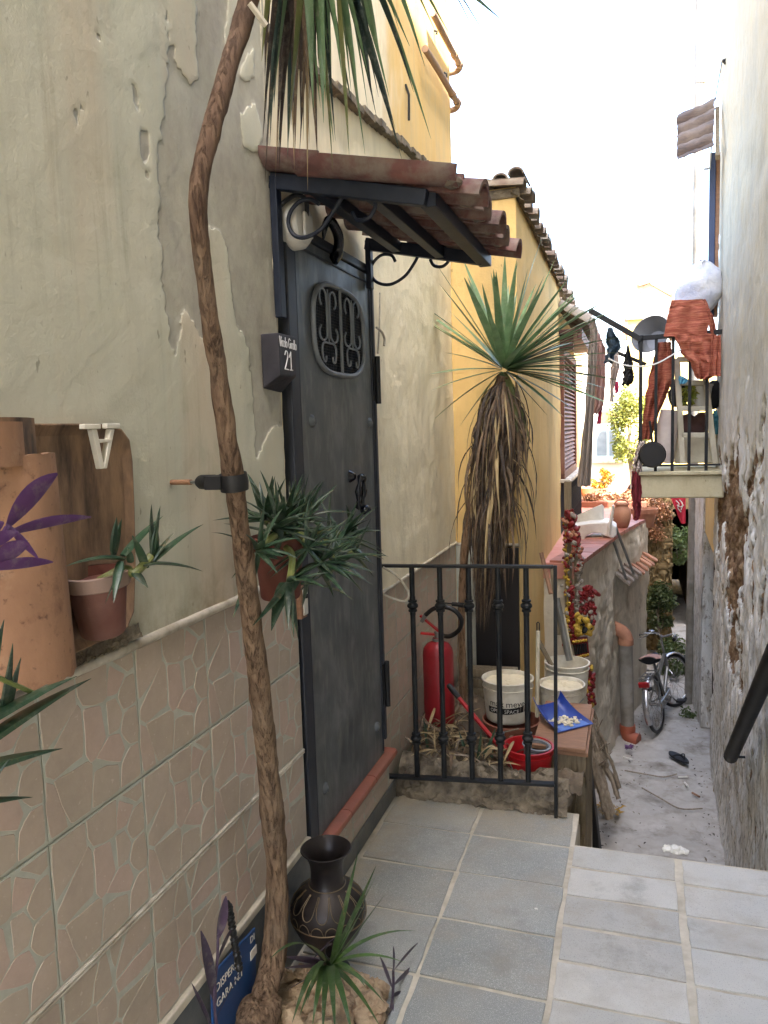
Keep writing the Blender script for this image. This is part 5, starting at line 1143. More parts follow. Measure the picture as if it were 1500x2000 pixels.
# pot with aloe beside the door
dp = thing('plant_pot', 'red brown pot hung on the wall beside the door full of aloe', 'plant pot', tuple(P(545,1160,x=.11)))
pc = P(543,1046,x=.115); s1 = 1.0
b = MB(); b.lathe([(0,-.165),(.048,-.166),(.052,-.160),(.064,-.035),(.072,-.034),(.076,-.002),(.072,0),(.067,-.02),(.0,-.022)], 30, pc); part('pot', b, simple('red_brown_pot', S(112,60,48), S(90,46,38), .7, 8, .25, 50, dirt=S(136,106,92), dirt_amt=.4), dp)
b = MB(); b.tube([pc+Vector((.066*math.cos(t),.066*math.sin(t),-.04)) for t in [2*math.pi*i/24 for i in range(25)]], .004, 6, caps=False); b.bar(pc+Vector((-.064,0,-.04)), Vector((0,pc.y,pc.z-.04)), .02, .006); part('ring_holder', b, MT['iron'], dp)
da = thing('aloe_plant', 'big tangled aloe spilling over the red brown pot beside the door', 'aloe', tuple(pc))
rs_ = [(pc+Vector((.0,.01,.0)), (0,0,1), 22, .16), (pc+Vector((.02,.06,.01)), (.2,.5,.8), 18, .15), (pc+Vector((.05,-.02,.0)), (.5,-.2,.8), 12, .15), (P(650,1092,x=.21), (.6,.7,.3), 17, .15), (P(566,1135,x=.22), (.9,.1,-.2), 9, .15), (P(622,1100,x=.23), (.8,.3,.1), 15, .14), (P(668,1050,x=.16), (.4,.7,.5), 16, .14), (P(520,1015,x=.14), (.1,-.4,.9), 14, .13), (P(690,1085,x=.2), (.5,.8,-.2), 12, .13), (P(600,1010,x=.13), (.3,.5,.9), 14, .13), (P(545,1030,x=.19), (.8,-.1,.5), 16, .13), (P(505,1075,x=.19), (.7,-.5,.1), 10, .11), (P(600,1070,x=.22), (.9,.2,.2), 14, .13)]
for c, ax_, k_, L in rs_:
    ax_ = Vector(ax_).normalized()
    for i in range(k_):
        d = (ax_*U(.15,1.0)+Vector((U(-1,1),U(-1,1),U(-.9,1.0)))*.85).normalized(); e = c+d*L*U(.6,1.15); e.x = max(e.x,.015)
        aloe(da, c, e, U(.008,.0125), U(-.05,.22))
    b = MB(); b.tube(spl([pc+Vector((0,0,-.02)), pc.lerp(c,.6)+Vector((.02,0,.02)), c],4), .009, 7); part('stem', b, MT['aloe_st'], da)
for a, c, x0, x1, r in (((555,1140),(530,1232),.2,.2,.019),((585,1120),(549,1192),.2,.2,.015),((495,1110),(455,1207),.12,.13,.010),((480,1060),(413,1040),.13,.12,.005),((500,1080),(452,1130),.14,.12,.006),((590,1140),(690,1172),.22,.24,.007),((650,1095),(750,1092),.22,.24,.010),((640,1080),(722,1028),.2,.2,.009),((600,1130),(590,1188),.2,.19,.012),
    ((640,1050),(648,952),.16,.16,.009),((530,1010),(487,938),.12,.11,.008),((560,1020),(541,940),.12,.12,.008),((570,1020),(572,938),.1,.1,.008),((600,1020),(635,962),.12,.12,.008),((660,1100),(705,1135),.22,.25,.008),((690,1040),(676,985),.17,.17,.008)):
    aloe(da, P(*a,x=x0), P(*c,x=x1), r, .08)
# ------------------------------------------------------------------ planter at the trunk foot, vase, sign
pr = thing('planter_rocks', 'pale pitted rocks ringing the foot of the yucca trunk', 'rocks', (.2,1.75,0))
for px, py, x_, r in ((620,1935,None,.05),(580,1960,None,.045),(660,1965,None,.06),(720,1975,None,.05),(735,1935,None,.035),(690,1925,None,.04),(560,1995,None,.05),(640,2010,None,.06),(555,1915,None,.03),(600,1905,None,.035)):
    c = P(px,py,z=.03); b = MB(); b.ball(c, r, 14, (U(.9,1.3),U(.9,1.2),U(.7,1))); sd = rnd()*40
    b.v = [p+(p-c).normalized()*(.014*fbm(p.x*25+sd,p.y*25,p.z*25)+.009*fbm(p.x*80,p.y*80,p.z*80)) for p in b.v]
    part('rock', b, simple('pitted_limestone', S(190,168,138), S(140,116,92), .95, 30, 1.0, 60, bd=.012) if 'pitted_limestone' not in bpy.data.materials else bpy.data.materials['pitted_limestone'], pr)
b = MB(); b.grid(lambda u, v: Vector((.005+.36*u, 1.45+.42*v, .02+.02*fbm(u*7,v*7)-.03*max(0,u-.7))), 40, 40); part('soil', b, MT['earth'], pr)
va = thing('vase', 'black bronze vase with petal relief standing by the door step', 'vase', (.14,1.97,.0))
vc = Vector((.145,1.97,.0)); vm = [(0,.01),(.052,.012),(.058,.018),(.050,.026),(.034,.036),(.030,.052),(.038,.075),(.066,.110),(.092,.145),(.108,.180),(.113,.205),(.110,.232),(.096,.258),(.072,.279),(.054,.290),(.0485,.300),(.0475,.335),(.050,.355),(.057,.374),(.070,.392),(.0755,.398),(.073,.3995),(.066,.390),(.054,.372),(.046,.352),(.044,.31),(.0,.20)]
b = MB(); b.lathe(vm, 44, vc); part('body', b, MT['bronze'], va)
def vr(z):
    for (r0,z0),(r1,z1) in zip(vm[1:20], vm[2:21]):
        if z0 <= z <= z1: return r0+(r1-r0)*(z-z0)/max(1e-6,z1-z0)
    return .05
b = MB()
for i in range(14):
    t0 = 2*math.pi*i/14; pa = []
    for k_ in range(13):
        s_ = k_/12; t = t0+(.20*math.sin(math.pi*(s_-.5))); z = .284-.052*math.sin(math.pi*s_)**.6; pa.append(vc+Vector(((vr(z)+.0008)*math.cos(t),(vr(z)+.0008)*math.sin(t),z)))
    b.tube(pa, .0013, 5)
for i in range(17):
    t0 = 2*math.pi*i/17; pa = []
    for k_ in range(11):
        s_ = k_/10; t = t0+.165*math.cos(math.pi*s_); z = .197+.024*math.sin(math.pi*s_); pa.append(vc+Vector(((vr(z)+.0008)*math.cos(t),(vr(z)+.0008)*math.sin(t),z)))
    b.tube(pa, .0012, 5)
for z, r in ((.195,.0022),(.291,.0016)): b.tube([vc+Vector(((vr(z)+.0005)*math.cos(t),(vr(z)+.0005)*math.sin(t),z)) for t in [2*math.pi*i/48 for i in range(49)]], r, 6, caps=False)
part('petal_relief', b, MT['bronze_lt'], va)
for t in (math.radians(-62), math.radians(118)):
    c = vc+Vector((.105*math.cos(t),.105*math.sin(t),.150)); tg = Vector((-math.sin(t),math.cos(t),0)); b = MB()
    b.tube([c+tg*(.024*math.cos(k_))+Vector((.004*math.cos(t),.004*math.sin(t),.024*math.sin(k_))) for k_ in [2*math.pi*i/24 for i in range(25)]], .0028, 7, caps=False); b.bar(c+Vector((0,0,.018)), c+Vector((0,0,.034)), .008, .012); part('ring_handle', b, MT['bronze'], va)
def textmesh(txt, size, th=.0004):
    cu = bpy.data.curves.new('t', 'FONT'); cu.body = txt; cu.size = size; cu.extrude = th; cu.resolution_u = 3; cu.align_x = 'LEFT'
    o = bpy.data.objects.new('t', cu); COL.objects.link(o); me = bpy.data.meshes.new_from_object(o.evaluated_get(bpy.context.evaluated_depsgraph_get()))
    vs_ = [v.co.copy() for v in me.vertices]; fs = [tuple(p.vertices) for p in me.polygons]
    bpy.data.objects.remove(o); bpy.data.curves.remove(cu); bpy.data.meshes.remove(me); return vs_, fs
sg = thing('street_sign', 'blue enamel sign with white capitals tucked behind the yucca trunk', 'sign', (.03,1.62,.05))
b = MB(); b.prism([(.022,1.500,.03),(.022,1.725,.03),(.030,1.725,.292),(.030,1.500,.318)], (.006,0,0)); part('plate', b, MT['sign_blue'], sg, smooth=False, bevel=.002)
def onsign(txt, y, z, size, slope=-.05):
    vs_, fs = textmesh(txt, size); b = MB(); b.add([Vector((.0375+p.z, y+p.x, z+p.y+slope*p.x)) for p in vs_], fs); part('lettering', b, MT['white'], sg, smooth=False)
onsign('DISPERSO', 1.512, .262, .030); onsign('GARA N.1', 1.512, .222, .030); onsign('DI', 1.690, .268, .026)
b = MB(); b.box((.0365,1.688,.222),(.0385,1.722,.246)); part('white_bar', b, MT['white'], sg, smooth=False)
b = MB(); pa = spl([P(446,1768,x=.10),P(452,1800,x=.10),P(460,1850,x=.105),P(468,1895,x=.11)],12); b.tube(pa, [.0085+.0018*math.sin(i*2.6) for i in range(len(pa))], 10); b.tube([pa[0]+Vector((0,0,.012)), pa[0]], [.002,.008], 8); solo('corrugated_hose', b, MT['hose'], 'short black corrugated hose end in front of the blue sign', 'hose')
p1 = thing('purple_plant', 'dusky purple spiderwort standing against the dado left of the trunk', 'purple plant', tuple(P(430,2000,x=.1)))
for a, c, w in (((424,1835),(441,1750),.030),((424,1880),(458,1808),.028),((420,1960),(392,1818),.030),((415,2010),(374,1920),.010),((422,1990),(474,1888),.007)): pleaf(p1, a, c, w, 'purple_dk', .11, .10, 0)
b = MB(); b.tube(spl([P(425,2015,x=.11),P(418,1950,x=.11),P(424,1880,x=.11),P(426,1825,x=.11)],4), .0035, 6); part('stem', b, MT['purple_dk'], p1)
p2 = thing('purple_plant', 'purple spiderwort with flat leaves lying at the foot of the vase', 'purple plant', tuple(P(590,1890,z=.05)))
for a, c, w in (((640,1885),(560,1868),.026),((650,1888),(555,1890),.020),((600,1905),(680,1895),.024),((600,1900),(660,1925),.022),((655,1830),(610,1875),.022),((560,1935),(640,1900),.02)):
    a_, c_ = P(*a,x=.2), P(*c,x=.2); q = MB(); q.blade(bez(a_,a_.lerp(c_,.5)+Vector((0,0,.012)),c_,8), w, lance, .2, side=(.6,.2,.4)); part('leaf', q, MT['purple_dk'], p2)
p3 = thing('purple_plant', 'upright purple spiderwort in front of the paving at the bottom', 'purple plant', tuple(P(760,1995,z=.05)))
for a, c, w in (((768,1900),(768,1848),.014),((770,1895),(816,1842),.017),((768,1925),(820,1882),.024),((766,1930),(742,1868),.012),((765,1945),(790,1938),.014),((768,1950),(765,2000),.010)): pleaf(p3, a, c, w, 'purple_dk' if rnd() < .6 else 'purple', .36, .37, 0)
b = MB(); b.tube(spl([P(740,2012,x=.35),P(762,1975,x=.36),P(768,1930,x=.36),P(768,1895,x=.36)],4), .004, 6); part('stem', b, MT['purple_dk'], p3)
dc = thing('dracaena_plant', 'green strap leaved dracaena growing before the black vase', 'dracaena', tuple(P(648,1955,x=.27)))
cc = P(644,1888,x=.26)
b = MB(); b.tube([P(650,1960,x=.26), P(648,1920,x=.26), cc], .008, 8); part('stem', b, MT['bark'], dc)
for c, x1, w, l in (((735,1708),.34,.010,.0),((755,1742),.36,.022,.0),((700,1660),.28,.026,.0),((716,1760),.36,.018,.0),((735,1690),.3,.02,.0),((528,1872),.24,.020,.28),((812,1818),.44,.016,.25),((690,1800),.2,.02,.0),((752,1960),.42,.018,.30),((745,2010),.40,.020,.25),((610,2005),.34,.022,.25),((570,2000),.32,.022,.25),((655,2020),.42,.022,.22),((690,2030),.42,.02,.22),((585,1985),.26,.018,.3),((630,2030),.38,.02,.25),((715,1930),.40,.016,.3),((600,1960),.34,.016,.25),((790,1880),.46,.016,.25)):
    e = P(*c,x=x1); m_ = cc.lerp(e,.45)+Vector((0,0,l*(e-cc).length)); q = MB(); q.blade(bez(cc,m_,e,10), w, None, .25, side=None if l else Vector((.3,1,.1))); part('leaf', q, MT['drac'], dc)
# ------------------------------------------------------------------ railing
ra = thing('railing', 'black wrought iron railing with five collared bars at the terrace end', 'railing', (.35,3.08,0))
RY = 3.08; ztl, ztr = 1.035, 1.050; zbl, zbr = .094, .142; xr0, xr1 = -.03, .697
def zt(x_): return ztl+(ztr-ztl)*(x_-xr0)/(xr1-xr0)
def zb(x_): return zbl+(zbr-zbl)*(x_-xr0)/(xr1-xr0)
b = MB(); b.bar((xr0,RY,ztl),(xr1,RY,ztr), .030, .012); part('top_rail', b, MT['iron'], ra, smooth=False, bevel=.002)
b = MB(); b.bar((xr0,RY,zbl),(xr1,RY,zbr), .034, .012); part('bottom_rail', b, MT['iron'], ra, smooth=False, bevel=.002)
b = MB(); b.bar((xr1+.004,RY,-.01),(xr1+.008,RY,ztr+.005), .014, .016); part('end_post', b, MT['iron'], ra, smooth=False, bevel=.002)
colr = [(.0125,-.04),(.0125,-.026),(.019,-.024),(.019,-.017),(.015,-.014),(.0235,-.004),(.0235,.004),(.015,.014),(.019,.017),(.019,.024),(.0125,.026),(.0125,.04)]
for px in (803,857,913,970,1025):
    x_ = P(px+3,1183,y=RY).x; q = MB(); q.tube([(x_,RY,zb(x_)),(x_,RY,zt(x_))], .0115, 12); bal = part('baluster', q, MT['iron'], ra)
    for py in (1183,1441):
        z = P(px,py,y=RY).z; q = MB(); q.lathe(colr, 16, (x_,RY,z)); part('collar', q, MT['iron'], bal, ang=25)
b = MB(); b.tube(spl([P(748,1108,y=3.05),P(775,1125,y=3.05),P(797,1155,y=3.05),P(792,1174,y=3.05),P(765,1168,y=3.05),P(748,1160,y=3.05)],6), .005, 6); solo('wire_loop', b, MT['trim'], 'white cable looping out of the wall above the dado near the railing', 'cable')
b = MB(); b.tube([P(742,572,x=.0),P(741,640,x=.0),P(738,690,x=.005)], .004, 6); b.tube(spl([P(735,640,x=.01),P(745,648,x=.02),P(751,662,x=.02),P(750,675,x=.02)],4), .005, 6); solo('door_cable', b, MT['trim'], 'thin cable running down beside the door to the upper hinge', 'cable')
# ------------------------------------------------------------------ behind the railing
fe = thing('fire_extinguisher', 'red fire extinguisher with black hose standing against the dado', 'fire extinguisher', (.09,3.62,.12))
ec = Vector((.078,3.62,P(846,1410,y=3.62).z)); eh = P(846,1252,y=3.62).z-ec.z
b = MB(); b.lathe([(0,0),(.066,0),(.075,.010),(.0765,.02),(.0765,eh-.06),(.072,eh-.035),(.055,eh-.012),(.032,eh),(.024,eh+.004),(.024,eh+.02),(0,eh+.02)], 32, ec); part('cylinder', b, MT['red'], fe)
b = MB(); b.lathe([(.028,eh+.004),(.028,eh+.016),(.018,eh+.02),(.018,eh+.05),(0,eh+.052)], 18, ec); part('valve', b, MT['steel'], fe)
t_ = ec+Vector((0,0,eh+.045))
b = MB(); b.bar(t_+Vector((.015,0,.0)), t_+Vector((-.085,-.01,.085)), .022, .010); b.bar(t_+Vector((.015,0,-.012)), t_+Vector((-.085,-.01,-.005)), .022, .010); part('lever', b, MT['red_pl'], fe, smooth=False, bevel=.002)
b = MB(); b.tube(spl([t_+Vector((.01,0,-.01)),t_+Vector((.06,-.005,-.015)),t_+Vector((.11,-.01,.02)),t_+Vector((.125,-.015,.07)),t_+Vector((.10,-.02,.115)),t_+Vector((.05,-.02,.135)),t_+Vector((-.01,-.02,.125)),t_+Vector((-.055,-.02,.09))],6), .0115, 10); part('hose', b, MT['hose'], fe)
b = MB(); b.tube([t_+Vector((-.055,-.02,.09)),t_+Vector((-.075,-.02,.055))], [.012,.009], 10); part('nozzle', b, MT['steel'], fe)
Y2 = 4.05
y2 = thing('yucca_tree', 'yucca with spiky rosette and thick skirt of dead leaves against the yellow wall', 'yucca', tuple(P(910,1480,y=Y2)))
tp = [P(a,c,y=Y2) for a, c in ((912,1490),(906,1400),(903,1300),(902,1200),(906,1100),(925,960),(955,830),(983,735))]
part('trunk', trunk(tp, [.026,.022,.021,.021,.022,.024,.03,.03], 14), MT['bark2'], y2)
hd = P(984,722,y=Y2)
T2 = [(1057,470),(986,505),(856,522),(903,505),(808,595),(806,612),(872,690),(846,762),(842,826),(1203,545),(1196,580),(1142,560),(1122,572),(1080,596),(1182,632),(1205,690),(1243,722),(1215,746),(1190,790),(1130,722),(1097,812),(1066,808),(1036,862),(900,830),(1080,515),(862,560),(930,560),(960,540),(1010,520),(1100,640),(1160,660),(1150,700),(1175,720),(1160,770),(1120,770),(1010,840),(958,820),(880,610),(840,630),(1140,610),(1165,590),(1030,530),(1190,610),(1175,650),(1210,660),(1195,705),(1150,735),(1135,590),(1110,545),(1170,565),(1145,680),(1105,620),(1060,545),(1185,760),(830,600),(870,650),(915,545)]
for px, py in T2:
    y = Y2+U(-.22,.22); e = P(px,py,y=y); e = hd+(e-hd)*1.04; L = (e-hd).length; mt = 'leaf' if py < 800 else random.choice(['leaf','leaf_ol'])
    yl(y2, mt, hd+(e-hd)*.04, e, U(.034,.048), .06 if py > 640 else .015, pf=ypro)
for i in range(44):
    an = U(0, 2*math.pi); el = random.gauss(.30,.55); L = U(.46,.64); d = Vector((math.cos(an)*math.cos(el), math.sin(an)*math.cos(el), math.sin(el))); e = hd+d*L
    if e.x < .0 or e.y > 4.5: continue
    yl(y2, 'leaf', hd+d*.02, e, U(.030,.042), .05, pf=ypro)
b = MB(); prof = lambda u: min(1,.6+u*2)*(1-u**3)+.03
c0, c1 = P(982,745,y=Y2), P(948,1150,y=Y2)
for i in range(900):
    an = U(0,2*math.pi); t = U(0,.22); a = c0.lerp(c1,t*.4)+Vector((.03*math.cos(an),.03*math.sin(an),0)); r = U(.05,.115)*(.75+.5*rnd())
    tt = U(.45,1.08) if i % 4 else U(.8,1.22); e = c0.lerp(c1,tt)+Vector((r*math.cos(an)*max(.25,1.3-.85*tt),r*math.sin(an)*max(.25,1.3-.85*tt),0))+Vector((.02*fbm(i,1),.02*fbm(i,2),0))
    m_ = a.lerp(e,.35)+Vector((r*.85*math.cos(an),r*.85*math.sin(an),.03)); wb_ = Vector((random.gauss(0,.016),random.gauss(0,.016),0)); e += Vector((random.gauss(0,.018),random.gauss(0,.018),0)); b.blade(spl([a, a.lerp(m_,.6)+Vector((0,0,.01)), bez(a,m_,e,2)[1]+wb_, bez(a,m_,e,4)[3]-wb_*.6, e],3), U(.005,.015), prof, .6, mi=0 if rnd() < .5 else 1 if rnd() < .88 else 2, twist=U(-2.5,2.5))
for i in range(170):
    an = U(0,2*math.pi); t = U(0,.6); a = c0.lerp(c1,t)+Vector((.07*math.cos(an),.07*math.sin(an),0)); L = U(.22,.5); o = U(.02,.13)
    e = a+Vector((o*math.cos(an)+random.gauss(0,.03),o*math.sin(an)+random.gauss(0,.03),-L)); m_ = a.lerp(e,.4)+Vector((o*.9*math.cos(an),o*.9*math.sin(an),.05))
    if e.y > 4.5: continue
    b.blade(bez(a,m_,e,7), U(.008,.020), prof, .5, mi=random.choice([0,0,1,2]), twist=U(-2,2))
part('dead_leaves', b, [MT['dead'],MT['dead2'],MT['straw']], y2, kind='stuff')
# tie on the second trunk
b = MB(); a = P(905,1180,y=Y2); b.tube(spl([P(846,1168,x=-.02)if 0 else Vector((-.02,Y2-.02,a.z+.01)), a+Vector((-.07,0,.0)), a+Vector((-.03,0,.0))],4), .004, 6); b.tube([a+Vector((-.06,-.01,-.0)),a+Vector((.0,-.02,0))], .012, 10); b.lathe([(.026,-.014),(.030,-.012),(.030,.012),(.026,.014)], 16, a); solo('trunk_bracket', b, MT['black'], 'small black strap tying the skirted yucca to the dado wall', 'bracket')
def bucket(name, label, c, rt_, rb_, h, mat, fill=None, ribs=3, group=None, loc=None):
    t = thing(name, label, 'bucket', tuple(c), group); c = Vector(c)
    pr_ = [(0,0),(rb_-.004,0),(rb_,.004)]
    for i in range(8): pr_.append((rb_+(rt_-rb_)*(i+1)/9, h*(i+1)/9*.78))
    z = h*.80
    for i in range(ribs): pr_ += [(rt_-.006,z),(rt_+.003,z+.002),(rt_+.003,z+.005),(rt_-.004,z+.007)]; z += h*.045
    pr_ += [(rt_-.002,h*.955),(rt_+.006,h*.96),(rt_+.007,h),(rt_-.002,h+.001),(rt_-.006,h*.95),(rb_-.004,.01),(0,.008)]
    b = MB(); b.lathe(pr_, 36, c); part('body', b, MT[mat], t)
    if fill:
        b = MB(); lv = fill; b.grid(lambda u, v: c+Vector(((rt_-.008)*math.cos(2*math.pi*u)*v,(rt_-.008)*math.sin(2*math.pi*u)*v,h*lv+.012*fbm(math.cos(6.283*u)*v*3,math.sin(6.283*u)*v*3,c.x*9))), 30, 8); part('contents', b, MT['lime'], t)
    return t
bc1 = Vector((.385,3.86,.105)); B1 = bucket('paint_bucket', 'white paint bucket lettered in black standing inside the terracotta pot', bc1, .128, .112, .215, 'bucket', .9, 1)
def onbucket(txt, size, z, a0, mat, rad, par):
    vs_, fs = textmesh(txt, size, .0003); b = MB(); b.add([bc1+Vector(((rad(z+p.y)+.0012+p.z)*math.sin(a0+p.x/.12), -(rad(z+p.y)+.0012+p.z)*math.cos(a0+p.x/.12), z+p.y)) for p in vs_], fs); part('lettering', b, MT[mat], par, smooth=False)
rad1 = lambda z: .112+.016*min(1,z/(.215*.78))
b = MB(); b.grid(lambda u, v: bc1+Vector(((rad1(.058+.032*v)+.0006)*math.sin(-.78+1.75*u), -(rad1(.058+.032*v)+.0006)*math.cos(-.78+1.75*u), .058+.032*v+.018*max(0,u-.5)**1)), 30, 2); part('label_band', b, MT['print'], B1)
onbucket('max', .046, .098, -.66, 'print', rad1, B1); onbucket('meyer', .046, .098, .06, 'print', rad1, B1); onbucket('OPEN SPACE', .027, .065, -.66, 'white', lambda z: rad1(z)+.0008, B1)
b = MB(); pc = Vector((.405,3.84,-.06)); b.lathe([(0,0),(.105,0),(.11,.005),(.132,.115),(.145,.117),(.150,.168),(.142,.170),(.136,.125),(.12,.02),(0,.018)], 34, pc); solo('plant_pot', b, MT['terra'], 'wide terracotta pot holding the lettered paint bucket', 'plant pot')
bucket('plaster_bucket', 'white ribbed bucket of dried lime behind the blue dustpan', (.637,4.08,.05), .118, .104, .185, 'bucket', .9, 3)
bucket('plaster_bucket', 'open dirty white bucket at the back beside the yellow wall', (.640,4.42,.06), .122, .108, .19, 'bucket', .3, 1)
b = MB(); b.tube([(.53,4.0,.15),(.55,3.94,.10),(.62,3.925,.09),(.70,3.96,.13),(.755,4.05,.17)], .003, 6); solo('bucket_handle', b, MT['steel'], 'thin wire handle hanging from the ribbed lime bucket', 'handle')
rbk = bucket('red_bucket', 'bright red bucket with a grey colander in it behind the railing', (.553,3.37,.015), .107,.088,.16, 'red_pl', None, 1)
b = MB(); c = Vector((.585,3.355,.125)); b.lathe([(0,-.05),(.05,-.05),(.056,.055),(.064,.058),(.064,.062),(.054,.062),(.048,-.04),(0,-.042)], 26, c, Matrix.Rotation(.10,3,'Y')); b.box(c+Vector((-.012,-.066,-.03)),c+Vector((.012,-.058,.045))); solo('mop_strainer', b, MT['grey_pl'], 'grey mop strainer hooked inside the red bucket', 'strainer')
b = MB(); b.tube(spl([(.455,3.33,.15),(.50,3.27,.09),(.56,3.255,.05),(.64,3.29,.03)],5), .0025, 6); solo('bucket_handle', b, MT['steel'], 'bent wire handle fallen over the red bucket front', 'handle')
po = thing('broom_pole', 'red pole with a black grip leaning across behind the railing', 'pole', tuple(P(980,1465,y=3.4)))
a, c = P(875,1337,y=3.5), P(985,1470,y=3.4); b = MB(); b.tube([a.lerp(c,.16), c], .0105, 10); part('pole', b, MT['red_pl'], po)
b = MB(); b.tube([a, a.lerp(c,.02), a.lerp(c,.2)], [.010,.0135,.0135], 10); part('grip', b, MT['black'], po)
ws = thing('broomstick', 'white broom handle with hanging loop standing beside the buckets', 'broom handle', tuple(P(1049,1395,y=3.9)))
b = MB(); b.tube([P(1049,1400,y=3.9), P(1051,1232,y=3.9)], .011, 10); part('handle', b, MT['cream_metal'], ws)
b = MB(); a = P(1051,1232,y=3.9); b.tube([a+Vector((-.006,0,0)),a+Vector((-.006,0,.04)),a+Vector((0,0,.046)),a+Vector((.006,0,.04)),a+Vector((.006,0,0))], .003, 6); part('loop', b, MT['black'], ws)
for a, c, y0_, y1_, r, mt, lb in (((1057,1080),(1076,1160),4.4,4.3,.013,'wood_br','brown stick leaning against the yellow wall above the buckets'),((1087,1168),(1112,1290),4.4,4.35,.018,'steel','grey metal bar leaning between buckets and garlands'),((1100,1200),(1118,1290),4.45,4.4,.009,'cream_metal','thin pale rod leaning beside the grey metal bar'),((1052,1252),(1078,1300),4.45,4.42,.014,'wood_grey','grey wooden handle sticking out of the back bucket'),((1077,1110),(1092,1240),4.46,4.40,.010,'wood_grey','slim grey batten leaning on the yellow wall corner')):
    q = MB(); q.tube([P(*a,y=y0_),P(*c,y=y1_)], r, 8); solo('stick', q, MT[mt], lb, 'stick')
pl2 = thing('wood_post', 'weathered grey wooden block post at the corner of the planting bed', 'post', (.69,3.6,AZ))
b = MB(); b.grid(lambda u, v: Vector((.585+.215*u+.006*fbm(u*14,v*2.5), 3.42+.012*fbm(u*24,v*3), AZ+1.53*v)), 24, 50); b.box((.585,3.445,AZ),(.79,3.95,.128)); b.grid(lambda u, v: Vector((.80+.008*fbm(u*14,v*3), 3.42+.53*u, AZ+1.53*v)), 20, 40); part('post', b, MT['wood_grey'], pl2)
for i, (z, d_) in enumerate(((.130,.0),(.152,.01))):
    q = MB(); q.box((.575-d_,3.40-d_,z),(.812-d_,3.97,z+.02)); part('board', q, MT['wood_br'], pl2, smooth=False, bevel=.004, label='thin brown board lying on the post top')
dpn = thing('dustpan', 'blue plastic dustpan full of crumbs lying on the brown board', 'dustpan', (.67,3.62,.175))
dpc, dpd = Vector((.665,3.69,.176)), Vector((.70,-.71,0)); dps = Vector((.71,.70,0))
def dp_fn(u, v):
    k = (u-.5)*2; back = max(0,1-v*1.15); w = .085+.022*v
    return dpc+dpd*(-.10+.215*v)+dps*(w*k)+Vector((0,0,.004+.052*abs(k)**6*(1-v)**.8+.052*back**3))
b = MB(); b.shell(dp_fn, 20, 20, -.003); part('pan', b, MT['blue_pl'], dpn)
b = MB(); b.shell(lambda u, v: dp_fn(.1+.8*u, .72+.26*v)+Vector((0,0,.0015)), 6, 4, -.001); part('worn_lip', b, MT['blue_lt'], dpn)
b = MB()
for i in range(90): c = dpc+dpd*random.gauss(.02,.03)+dps*random.gauss(0,.035)+Vector((0,0,.010)); b.ball(c, U(.003,.010), 4, (U(.7,1.6),1,U(.5,1)))
part('crumbs', b, MT['lime'], dpn, kind='stuff')
b = MB(); b.bar(P(1140,1490,y=4.5),P(1163,1672,y=5.0), .10, .08, (1,0,0)); solo('dark_beam', b, MT['darkbeam'], 'dark beam leaning in the gap below the bed corner', 'beam', smooth=False, bevel=.006)  # near-black bar set in the gap beside the post
# withered plants in the bed
wp = thing('withered_plants', 'heap of withered strappy plants on the rubble bed under the extinguisher', 'withered plants', (.3,3.35,.1))
b = MB()
for i in range(230):
    c = Vector((U(.02,.46), U(3.2,3.5), 0)) if rnd() < .7 else Vector((U(.02,.16), U(3.4,3.7), 0)); c.z = U(.06,.14)+.05*rnd()*(c.x < .3); an = U(0,6.28); L = U(.05,.17); e = c+Vector((math.cos(an)*L, math.sin(an)*L*.7, U(-.05,.09))); e.x = max(.01,e.x)
    b.blade(bez(c, c.lerp(e,.5)+Vector((U(-.02,.02),U(-.02,.02),U(.01,.07))), e, 6), U(.007,.020), lance, .5, mi=0 if rnd() < .45 else 1, twist=U(-2,2))
part('withered_leaves', b, [MT['straw'],MT['dead']], wp, kind='stuff')
for a, c in (((945,1475),(968,1420)),((930,1500),(940,1420)),((920,1490),(925,1440)),((835,1460),(826,1400)),((910,1480),(895,1425)),((960,1480),(955,1440))):
    q = MB(); a_, c_ = P(*a,y=3.3), P(*c,y=3.32); q.blade(bez(a_,a_.lerp(c_,.5)+Vector((.01,0,0)),c_,6), .018, None, .4, side=(1,0,0)); part('leaf', q, MT['aloe'], wp)
for i in range(10):
    q = MB(); a_ = Vector((U(.05,.6),U(3.14,3.5),U(.12,.18))); an = U(0,6.28); q.tube(spl([a_,a_+Vector((.06*math.cos(an),.04*math.sin(an),U(-.01,.04))),a_+Vector((.13*math.cos(an),.09*math.sin(an),U(-.04,.03)))],4), U(.003,.007), 6); part('stalk', q, MT['twig'], wp)
b = MB(); b.box((.03,4.0,.18),(.2,4.06,.24)); 
pk = thing('wood_planks', 'stacked old planks behind the skirted yucca trunk', 'planks', (.2,4.3,.0))
for i in range(4):
    q = MB(); q.bar((.06,4.30+.02*i,.02+.052*i),(.36,4.26+.03*i,.03+.052*i), .09, .045); part('plank', q, MT['wood_grey'], pk, smooth=False, bevel=.003)
# ------------------------------------------------------------------ on the garden terrace
ch_ = thing('plastic_chair', 'small white plastic chair with scooped armrests lying on the pink terrace', 'chair', tuple(P(1165,1060,z=TZ+.02)))
cy = 7.05; cz = TZ+.02
def wpx(a, c, y=cy): return P(a, c, y=y)
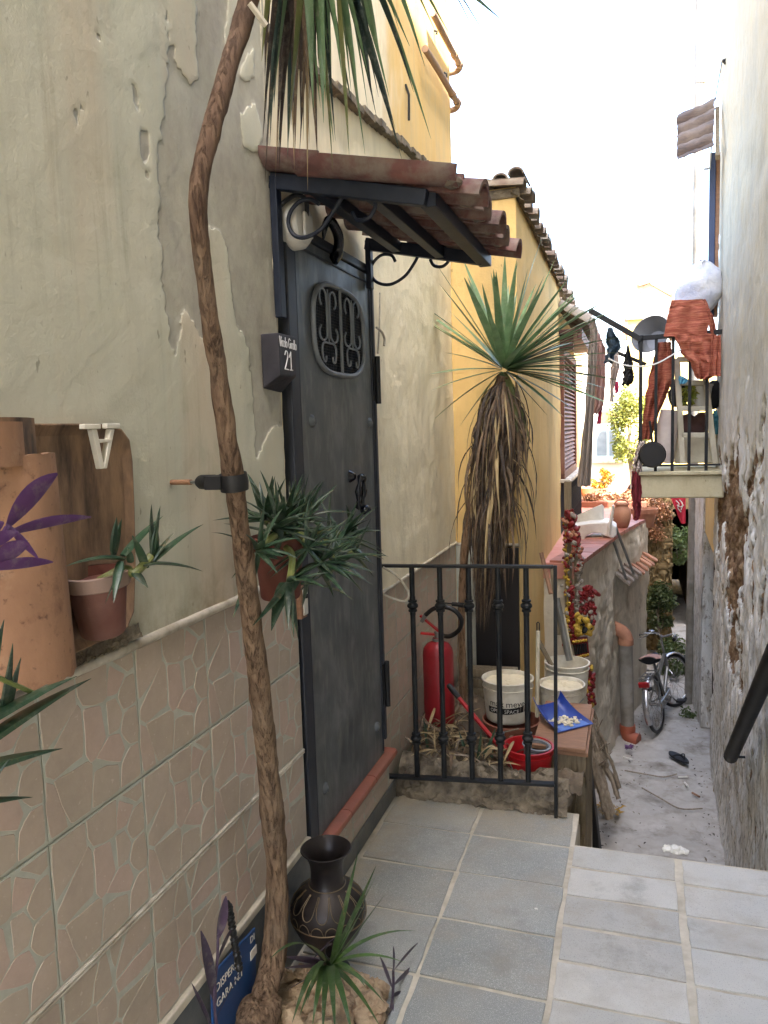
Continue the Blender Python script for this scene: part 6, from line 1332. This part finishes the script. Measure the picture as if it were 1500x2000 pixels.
# seat body with an arched opening below, a broad curved side and an upright horn
b = MB(); o0 = [wpx(*p) for p in ((1118,1028),(1150,1022),(1190,1020),(1203,1030),(1204,1046),(1196,1052),(1185,1048),(1172,1042),(1158,1041),(1146,1046),(1140,1056),(1128,1050),(1118,1046))]
b.prism(o0, (0,.30,0)); part('seat', b, MT['white'], ch_, smooth=False, bevel=.010)
b = MB()
def side_fn(u, v):
    top = [(1120,1010),(1140,1000),(1158,992),(1176,985),(1180,990)]; t = u*(len(top)-1); i = min(int(t),len(top)-2); f = t-i
    x_ = top[i][0]*(1-f)+top[i+1][0]*f; yt_ = top[i][1]*(1-f)+top[i+1][1]*f
    return wpx(x_, 1028+(yt_-1028)*v, cy+.27-.05*math.sin(math.pi*u))
b.shell(side_fn, 20, 10, .012); part('side_panel', b, MT['white'], ch_)
b = MB(); b.tube(spl([wpx(1188,1046),wpx(1192,1022),wpx(1196,1000),wpx(1198,986)],6), [.035]*7+[.03]*6+[.024]*5+[.012], 12, flat=.5); b.tube(spl([wpx(1188,1046,cy+.27),wpx(1190,1028,cy+.27),wpx(1196,1012,cy+.27)],6), .025, 10, flat=.5); part('armrest', b, MT['white'], ch_)
b = MB(); b.box(wpx(1114,1098,6.2), wpx(1124,1062,6.2)+Vector((0,.10,0))); b.box(wpx(1125,1078,6.25), wpx(1132,1060,6.25)+Vector((.0,.10,0))); solo('red_crate', b, MT['red_pl'], 'bit of a bright red crate at the terrace corner behind the garlands', 'crate', smooth=False, bevel=.006)
jr = thing('clay_jar', 'orange terracotta jar with a loop handle on the wall coping', 'jar', tuple(P(1214,1031,z=TZ+.035)))
jc = P(1214,1030,z=TZ+.035); s_ = (jc-CAM).dot(FW)/1500
b = MB(); b.lathe([(0,0),(11*s_,0),(13*s_,2*s_),(17*s_,16*s_),(18*s_,26*s_),(16*s_,36*s_),(12*s_,41*s_),(12*s_,43*s_),(14*s_,46*s_),(13*s_,48*s_),(10*s_,46*s_),(9*s_,38*s_),(0,30*s_)], 26, jc); part('body', b, MT['terra_or'], jr)
b = MB(); b.tube([jc+Vector((13*s_*math.cos(t),0,44*s_+11*s_*math.sin(t))) for t in [math.pi*i/12 for i in range(13)]], 1.6*s_, 8); part('handle', b, MT['terra_or'], jr)
def tpot(c, r, h, label, group=None):
    b = MB(); b.lathe([(0,0),(r*.62,0),(r*.66,.005),(r*.9,h*.74),(r,h*.75),(r*1.03,h),(r*.93,h),(r*.85,h*.8),(0,h*.78)], 24, c); return solo('plant_pot', b, MT['terra_or'], label, 'plant pot', group)
tpot(P(1258,1018,y=8.7)+Vector((0,0,-.06)), .14, .20, 'orange terracotta pot on the coping behind the maroon towel')
tpot(P(1160,976,y=10.5)+Vector((0,0,-.1)), .18, .26, 'orange terracotta pot under the golden bush on the terrace')
tpot(P(1240,1012,y=9.2)+Vector((0,0,-.1)), .12, .18, 'small terracotta pot behind the clay jar')
b = MB(); a, c = P(1130,985,y=9.9), P(1262,1040,y=9.9); b.box((a.x,9.75,TZ+.0),(c.x,10.2,TZ+.09)); solo('planter_box', b, MT['terra'], 'long terracotta planter holding dry plants at the terrace edge', 'planter', smooth=False, bevel=.01)
def bush(name, label, cat, c, rad, mat, n, ls, kind='thing', gap=.55, stems=5, mt_st='twig', group=None):
    t = thing(name, label, cat, (c[0],c[1],c[2]-rad[2]), group); c = Vector(c); b = MB(); cl = []
    for i in range(14): 
        an, el = U(0,6.28), U(-1,1); cl.append((Vector((math.cos(an)*rad[0]*.7*math.sqrt(1-el*el), math.sin(an)*rad[1]*.7*math.sqrt(1-el*el), el*rad[2]*.7)), U(.25,.5)))
    for i in range(n):
        o, k = random.choice(cl); d = Vector((random.gauss(0,1),random.gauss(0,1),random.gauss(0,1))).normalized()*U(.3,1)
        p = c+o+Vector((d.x*rad[0]*k,d.y*rad[1]*k,d.z*rad[2]*k)); q = Vector((U(-1,1),U(-1,1),U(-.8,.6))).normalized()*ls*U(.6,1.3)
        b.blade([p, p+q*.5+Vector((0,0,.1*ls)), p+q], ls*.55, lance, .3, side=(U(-1,1),U(-1,1),U(-1,1)))
    part('foliage', b, MT[mat], t)
    for i in range(stems):
        q = MB(); o, k = random.choice(cl); q.tube(spl([c+Vector((0,0,-rad[2])), c+o*.5+Vector((U(-.05,.05),0,0)), c+o],4), [rad[0]*.03]*5+[rad[0]*.015]*4, 6); part('stem', q, MT[mt_st], t)
    return t
bush('golden_bush', 'round golden leaved bush growing in the terracotta pot on the terrace', 'bush', P(1176,938,y=10.5), (.15,.15,.16), 'orange_far', 500, .05)
bush('dry_bush', 'dry pinkish bush filling the planter at the terrace edge', 'bush', P(1175,980,y=9.95), (.34,.2,.13), 'dryplant', 1100, .045)
bush('dry_bush', 'dry brown bush right of the clay jar on the terrace', 'bush', P(1240,978,y=9.95), (.24,.2,.16), 'dryplant', 900, .045)
tr = bush('small_tree', 'yellow green small tree in front of the far arched window', 'tree', P(1232,840,y=15), (.42,.4,.85), 'green_far', 3000, .075, stems=7)
b = MB(); b.tube(spl([P(1236,1000,y=15),P(1234,930,y=15),P(1230,850,y=15)],5), .035, 8); part('trunk', b, MT['twig'], tr)
bush('fern_bush', 'bright green fern clump hanging at the foot of the old stone wall', 'fern', P(1288,1190,y=10.2), (.22,.2,.34), 'green_dk', 2200, .055)
bush('ivy_bush', 'dark ivy hanging over the top of the alley archway', 'ivy', P(1326,1065,y=11.8), (.25,.3,.30), 'green_dk', 1600, .055)
bush('shrub', 'low dark shrub growing behind the bicycle', 'shrub', P(1318,1290,y=9.6), (.24,.3,.30), 'green_dk', 1800, .05)
bush('wall_weeds', 'dry creeper clinging to the top of the old stone wall', 'creeper', P(1283,1010,y=10.4), (.20,.1,.30), 'dryplant', 1300, .045)
bush('weeds', 'small tuft of weeds at the foot of the grey downpipe', 'weeds', P(1348,1392,z=AZ+.04), (.10,.08,.05), 'green_dk', 120, .04, stems=2)
bush('balcony_plant', 'small green plant squeezed between the step ladder and the tin', 'plant', P(1345,772,y=6.6), (.05,.05,.11), 'green_far', 120, .05, stems=2)
fl = thing('flag', 'crimson flag with a white flourish hanging beside the downpipe', 'flag', tuple(P(1325,1000,y=9.0)))
fp = [P(a,c,y=9.0) for a, c in ((1310,972),(1339,972),(1339,1022),(1331,1023))]
b = MB(); b.shell(lambda u, v: fp[0].lerp(fp[1],u).lerp(fp[3].lerp(fp[2],u),v)+Vector((0,.012*math.sin(u*5+v*3),0)), 12, 12, .003); part('cloth', b, MT['crimson'], fl)
b = MB()
for sgm in (((1320,978),(1326,984),(1324,992),(1330,1000)),((1327,976),(1333,985),(1330,996)),((1322,986),(1329,990),(1336,986))): b.tube(spl([P(*q,y=8.975) for q in sgm],4), .006, 5)
part('flourish', b, MT['white'], fl)
# ------------------------------------------------------------------ garlands at the terrace corner
GY = 5.62
b = MB(); b.bar(P(1112,1500,y=GY+.06), P(1109,940,y=GY+.06), .05, .05, (0,1,0)); b.bar(P(1128,1330,y=GY+.05), P(1126,1085,y=GY+.05), .035, .04, (0,1,0)); solo('garland_post', b, MT['wood_grey'], 'grey weathered post carrying the dried garlands at the wall end', 'post', smooth=False, bevel=.004)
def garland(label, pts, n, r, spread, mats, wts, elong=1.6, y=GY):
    path = spl([P(a,c,y=y) for a, c in pts], 10); b = MB()
    b.tube(path, .004, 5, mi=0)
    for i in range(n):
        p = random.choice(path)+Vector((random.gauss(0,spread),random.gauss(0,spread*.6),random.gauss(0,.012)))
        k = random.choices(range(len(mats)), wts)[0]; q0 = len(b.v); b.ball((0,0,0), r*U(.6,1.2), 5, (1,1,U(1,elong)), mi=k)
        R_ = Matrix.Rotation(U(-1.1,1.1),3,'Y') @ Matrix.Rotation(U(-1,1),3,'X'); b.v[q0:] = [p+R_ @ v for v in b.v[q0:]]
    return solo('garland', b, [MT[m] for m in mats], label, 'garland', 'dried garlands hung at the wall end')
garland('dark red chilli garland at the top with an orange tuft', [(1112,1000),(1116,1030),(1121,1062)], 90, .016, .020, ['chili','terra_or','beadw'], [6,1,1], 2.6)
garland('garland of brown and cream beads in an arch under the top chilli string', [(1118,1086),(1124,1074),(1132,1076),(1134,1100),(1128,1112)], 70, .014, .010, ['terra','beadw','chili'], [2,2,1], 1.5)
garland('left yellow and red bead string running down the post', [(1104,1010),(1106,1080),(1108,1150),(1109,1210),(1108,1262)], 150, .013, .014, ['corn','chili','beadw'], [4,2,2], 1.6)
garland('grey bead string in the middle beside the yellow string', [(1128,1110),(1131,1160),(1130,1215)], 80, .014, .012, ['beadw','chili'], [5,1], 1.4, GY+.03)
garland('looped dark red chilli garland above the yellow cluster', [(1143,1195),(1141,1168),(1147,1152),(1155,1160),(1157,1195),(1153,1220)], 130, .014, .012, ['chili','beadw'], [6,1], 2.4)
garland('fat cluster of yellow cobs hanging below the red loop', [(1130,1198),(1138,1212),(1148,1212),(1152,1230),(1138,1236),(1128,1226)], 90, .021, .014, ['corn','black'], [9,1], 2.0)
garland('long red chilli string left of the yellow cobs', [(1115,1150),(1117,1190),(1119,1225),(1121,1250)], 70, .013, .010, ['chili'], [1], 2.6)
garland('low red chilli string behind the white buckets', [(1148,1300),(1152,1335),(1156,1375)], 90, .014, .014, ['chili','corn'], [6,1], 2.2)
wb = thing('beaded_basket', 'dark red woven holder with rows of yellow beads hanging among the garlands', 'basket', tuple(P(1135,1290,y=GY)))
b = MB(); q4 = [P(a,c,y=GY-.02) for a, c in ((1117,1250),(1147,1246),(1151,1282),(1124,1290))]
b.prism(q4, (0,.06,0)); part('body', b, MT['chili'], wb, smooth=False, bevel=.004)
b = MB()
for r_, mt in ((.08,0),(.86,0)):
    for i in range(6):
        p = q4[0].lerp(q4[1],(i+.5)/6).lerp(q4[3].lerp(q4[2],(i+.5)/6), r_); b.ball(p+Vector((0,-.012,0)), .011, 6)
part('bead', b, MT['corn'], wb)
b = MB()
for i in range(5):
    a = q4[0].lerp(q4[1],(i+.6)/5.4).lerp(q4[3].lerp(q4[2],(i+.6)/5.4), .25); c = q4[0].lerp(q4[1],(i+.6)/5.4).lerp(q4[3].lerp(q4[2],(i+.6)/5.4), .72); b.tube([a+Vector((0,-.006,0)),c+Vector((0,-.006,0))], .009, 6)
part('reed', b, MT['black'], wb)
# bundle of sticks leaning at the wall foot
tw = thing('stick_bundle', 'bundle of grey dry sticks leaning against the retaining wall', 'sticks', (.82,5.5,AZ))
for (a, c, y0_, y1_, r) in (((1142,1382),(1196,1590),5.75,5.45,.018),((1150,1400),(1206,1560),5.7,5.5,.014),((1138,1420),(1190,1600),5.65,5.4,.022),((1160,1440),(1182,1585),5.7,5.4,.015),((1145,1430),(1205,1540),5.6,5.6,.020),((1152,1395),(1180,1560),5.7,5.45,.010),((1168,1425),(1186,1500),5.7,5.6,.012),((1140,1395),(1160,1540),5.7,5.5,.012),((1150,1470),(1150,1575),5.6,5.45,.012),((1158,1385),(1210,1540),5.75,5.5,.010)):
    p0_, p1_ = P(*a,y=y0_), P(*c,y=y1_); pa = [p0_.lerp(p1_,i/9)+Vector((U(-.009,.009),U(-.008,.008),0)) for i in range(10)]
    q = MB(); q.tube(spl(pa,3), [r*1.35*U(.8,1.15) for _ in range(28)], 7); part('stick', q, MT['twig'], tw)
    for k_ in range(2):
        s0_ = random.choice(pa[2:8]); q = MB(); q.tube([s0_, s0_+Vector((U(-.08,.10),U(-.05,.05),U(.03,.12)))], [r*.5,r*.2], 5); part('stick', q, MT['twig'], tw)
# ------------------------------------------------------------------ bicycle
R0 = P(1288,1430,z=AZ); bk = thing('bicycle', 'old silver bicycle with black saddle and red tail light leaning in the alley', 'bicycle', tuple(R0))
e1 = Vector((.27,.963,0)).normalized(); rt2 = Vector((e1.y,-e1.x,0)); lean = math.radians(10)
e3 = Vector((0,0,1))*math.cos(lean)-rt2*math.sin(lean); e2 = rt2*math.cos(lean)+Vector((0,0,1))*math.sin(lean)
def BK(f, s_, h): return R0+e1*f+e2*s_+e3*h
WR = .282; FB = .80
def wheel(fb, steer, par):
    c = BK(fb,0,WR); u1 = (e1*math.cos(steer)+e2*math.sin(steer)).normalized(); ax = (e2*math.cos(steer)-e1*math.sin(steer)).normalized()
    cr = lambda r, n=40: [c+u1*(r*math.cos(2*math.pi*i/n))+e3*(r*math.sin(2*math.pi*i/n)) for i in range(n+1)]
    q = MB(); q.tube([c-ax*.045,c+ax*.045], .022, 10); w = part('wheel', q, MT['chrome'], par)
    q = MB(); q.tube(cr(WR-.018), .018, 10, caps=False, ref=ax); part('tyre', q, MT['black'], w)
    q = MB(); q.tube(cr(WR-.042), .010, 8, caps=False, ref=ax); part('rim', q, MT['chrome'], w)
    q = MB()
    for i in range(24):
        t = 2*math.pi*i/24; q.tube([c+ax*(.03*(-1)**i), c+u1*((WR-.045)*math.cos(t))+e3*((WR-.045)*math.sin(t))], .0016, 4)
    part('spoke', q, MT['chrome'], w, kind='stuff'); return c, u1, ax
def fender(c, u1, ax, t0, t1, par, mat='chrome'):
    q = MB()
    def fn(u, v):
        t = math.radians(t0+(t1-t0)*u); k = (v-.5)*2; return c+u1*((WR+.016-.012*k*k)*math.cos(t))+e3*((WR+.016-.012*k*k)*math.sin(t))+ax*(.030*k)
    q.shell(fn, 30, 6, .002); part('mudguard', q, MT[mat], par)
cR, uR, aR = wheel(0, 0, bk); cF, uF, aF = wheel(FB, math.radians(24), bk)
fender(cR, uR, aR, 60, 205, bk); fender(cF, uF, aF, 20, 190, bk)
BBp = BK(.36,0,.26); hd0, hd1 = BK(.60,0,.62), BK(.63,0,.48); stp = BK(.22,0,.56)
q = MB()
for a, c, r in ((BBp,stp,.016),(BBp,hd1,.019),(BK(.27,0,.46),hd0,.016),(hd0,hd1,.021),(BBp,cR+e2*.05,.010),(BBp,cR-e2*.05,.010),(BK(.25,0,.5),cR+e2*.05,.008),(BK(.25,0,.5),cR-e2*.05,.008)): q.tube([a,c], r, 9)
part('frame', q, MT['steel'], bk)
q = MB(); fc = hd1+e3*-.02
for s_ in (-1,1): q.tube([fc, fc+aF*(.045*s_)+e3*-.05, cF+aF*(.045*s_)], .011, 8)
part('fork', q, MT['chrome'], bk)
hb = BK(.585,0,.83); q = MB(); q.tube([hd0,hb], .012, 8); q.tube(spl([hb+aF*-.26+uF*-.12+e3*-.01, hb+aF*-.20+uF*-.02+e3*.0, hb+aF*-.10+uF*.06+e3*-.01, hb+uF*.03+e3*-.03, hb+aF*.10+uF*.06+e3*-.01, hb+aF*.20+uF*-.02, hb+aF*.26+uF*-.12+e3*-.01],6), .0105, 8); part('handlebar', q, MT['chrome'], bk)
for s_ in (-1,1):
    q = MB(); q.tube([hb+aF*(.225*s_)+uF*-.06, hb+aF*(.265*s_)+uF*-.13+e3*-.01], .017, 9); part('grip', q, MT['black'], bk)
    q = MB(); q.tube(spl([hb+aF*(.17*s_)+uF*.03+e3*-.01, hb+aF*(.20*s_)+uF*-.0+e3*-.035, hb+aF*(.23*s_)+uF*-.09+e3*-.04],4), .006, 6); part('brake_lever', q, MT['chrome'], bk)
q = MB(); q.lathe([(0,.012),(.03,.008),(.034,0)], 14, hb+aF*-.13+uF*.03+e3*.02); part('bell', q, MT['chrome'], bk)
q = MB(); q.tube([stp, BK(.20,0,.66)], .013, 8); part('seat_post', q, MT['chrome'], bk)
q = MB(); Mb = Matrix((e1,e2,e3)).transposed()
def sad(u, v):
    f = -.12+.27*u; w = (.098*(1-u)**.7+.020)*min(1,.35+u*6)**.6; t = 2*math.pi*v; return BK(.17+f, w*math.cos(t), .70+(.030 if math.sin(t) > 0 else .045*(1-.6*u))*math.sin(t)-.015*u)
q.grid(sad, 16, 18); q.add([BK(.05,0,.70)]+[sad(0,i/18) for i in range(18)], [(0,(i+1)%18+1,i+1) for i in range(18)]); saddle = part('saddle', q, MT['black'], bk)
q = MB(); q.shell(lambda u, v: sad(.02+.5*u, .02+.46*v)+e3*.006, 8, 10, .005); part('saddle_cover', q, MT['c_pink'], saddle)
q = MB()
for s_ in (-1,1):
    q.tube([BK(.16,.05*s_,.58),BK(-.16,.055*s_,.575),BK(-.20,.04*s_,.575)], .006, 6); q.tube([BK(-.10,.055*s_,.575), cR+e2*(.06*s_)], .005, 6)
for k_ in range(4): q.tube([BK(-.18+.10*k_,-.055,.576),BK(-.18+.10*k_,.055,.576)], .005, 6)
part('rack', q, MT['steel'], bk)
q = MB(); q.bar(BK(-.235,0,.53),BK(-.205,0,.535), .10, .05, e3); part('tail_light', q, MT['red_pl'], bk, smooth=False, bevel=.006)
q = MB(); q.lathe([(0,-.006),(.075,-.006),(.08,0),(.075,.006),(0,.006)], 24, BBp+e2*.045, Matrix((e1,e3,e2)).transposed()); part('chainwheel', q, MT['steel'], bk)
q = MB(); q.bar(BK(.04,.055,.25),BK(.40,.055,.275), .010, .08, e3); part('chain_guard', q, MT['chrome'], bk, smooth=False, bevel=.006)
for s_, d_ in ((1,1),(-1,-1)):
    q = MB(); e = BBp+e2*(.075*s_)+(e1*.6-e3*.55)*(.165*d_); q.tube([BBp+e2*(.06*s_), e], .009, 7); part('crank', q, MT['chrome'], bk)
    q = MB(); q.bar(e+e2*(.01*s_), e+e2*(.10*s_), .075, .025, e3); part('pedal', q, MT['black'], bk, smooth=False, bevel=.005)
# ------------------------------------------------------------------ litter
def onal(px, py, h=.0): p = P(px,py,z=AZ+.02); return p+Vector((0,0,h))
sn = thing('sandal', 'black flip flop sandal lying on the alley concrete', 'sandal', tuple(onal(1326,1481)))
c = onal(1326,1482,.004); d = (onal(1339,1489)-onal(1313,1473)); d.z = 0; d.normalize(); s2 = Vector((-d.y,d.x,0))
op = [c+d*(.13*math.cos(t))+s2*((.045-.006*math.cos(t*1))*math.sin(t)*(1-.12*math.cos(2*t))) for t in [2*math.pi*i/26 for i in range(26)]]
b = MB(); b.prism(op, (0,0,.018)); part('sole', b, MT['black'], sn, smooth=False, bevel=.003)
for s_ in (-1,1):
    b = MB(); b.tube(spl([c+d*.075+Vector((0,0,.02)), c+d*.045+s2*(.022*s_)+Vector((0,0,.05)), c-d*.01+s2*(.04*s_)+Vector((0,0,.03)), c-d*.02+s2*(.042*s_)+Vector((0,0,.015))],5), .006, 6); part('strap', b, MT['black'], sn)
b = MB(); c = P(1318,1663,z=.012)
for ox, oy, r in ((0,0,.020),(-.018,.004,.014),(.020,.002,.015),(.036,-.004,.010),(-.032,-.002,.009),(.008,.010,.016)):
    k_ = len(b.v); b.ball(c+Vector((ox,oy,r*.35)), r, 9, (1.3,1.0,.75)); b.v[k_:] = [p+Vector((.008*fbm(p.x*70,p.y*70,p.z*70), .007*fbm(p.x*70+5,p.y*70,p.z*70), max(0,p.z)*.25*fbm(p.x*90,p.y*90,7))) for p in b.v[k_:]]
b.v = [Vector((p.x,p.y,max(p.z,.0015))) for p in b.v]
solo('crumpled_tissue', b, MT['white'], 'crumpled white tissue on the front edge of the pale pavers', 'tissue', smooth=False)
for (a, c, r, mt, nm, lb) in (((1325,1521),(1342,1520),.008,'white','paper_scrap','white paper roll scrap right of the wire on the alley floor'),((1337,1531),(1343,1538),.008,'white','paper_scrap','short white stub lying in front of the paper roll scrap'),((1352,1551),(1366,1559),.009,'wood_br','wood_chip','brown wood chip near the right wall on the alley floor'),((1217,1481),(1238,1486),.008,'white','paper_scrap','white paper strip near the foot of the stick bundle')):
    b = MB(); b.tube([onal(*a,.012),onal(*c,.012)], r, 7); solo(nm, b, MT[mt], lb, 'litter')
b = MB(); b.tube(spl([onal(1220,1507,.01),onal(1262,1515,.012),onal(1296,1520,.012),onal(1322,1516,.02)],6), .006, 6); solo('fallen_twig', b, MT['twig'], 'long thin twig crossing the alley floor below the sandal', 'twig')
b = MB(); b.tube(spl([onal(1254,1541,.01),onal(1290,1562,.012),onal(1328,1582,.012),onal(1372,1584,.02)],6), .006, 6); solo('fallen_twig', b, MT['twig'], 'curved thin twig nearest the terrace on the alley floor', 'twig')
b = MB(); c = onal(1229,1467,.02)
for i in range(24):
    an = U(0,6.28); b.blade([c, c+Vector((.02*math.cos(an),.02*math.sin(an),.02)), c+Vector((.045*math.cos(an),.045*math.sin(an),U(0,.04)))], .03, lance)
solo('purple_flower', b, MT['purple'], 'fallen purple flower by the retaining wall foot', 'flower')
b = MB(); c = onal(1188,1590,.01)
for i in range(40):
    an = U(0,6.28); o = Vector((U(-.06,.09),U(-.06,.08),U(0,.03))); b.blade([c+o, c+o+Vector((.025*math.cos(an),.025*math.sin(an),.012)), c+o+Vector((.05*math.cos(an),.05*math.sin(an),U(-.005,.02)))], .028, lance, mi=0 if rnd() < .6 else 1)
solo('leaf_litter', b, [MT['orange_far'],MT['straw']], 'little heap of dry leaves at the foot of the stick bundle', 'leaf litter')
b = MB()
for i in range(230):
    t = rnd(); y = 5.2+3.6*rnd()**1.2; xa_, xb_ = .72+.12*(y-5.2), rx(min(y,YE))-.02
    k = random.choice([U(0,.12),U(.88,1),U(.0,1),U(0,.35)]); p = Vector((xa_+(xb_-xa_)*k, y, AZ+.012)); s_ = U(.004,.015); an = U(0,6.28)
    b.blade([p, p+Vector((s_*math.cos(an),s_*math.sin(an),.006)), p+Vector((2*s_*math.cos(an),2*s_*math.sin(an),U(0,.01)))], s_*1.1, lance, mi=0 if rnd() < .55 else 1)
solo('scattered_debris', b, [MT['dead2'],MT['twig']], None, None, kind='stuff')
for px, py in ((1047,1775),(700,1806)):
    b = MB(); c = P(px,py,z=.004); b.ball(c, .005, 5, (1.3,.8,.5)); solo('paper_crumb', b, MT['white'], 'tiny white crumb on the dark flagstones near the vase' if px < 900 else 'tiny white crumb at the right edge of the dark flagstones', 'crumb')
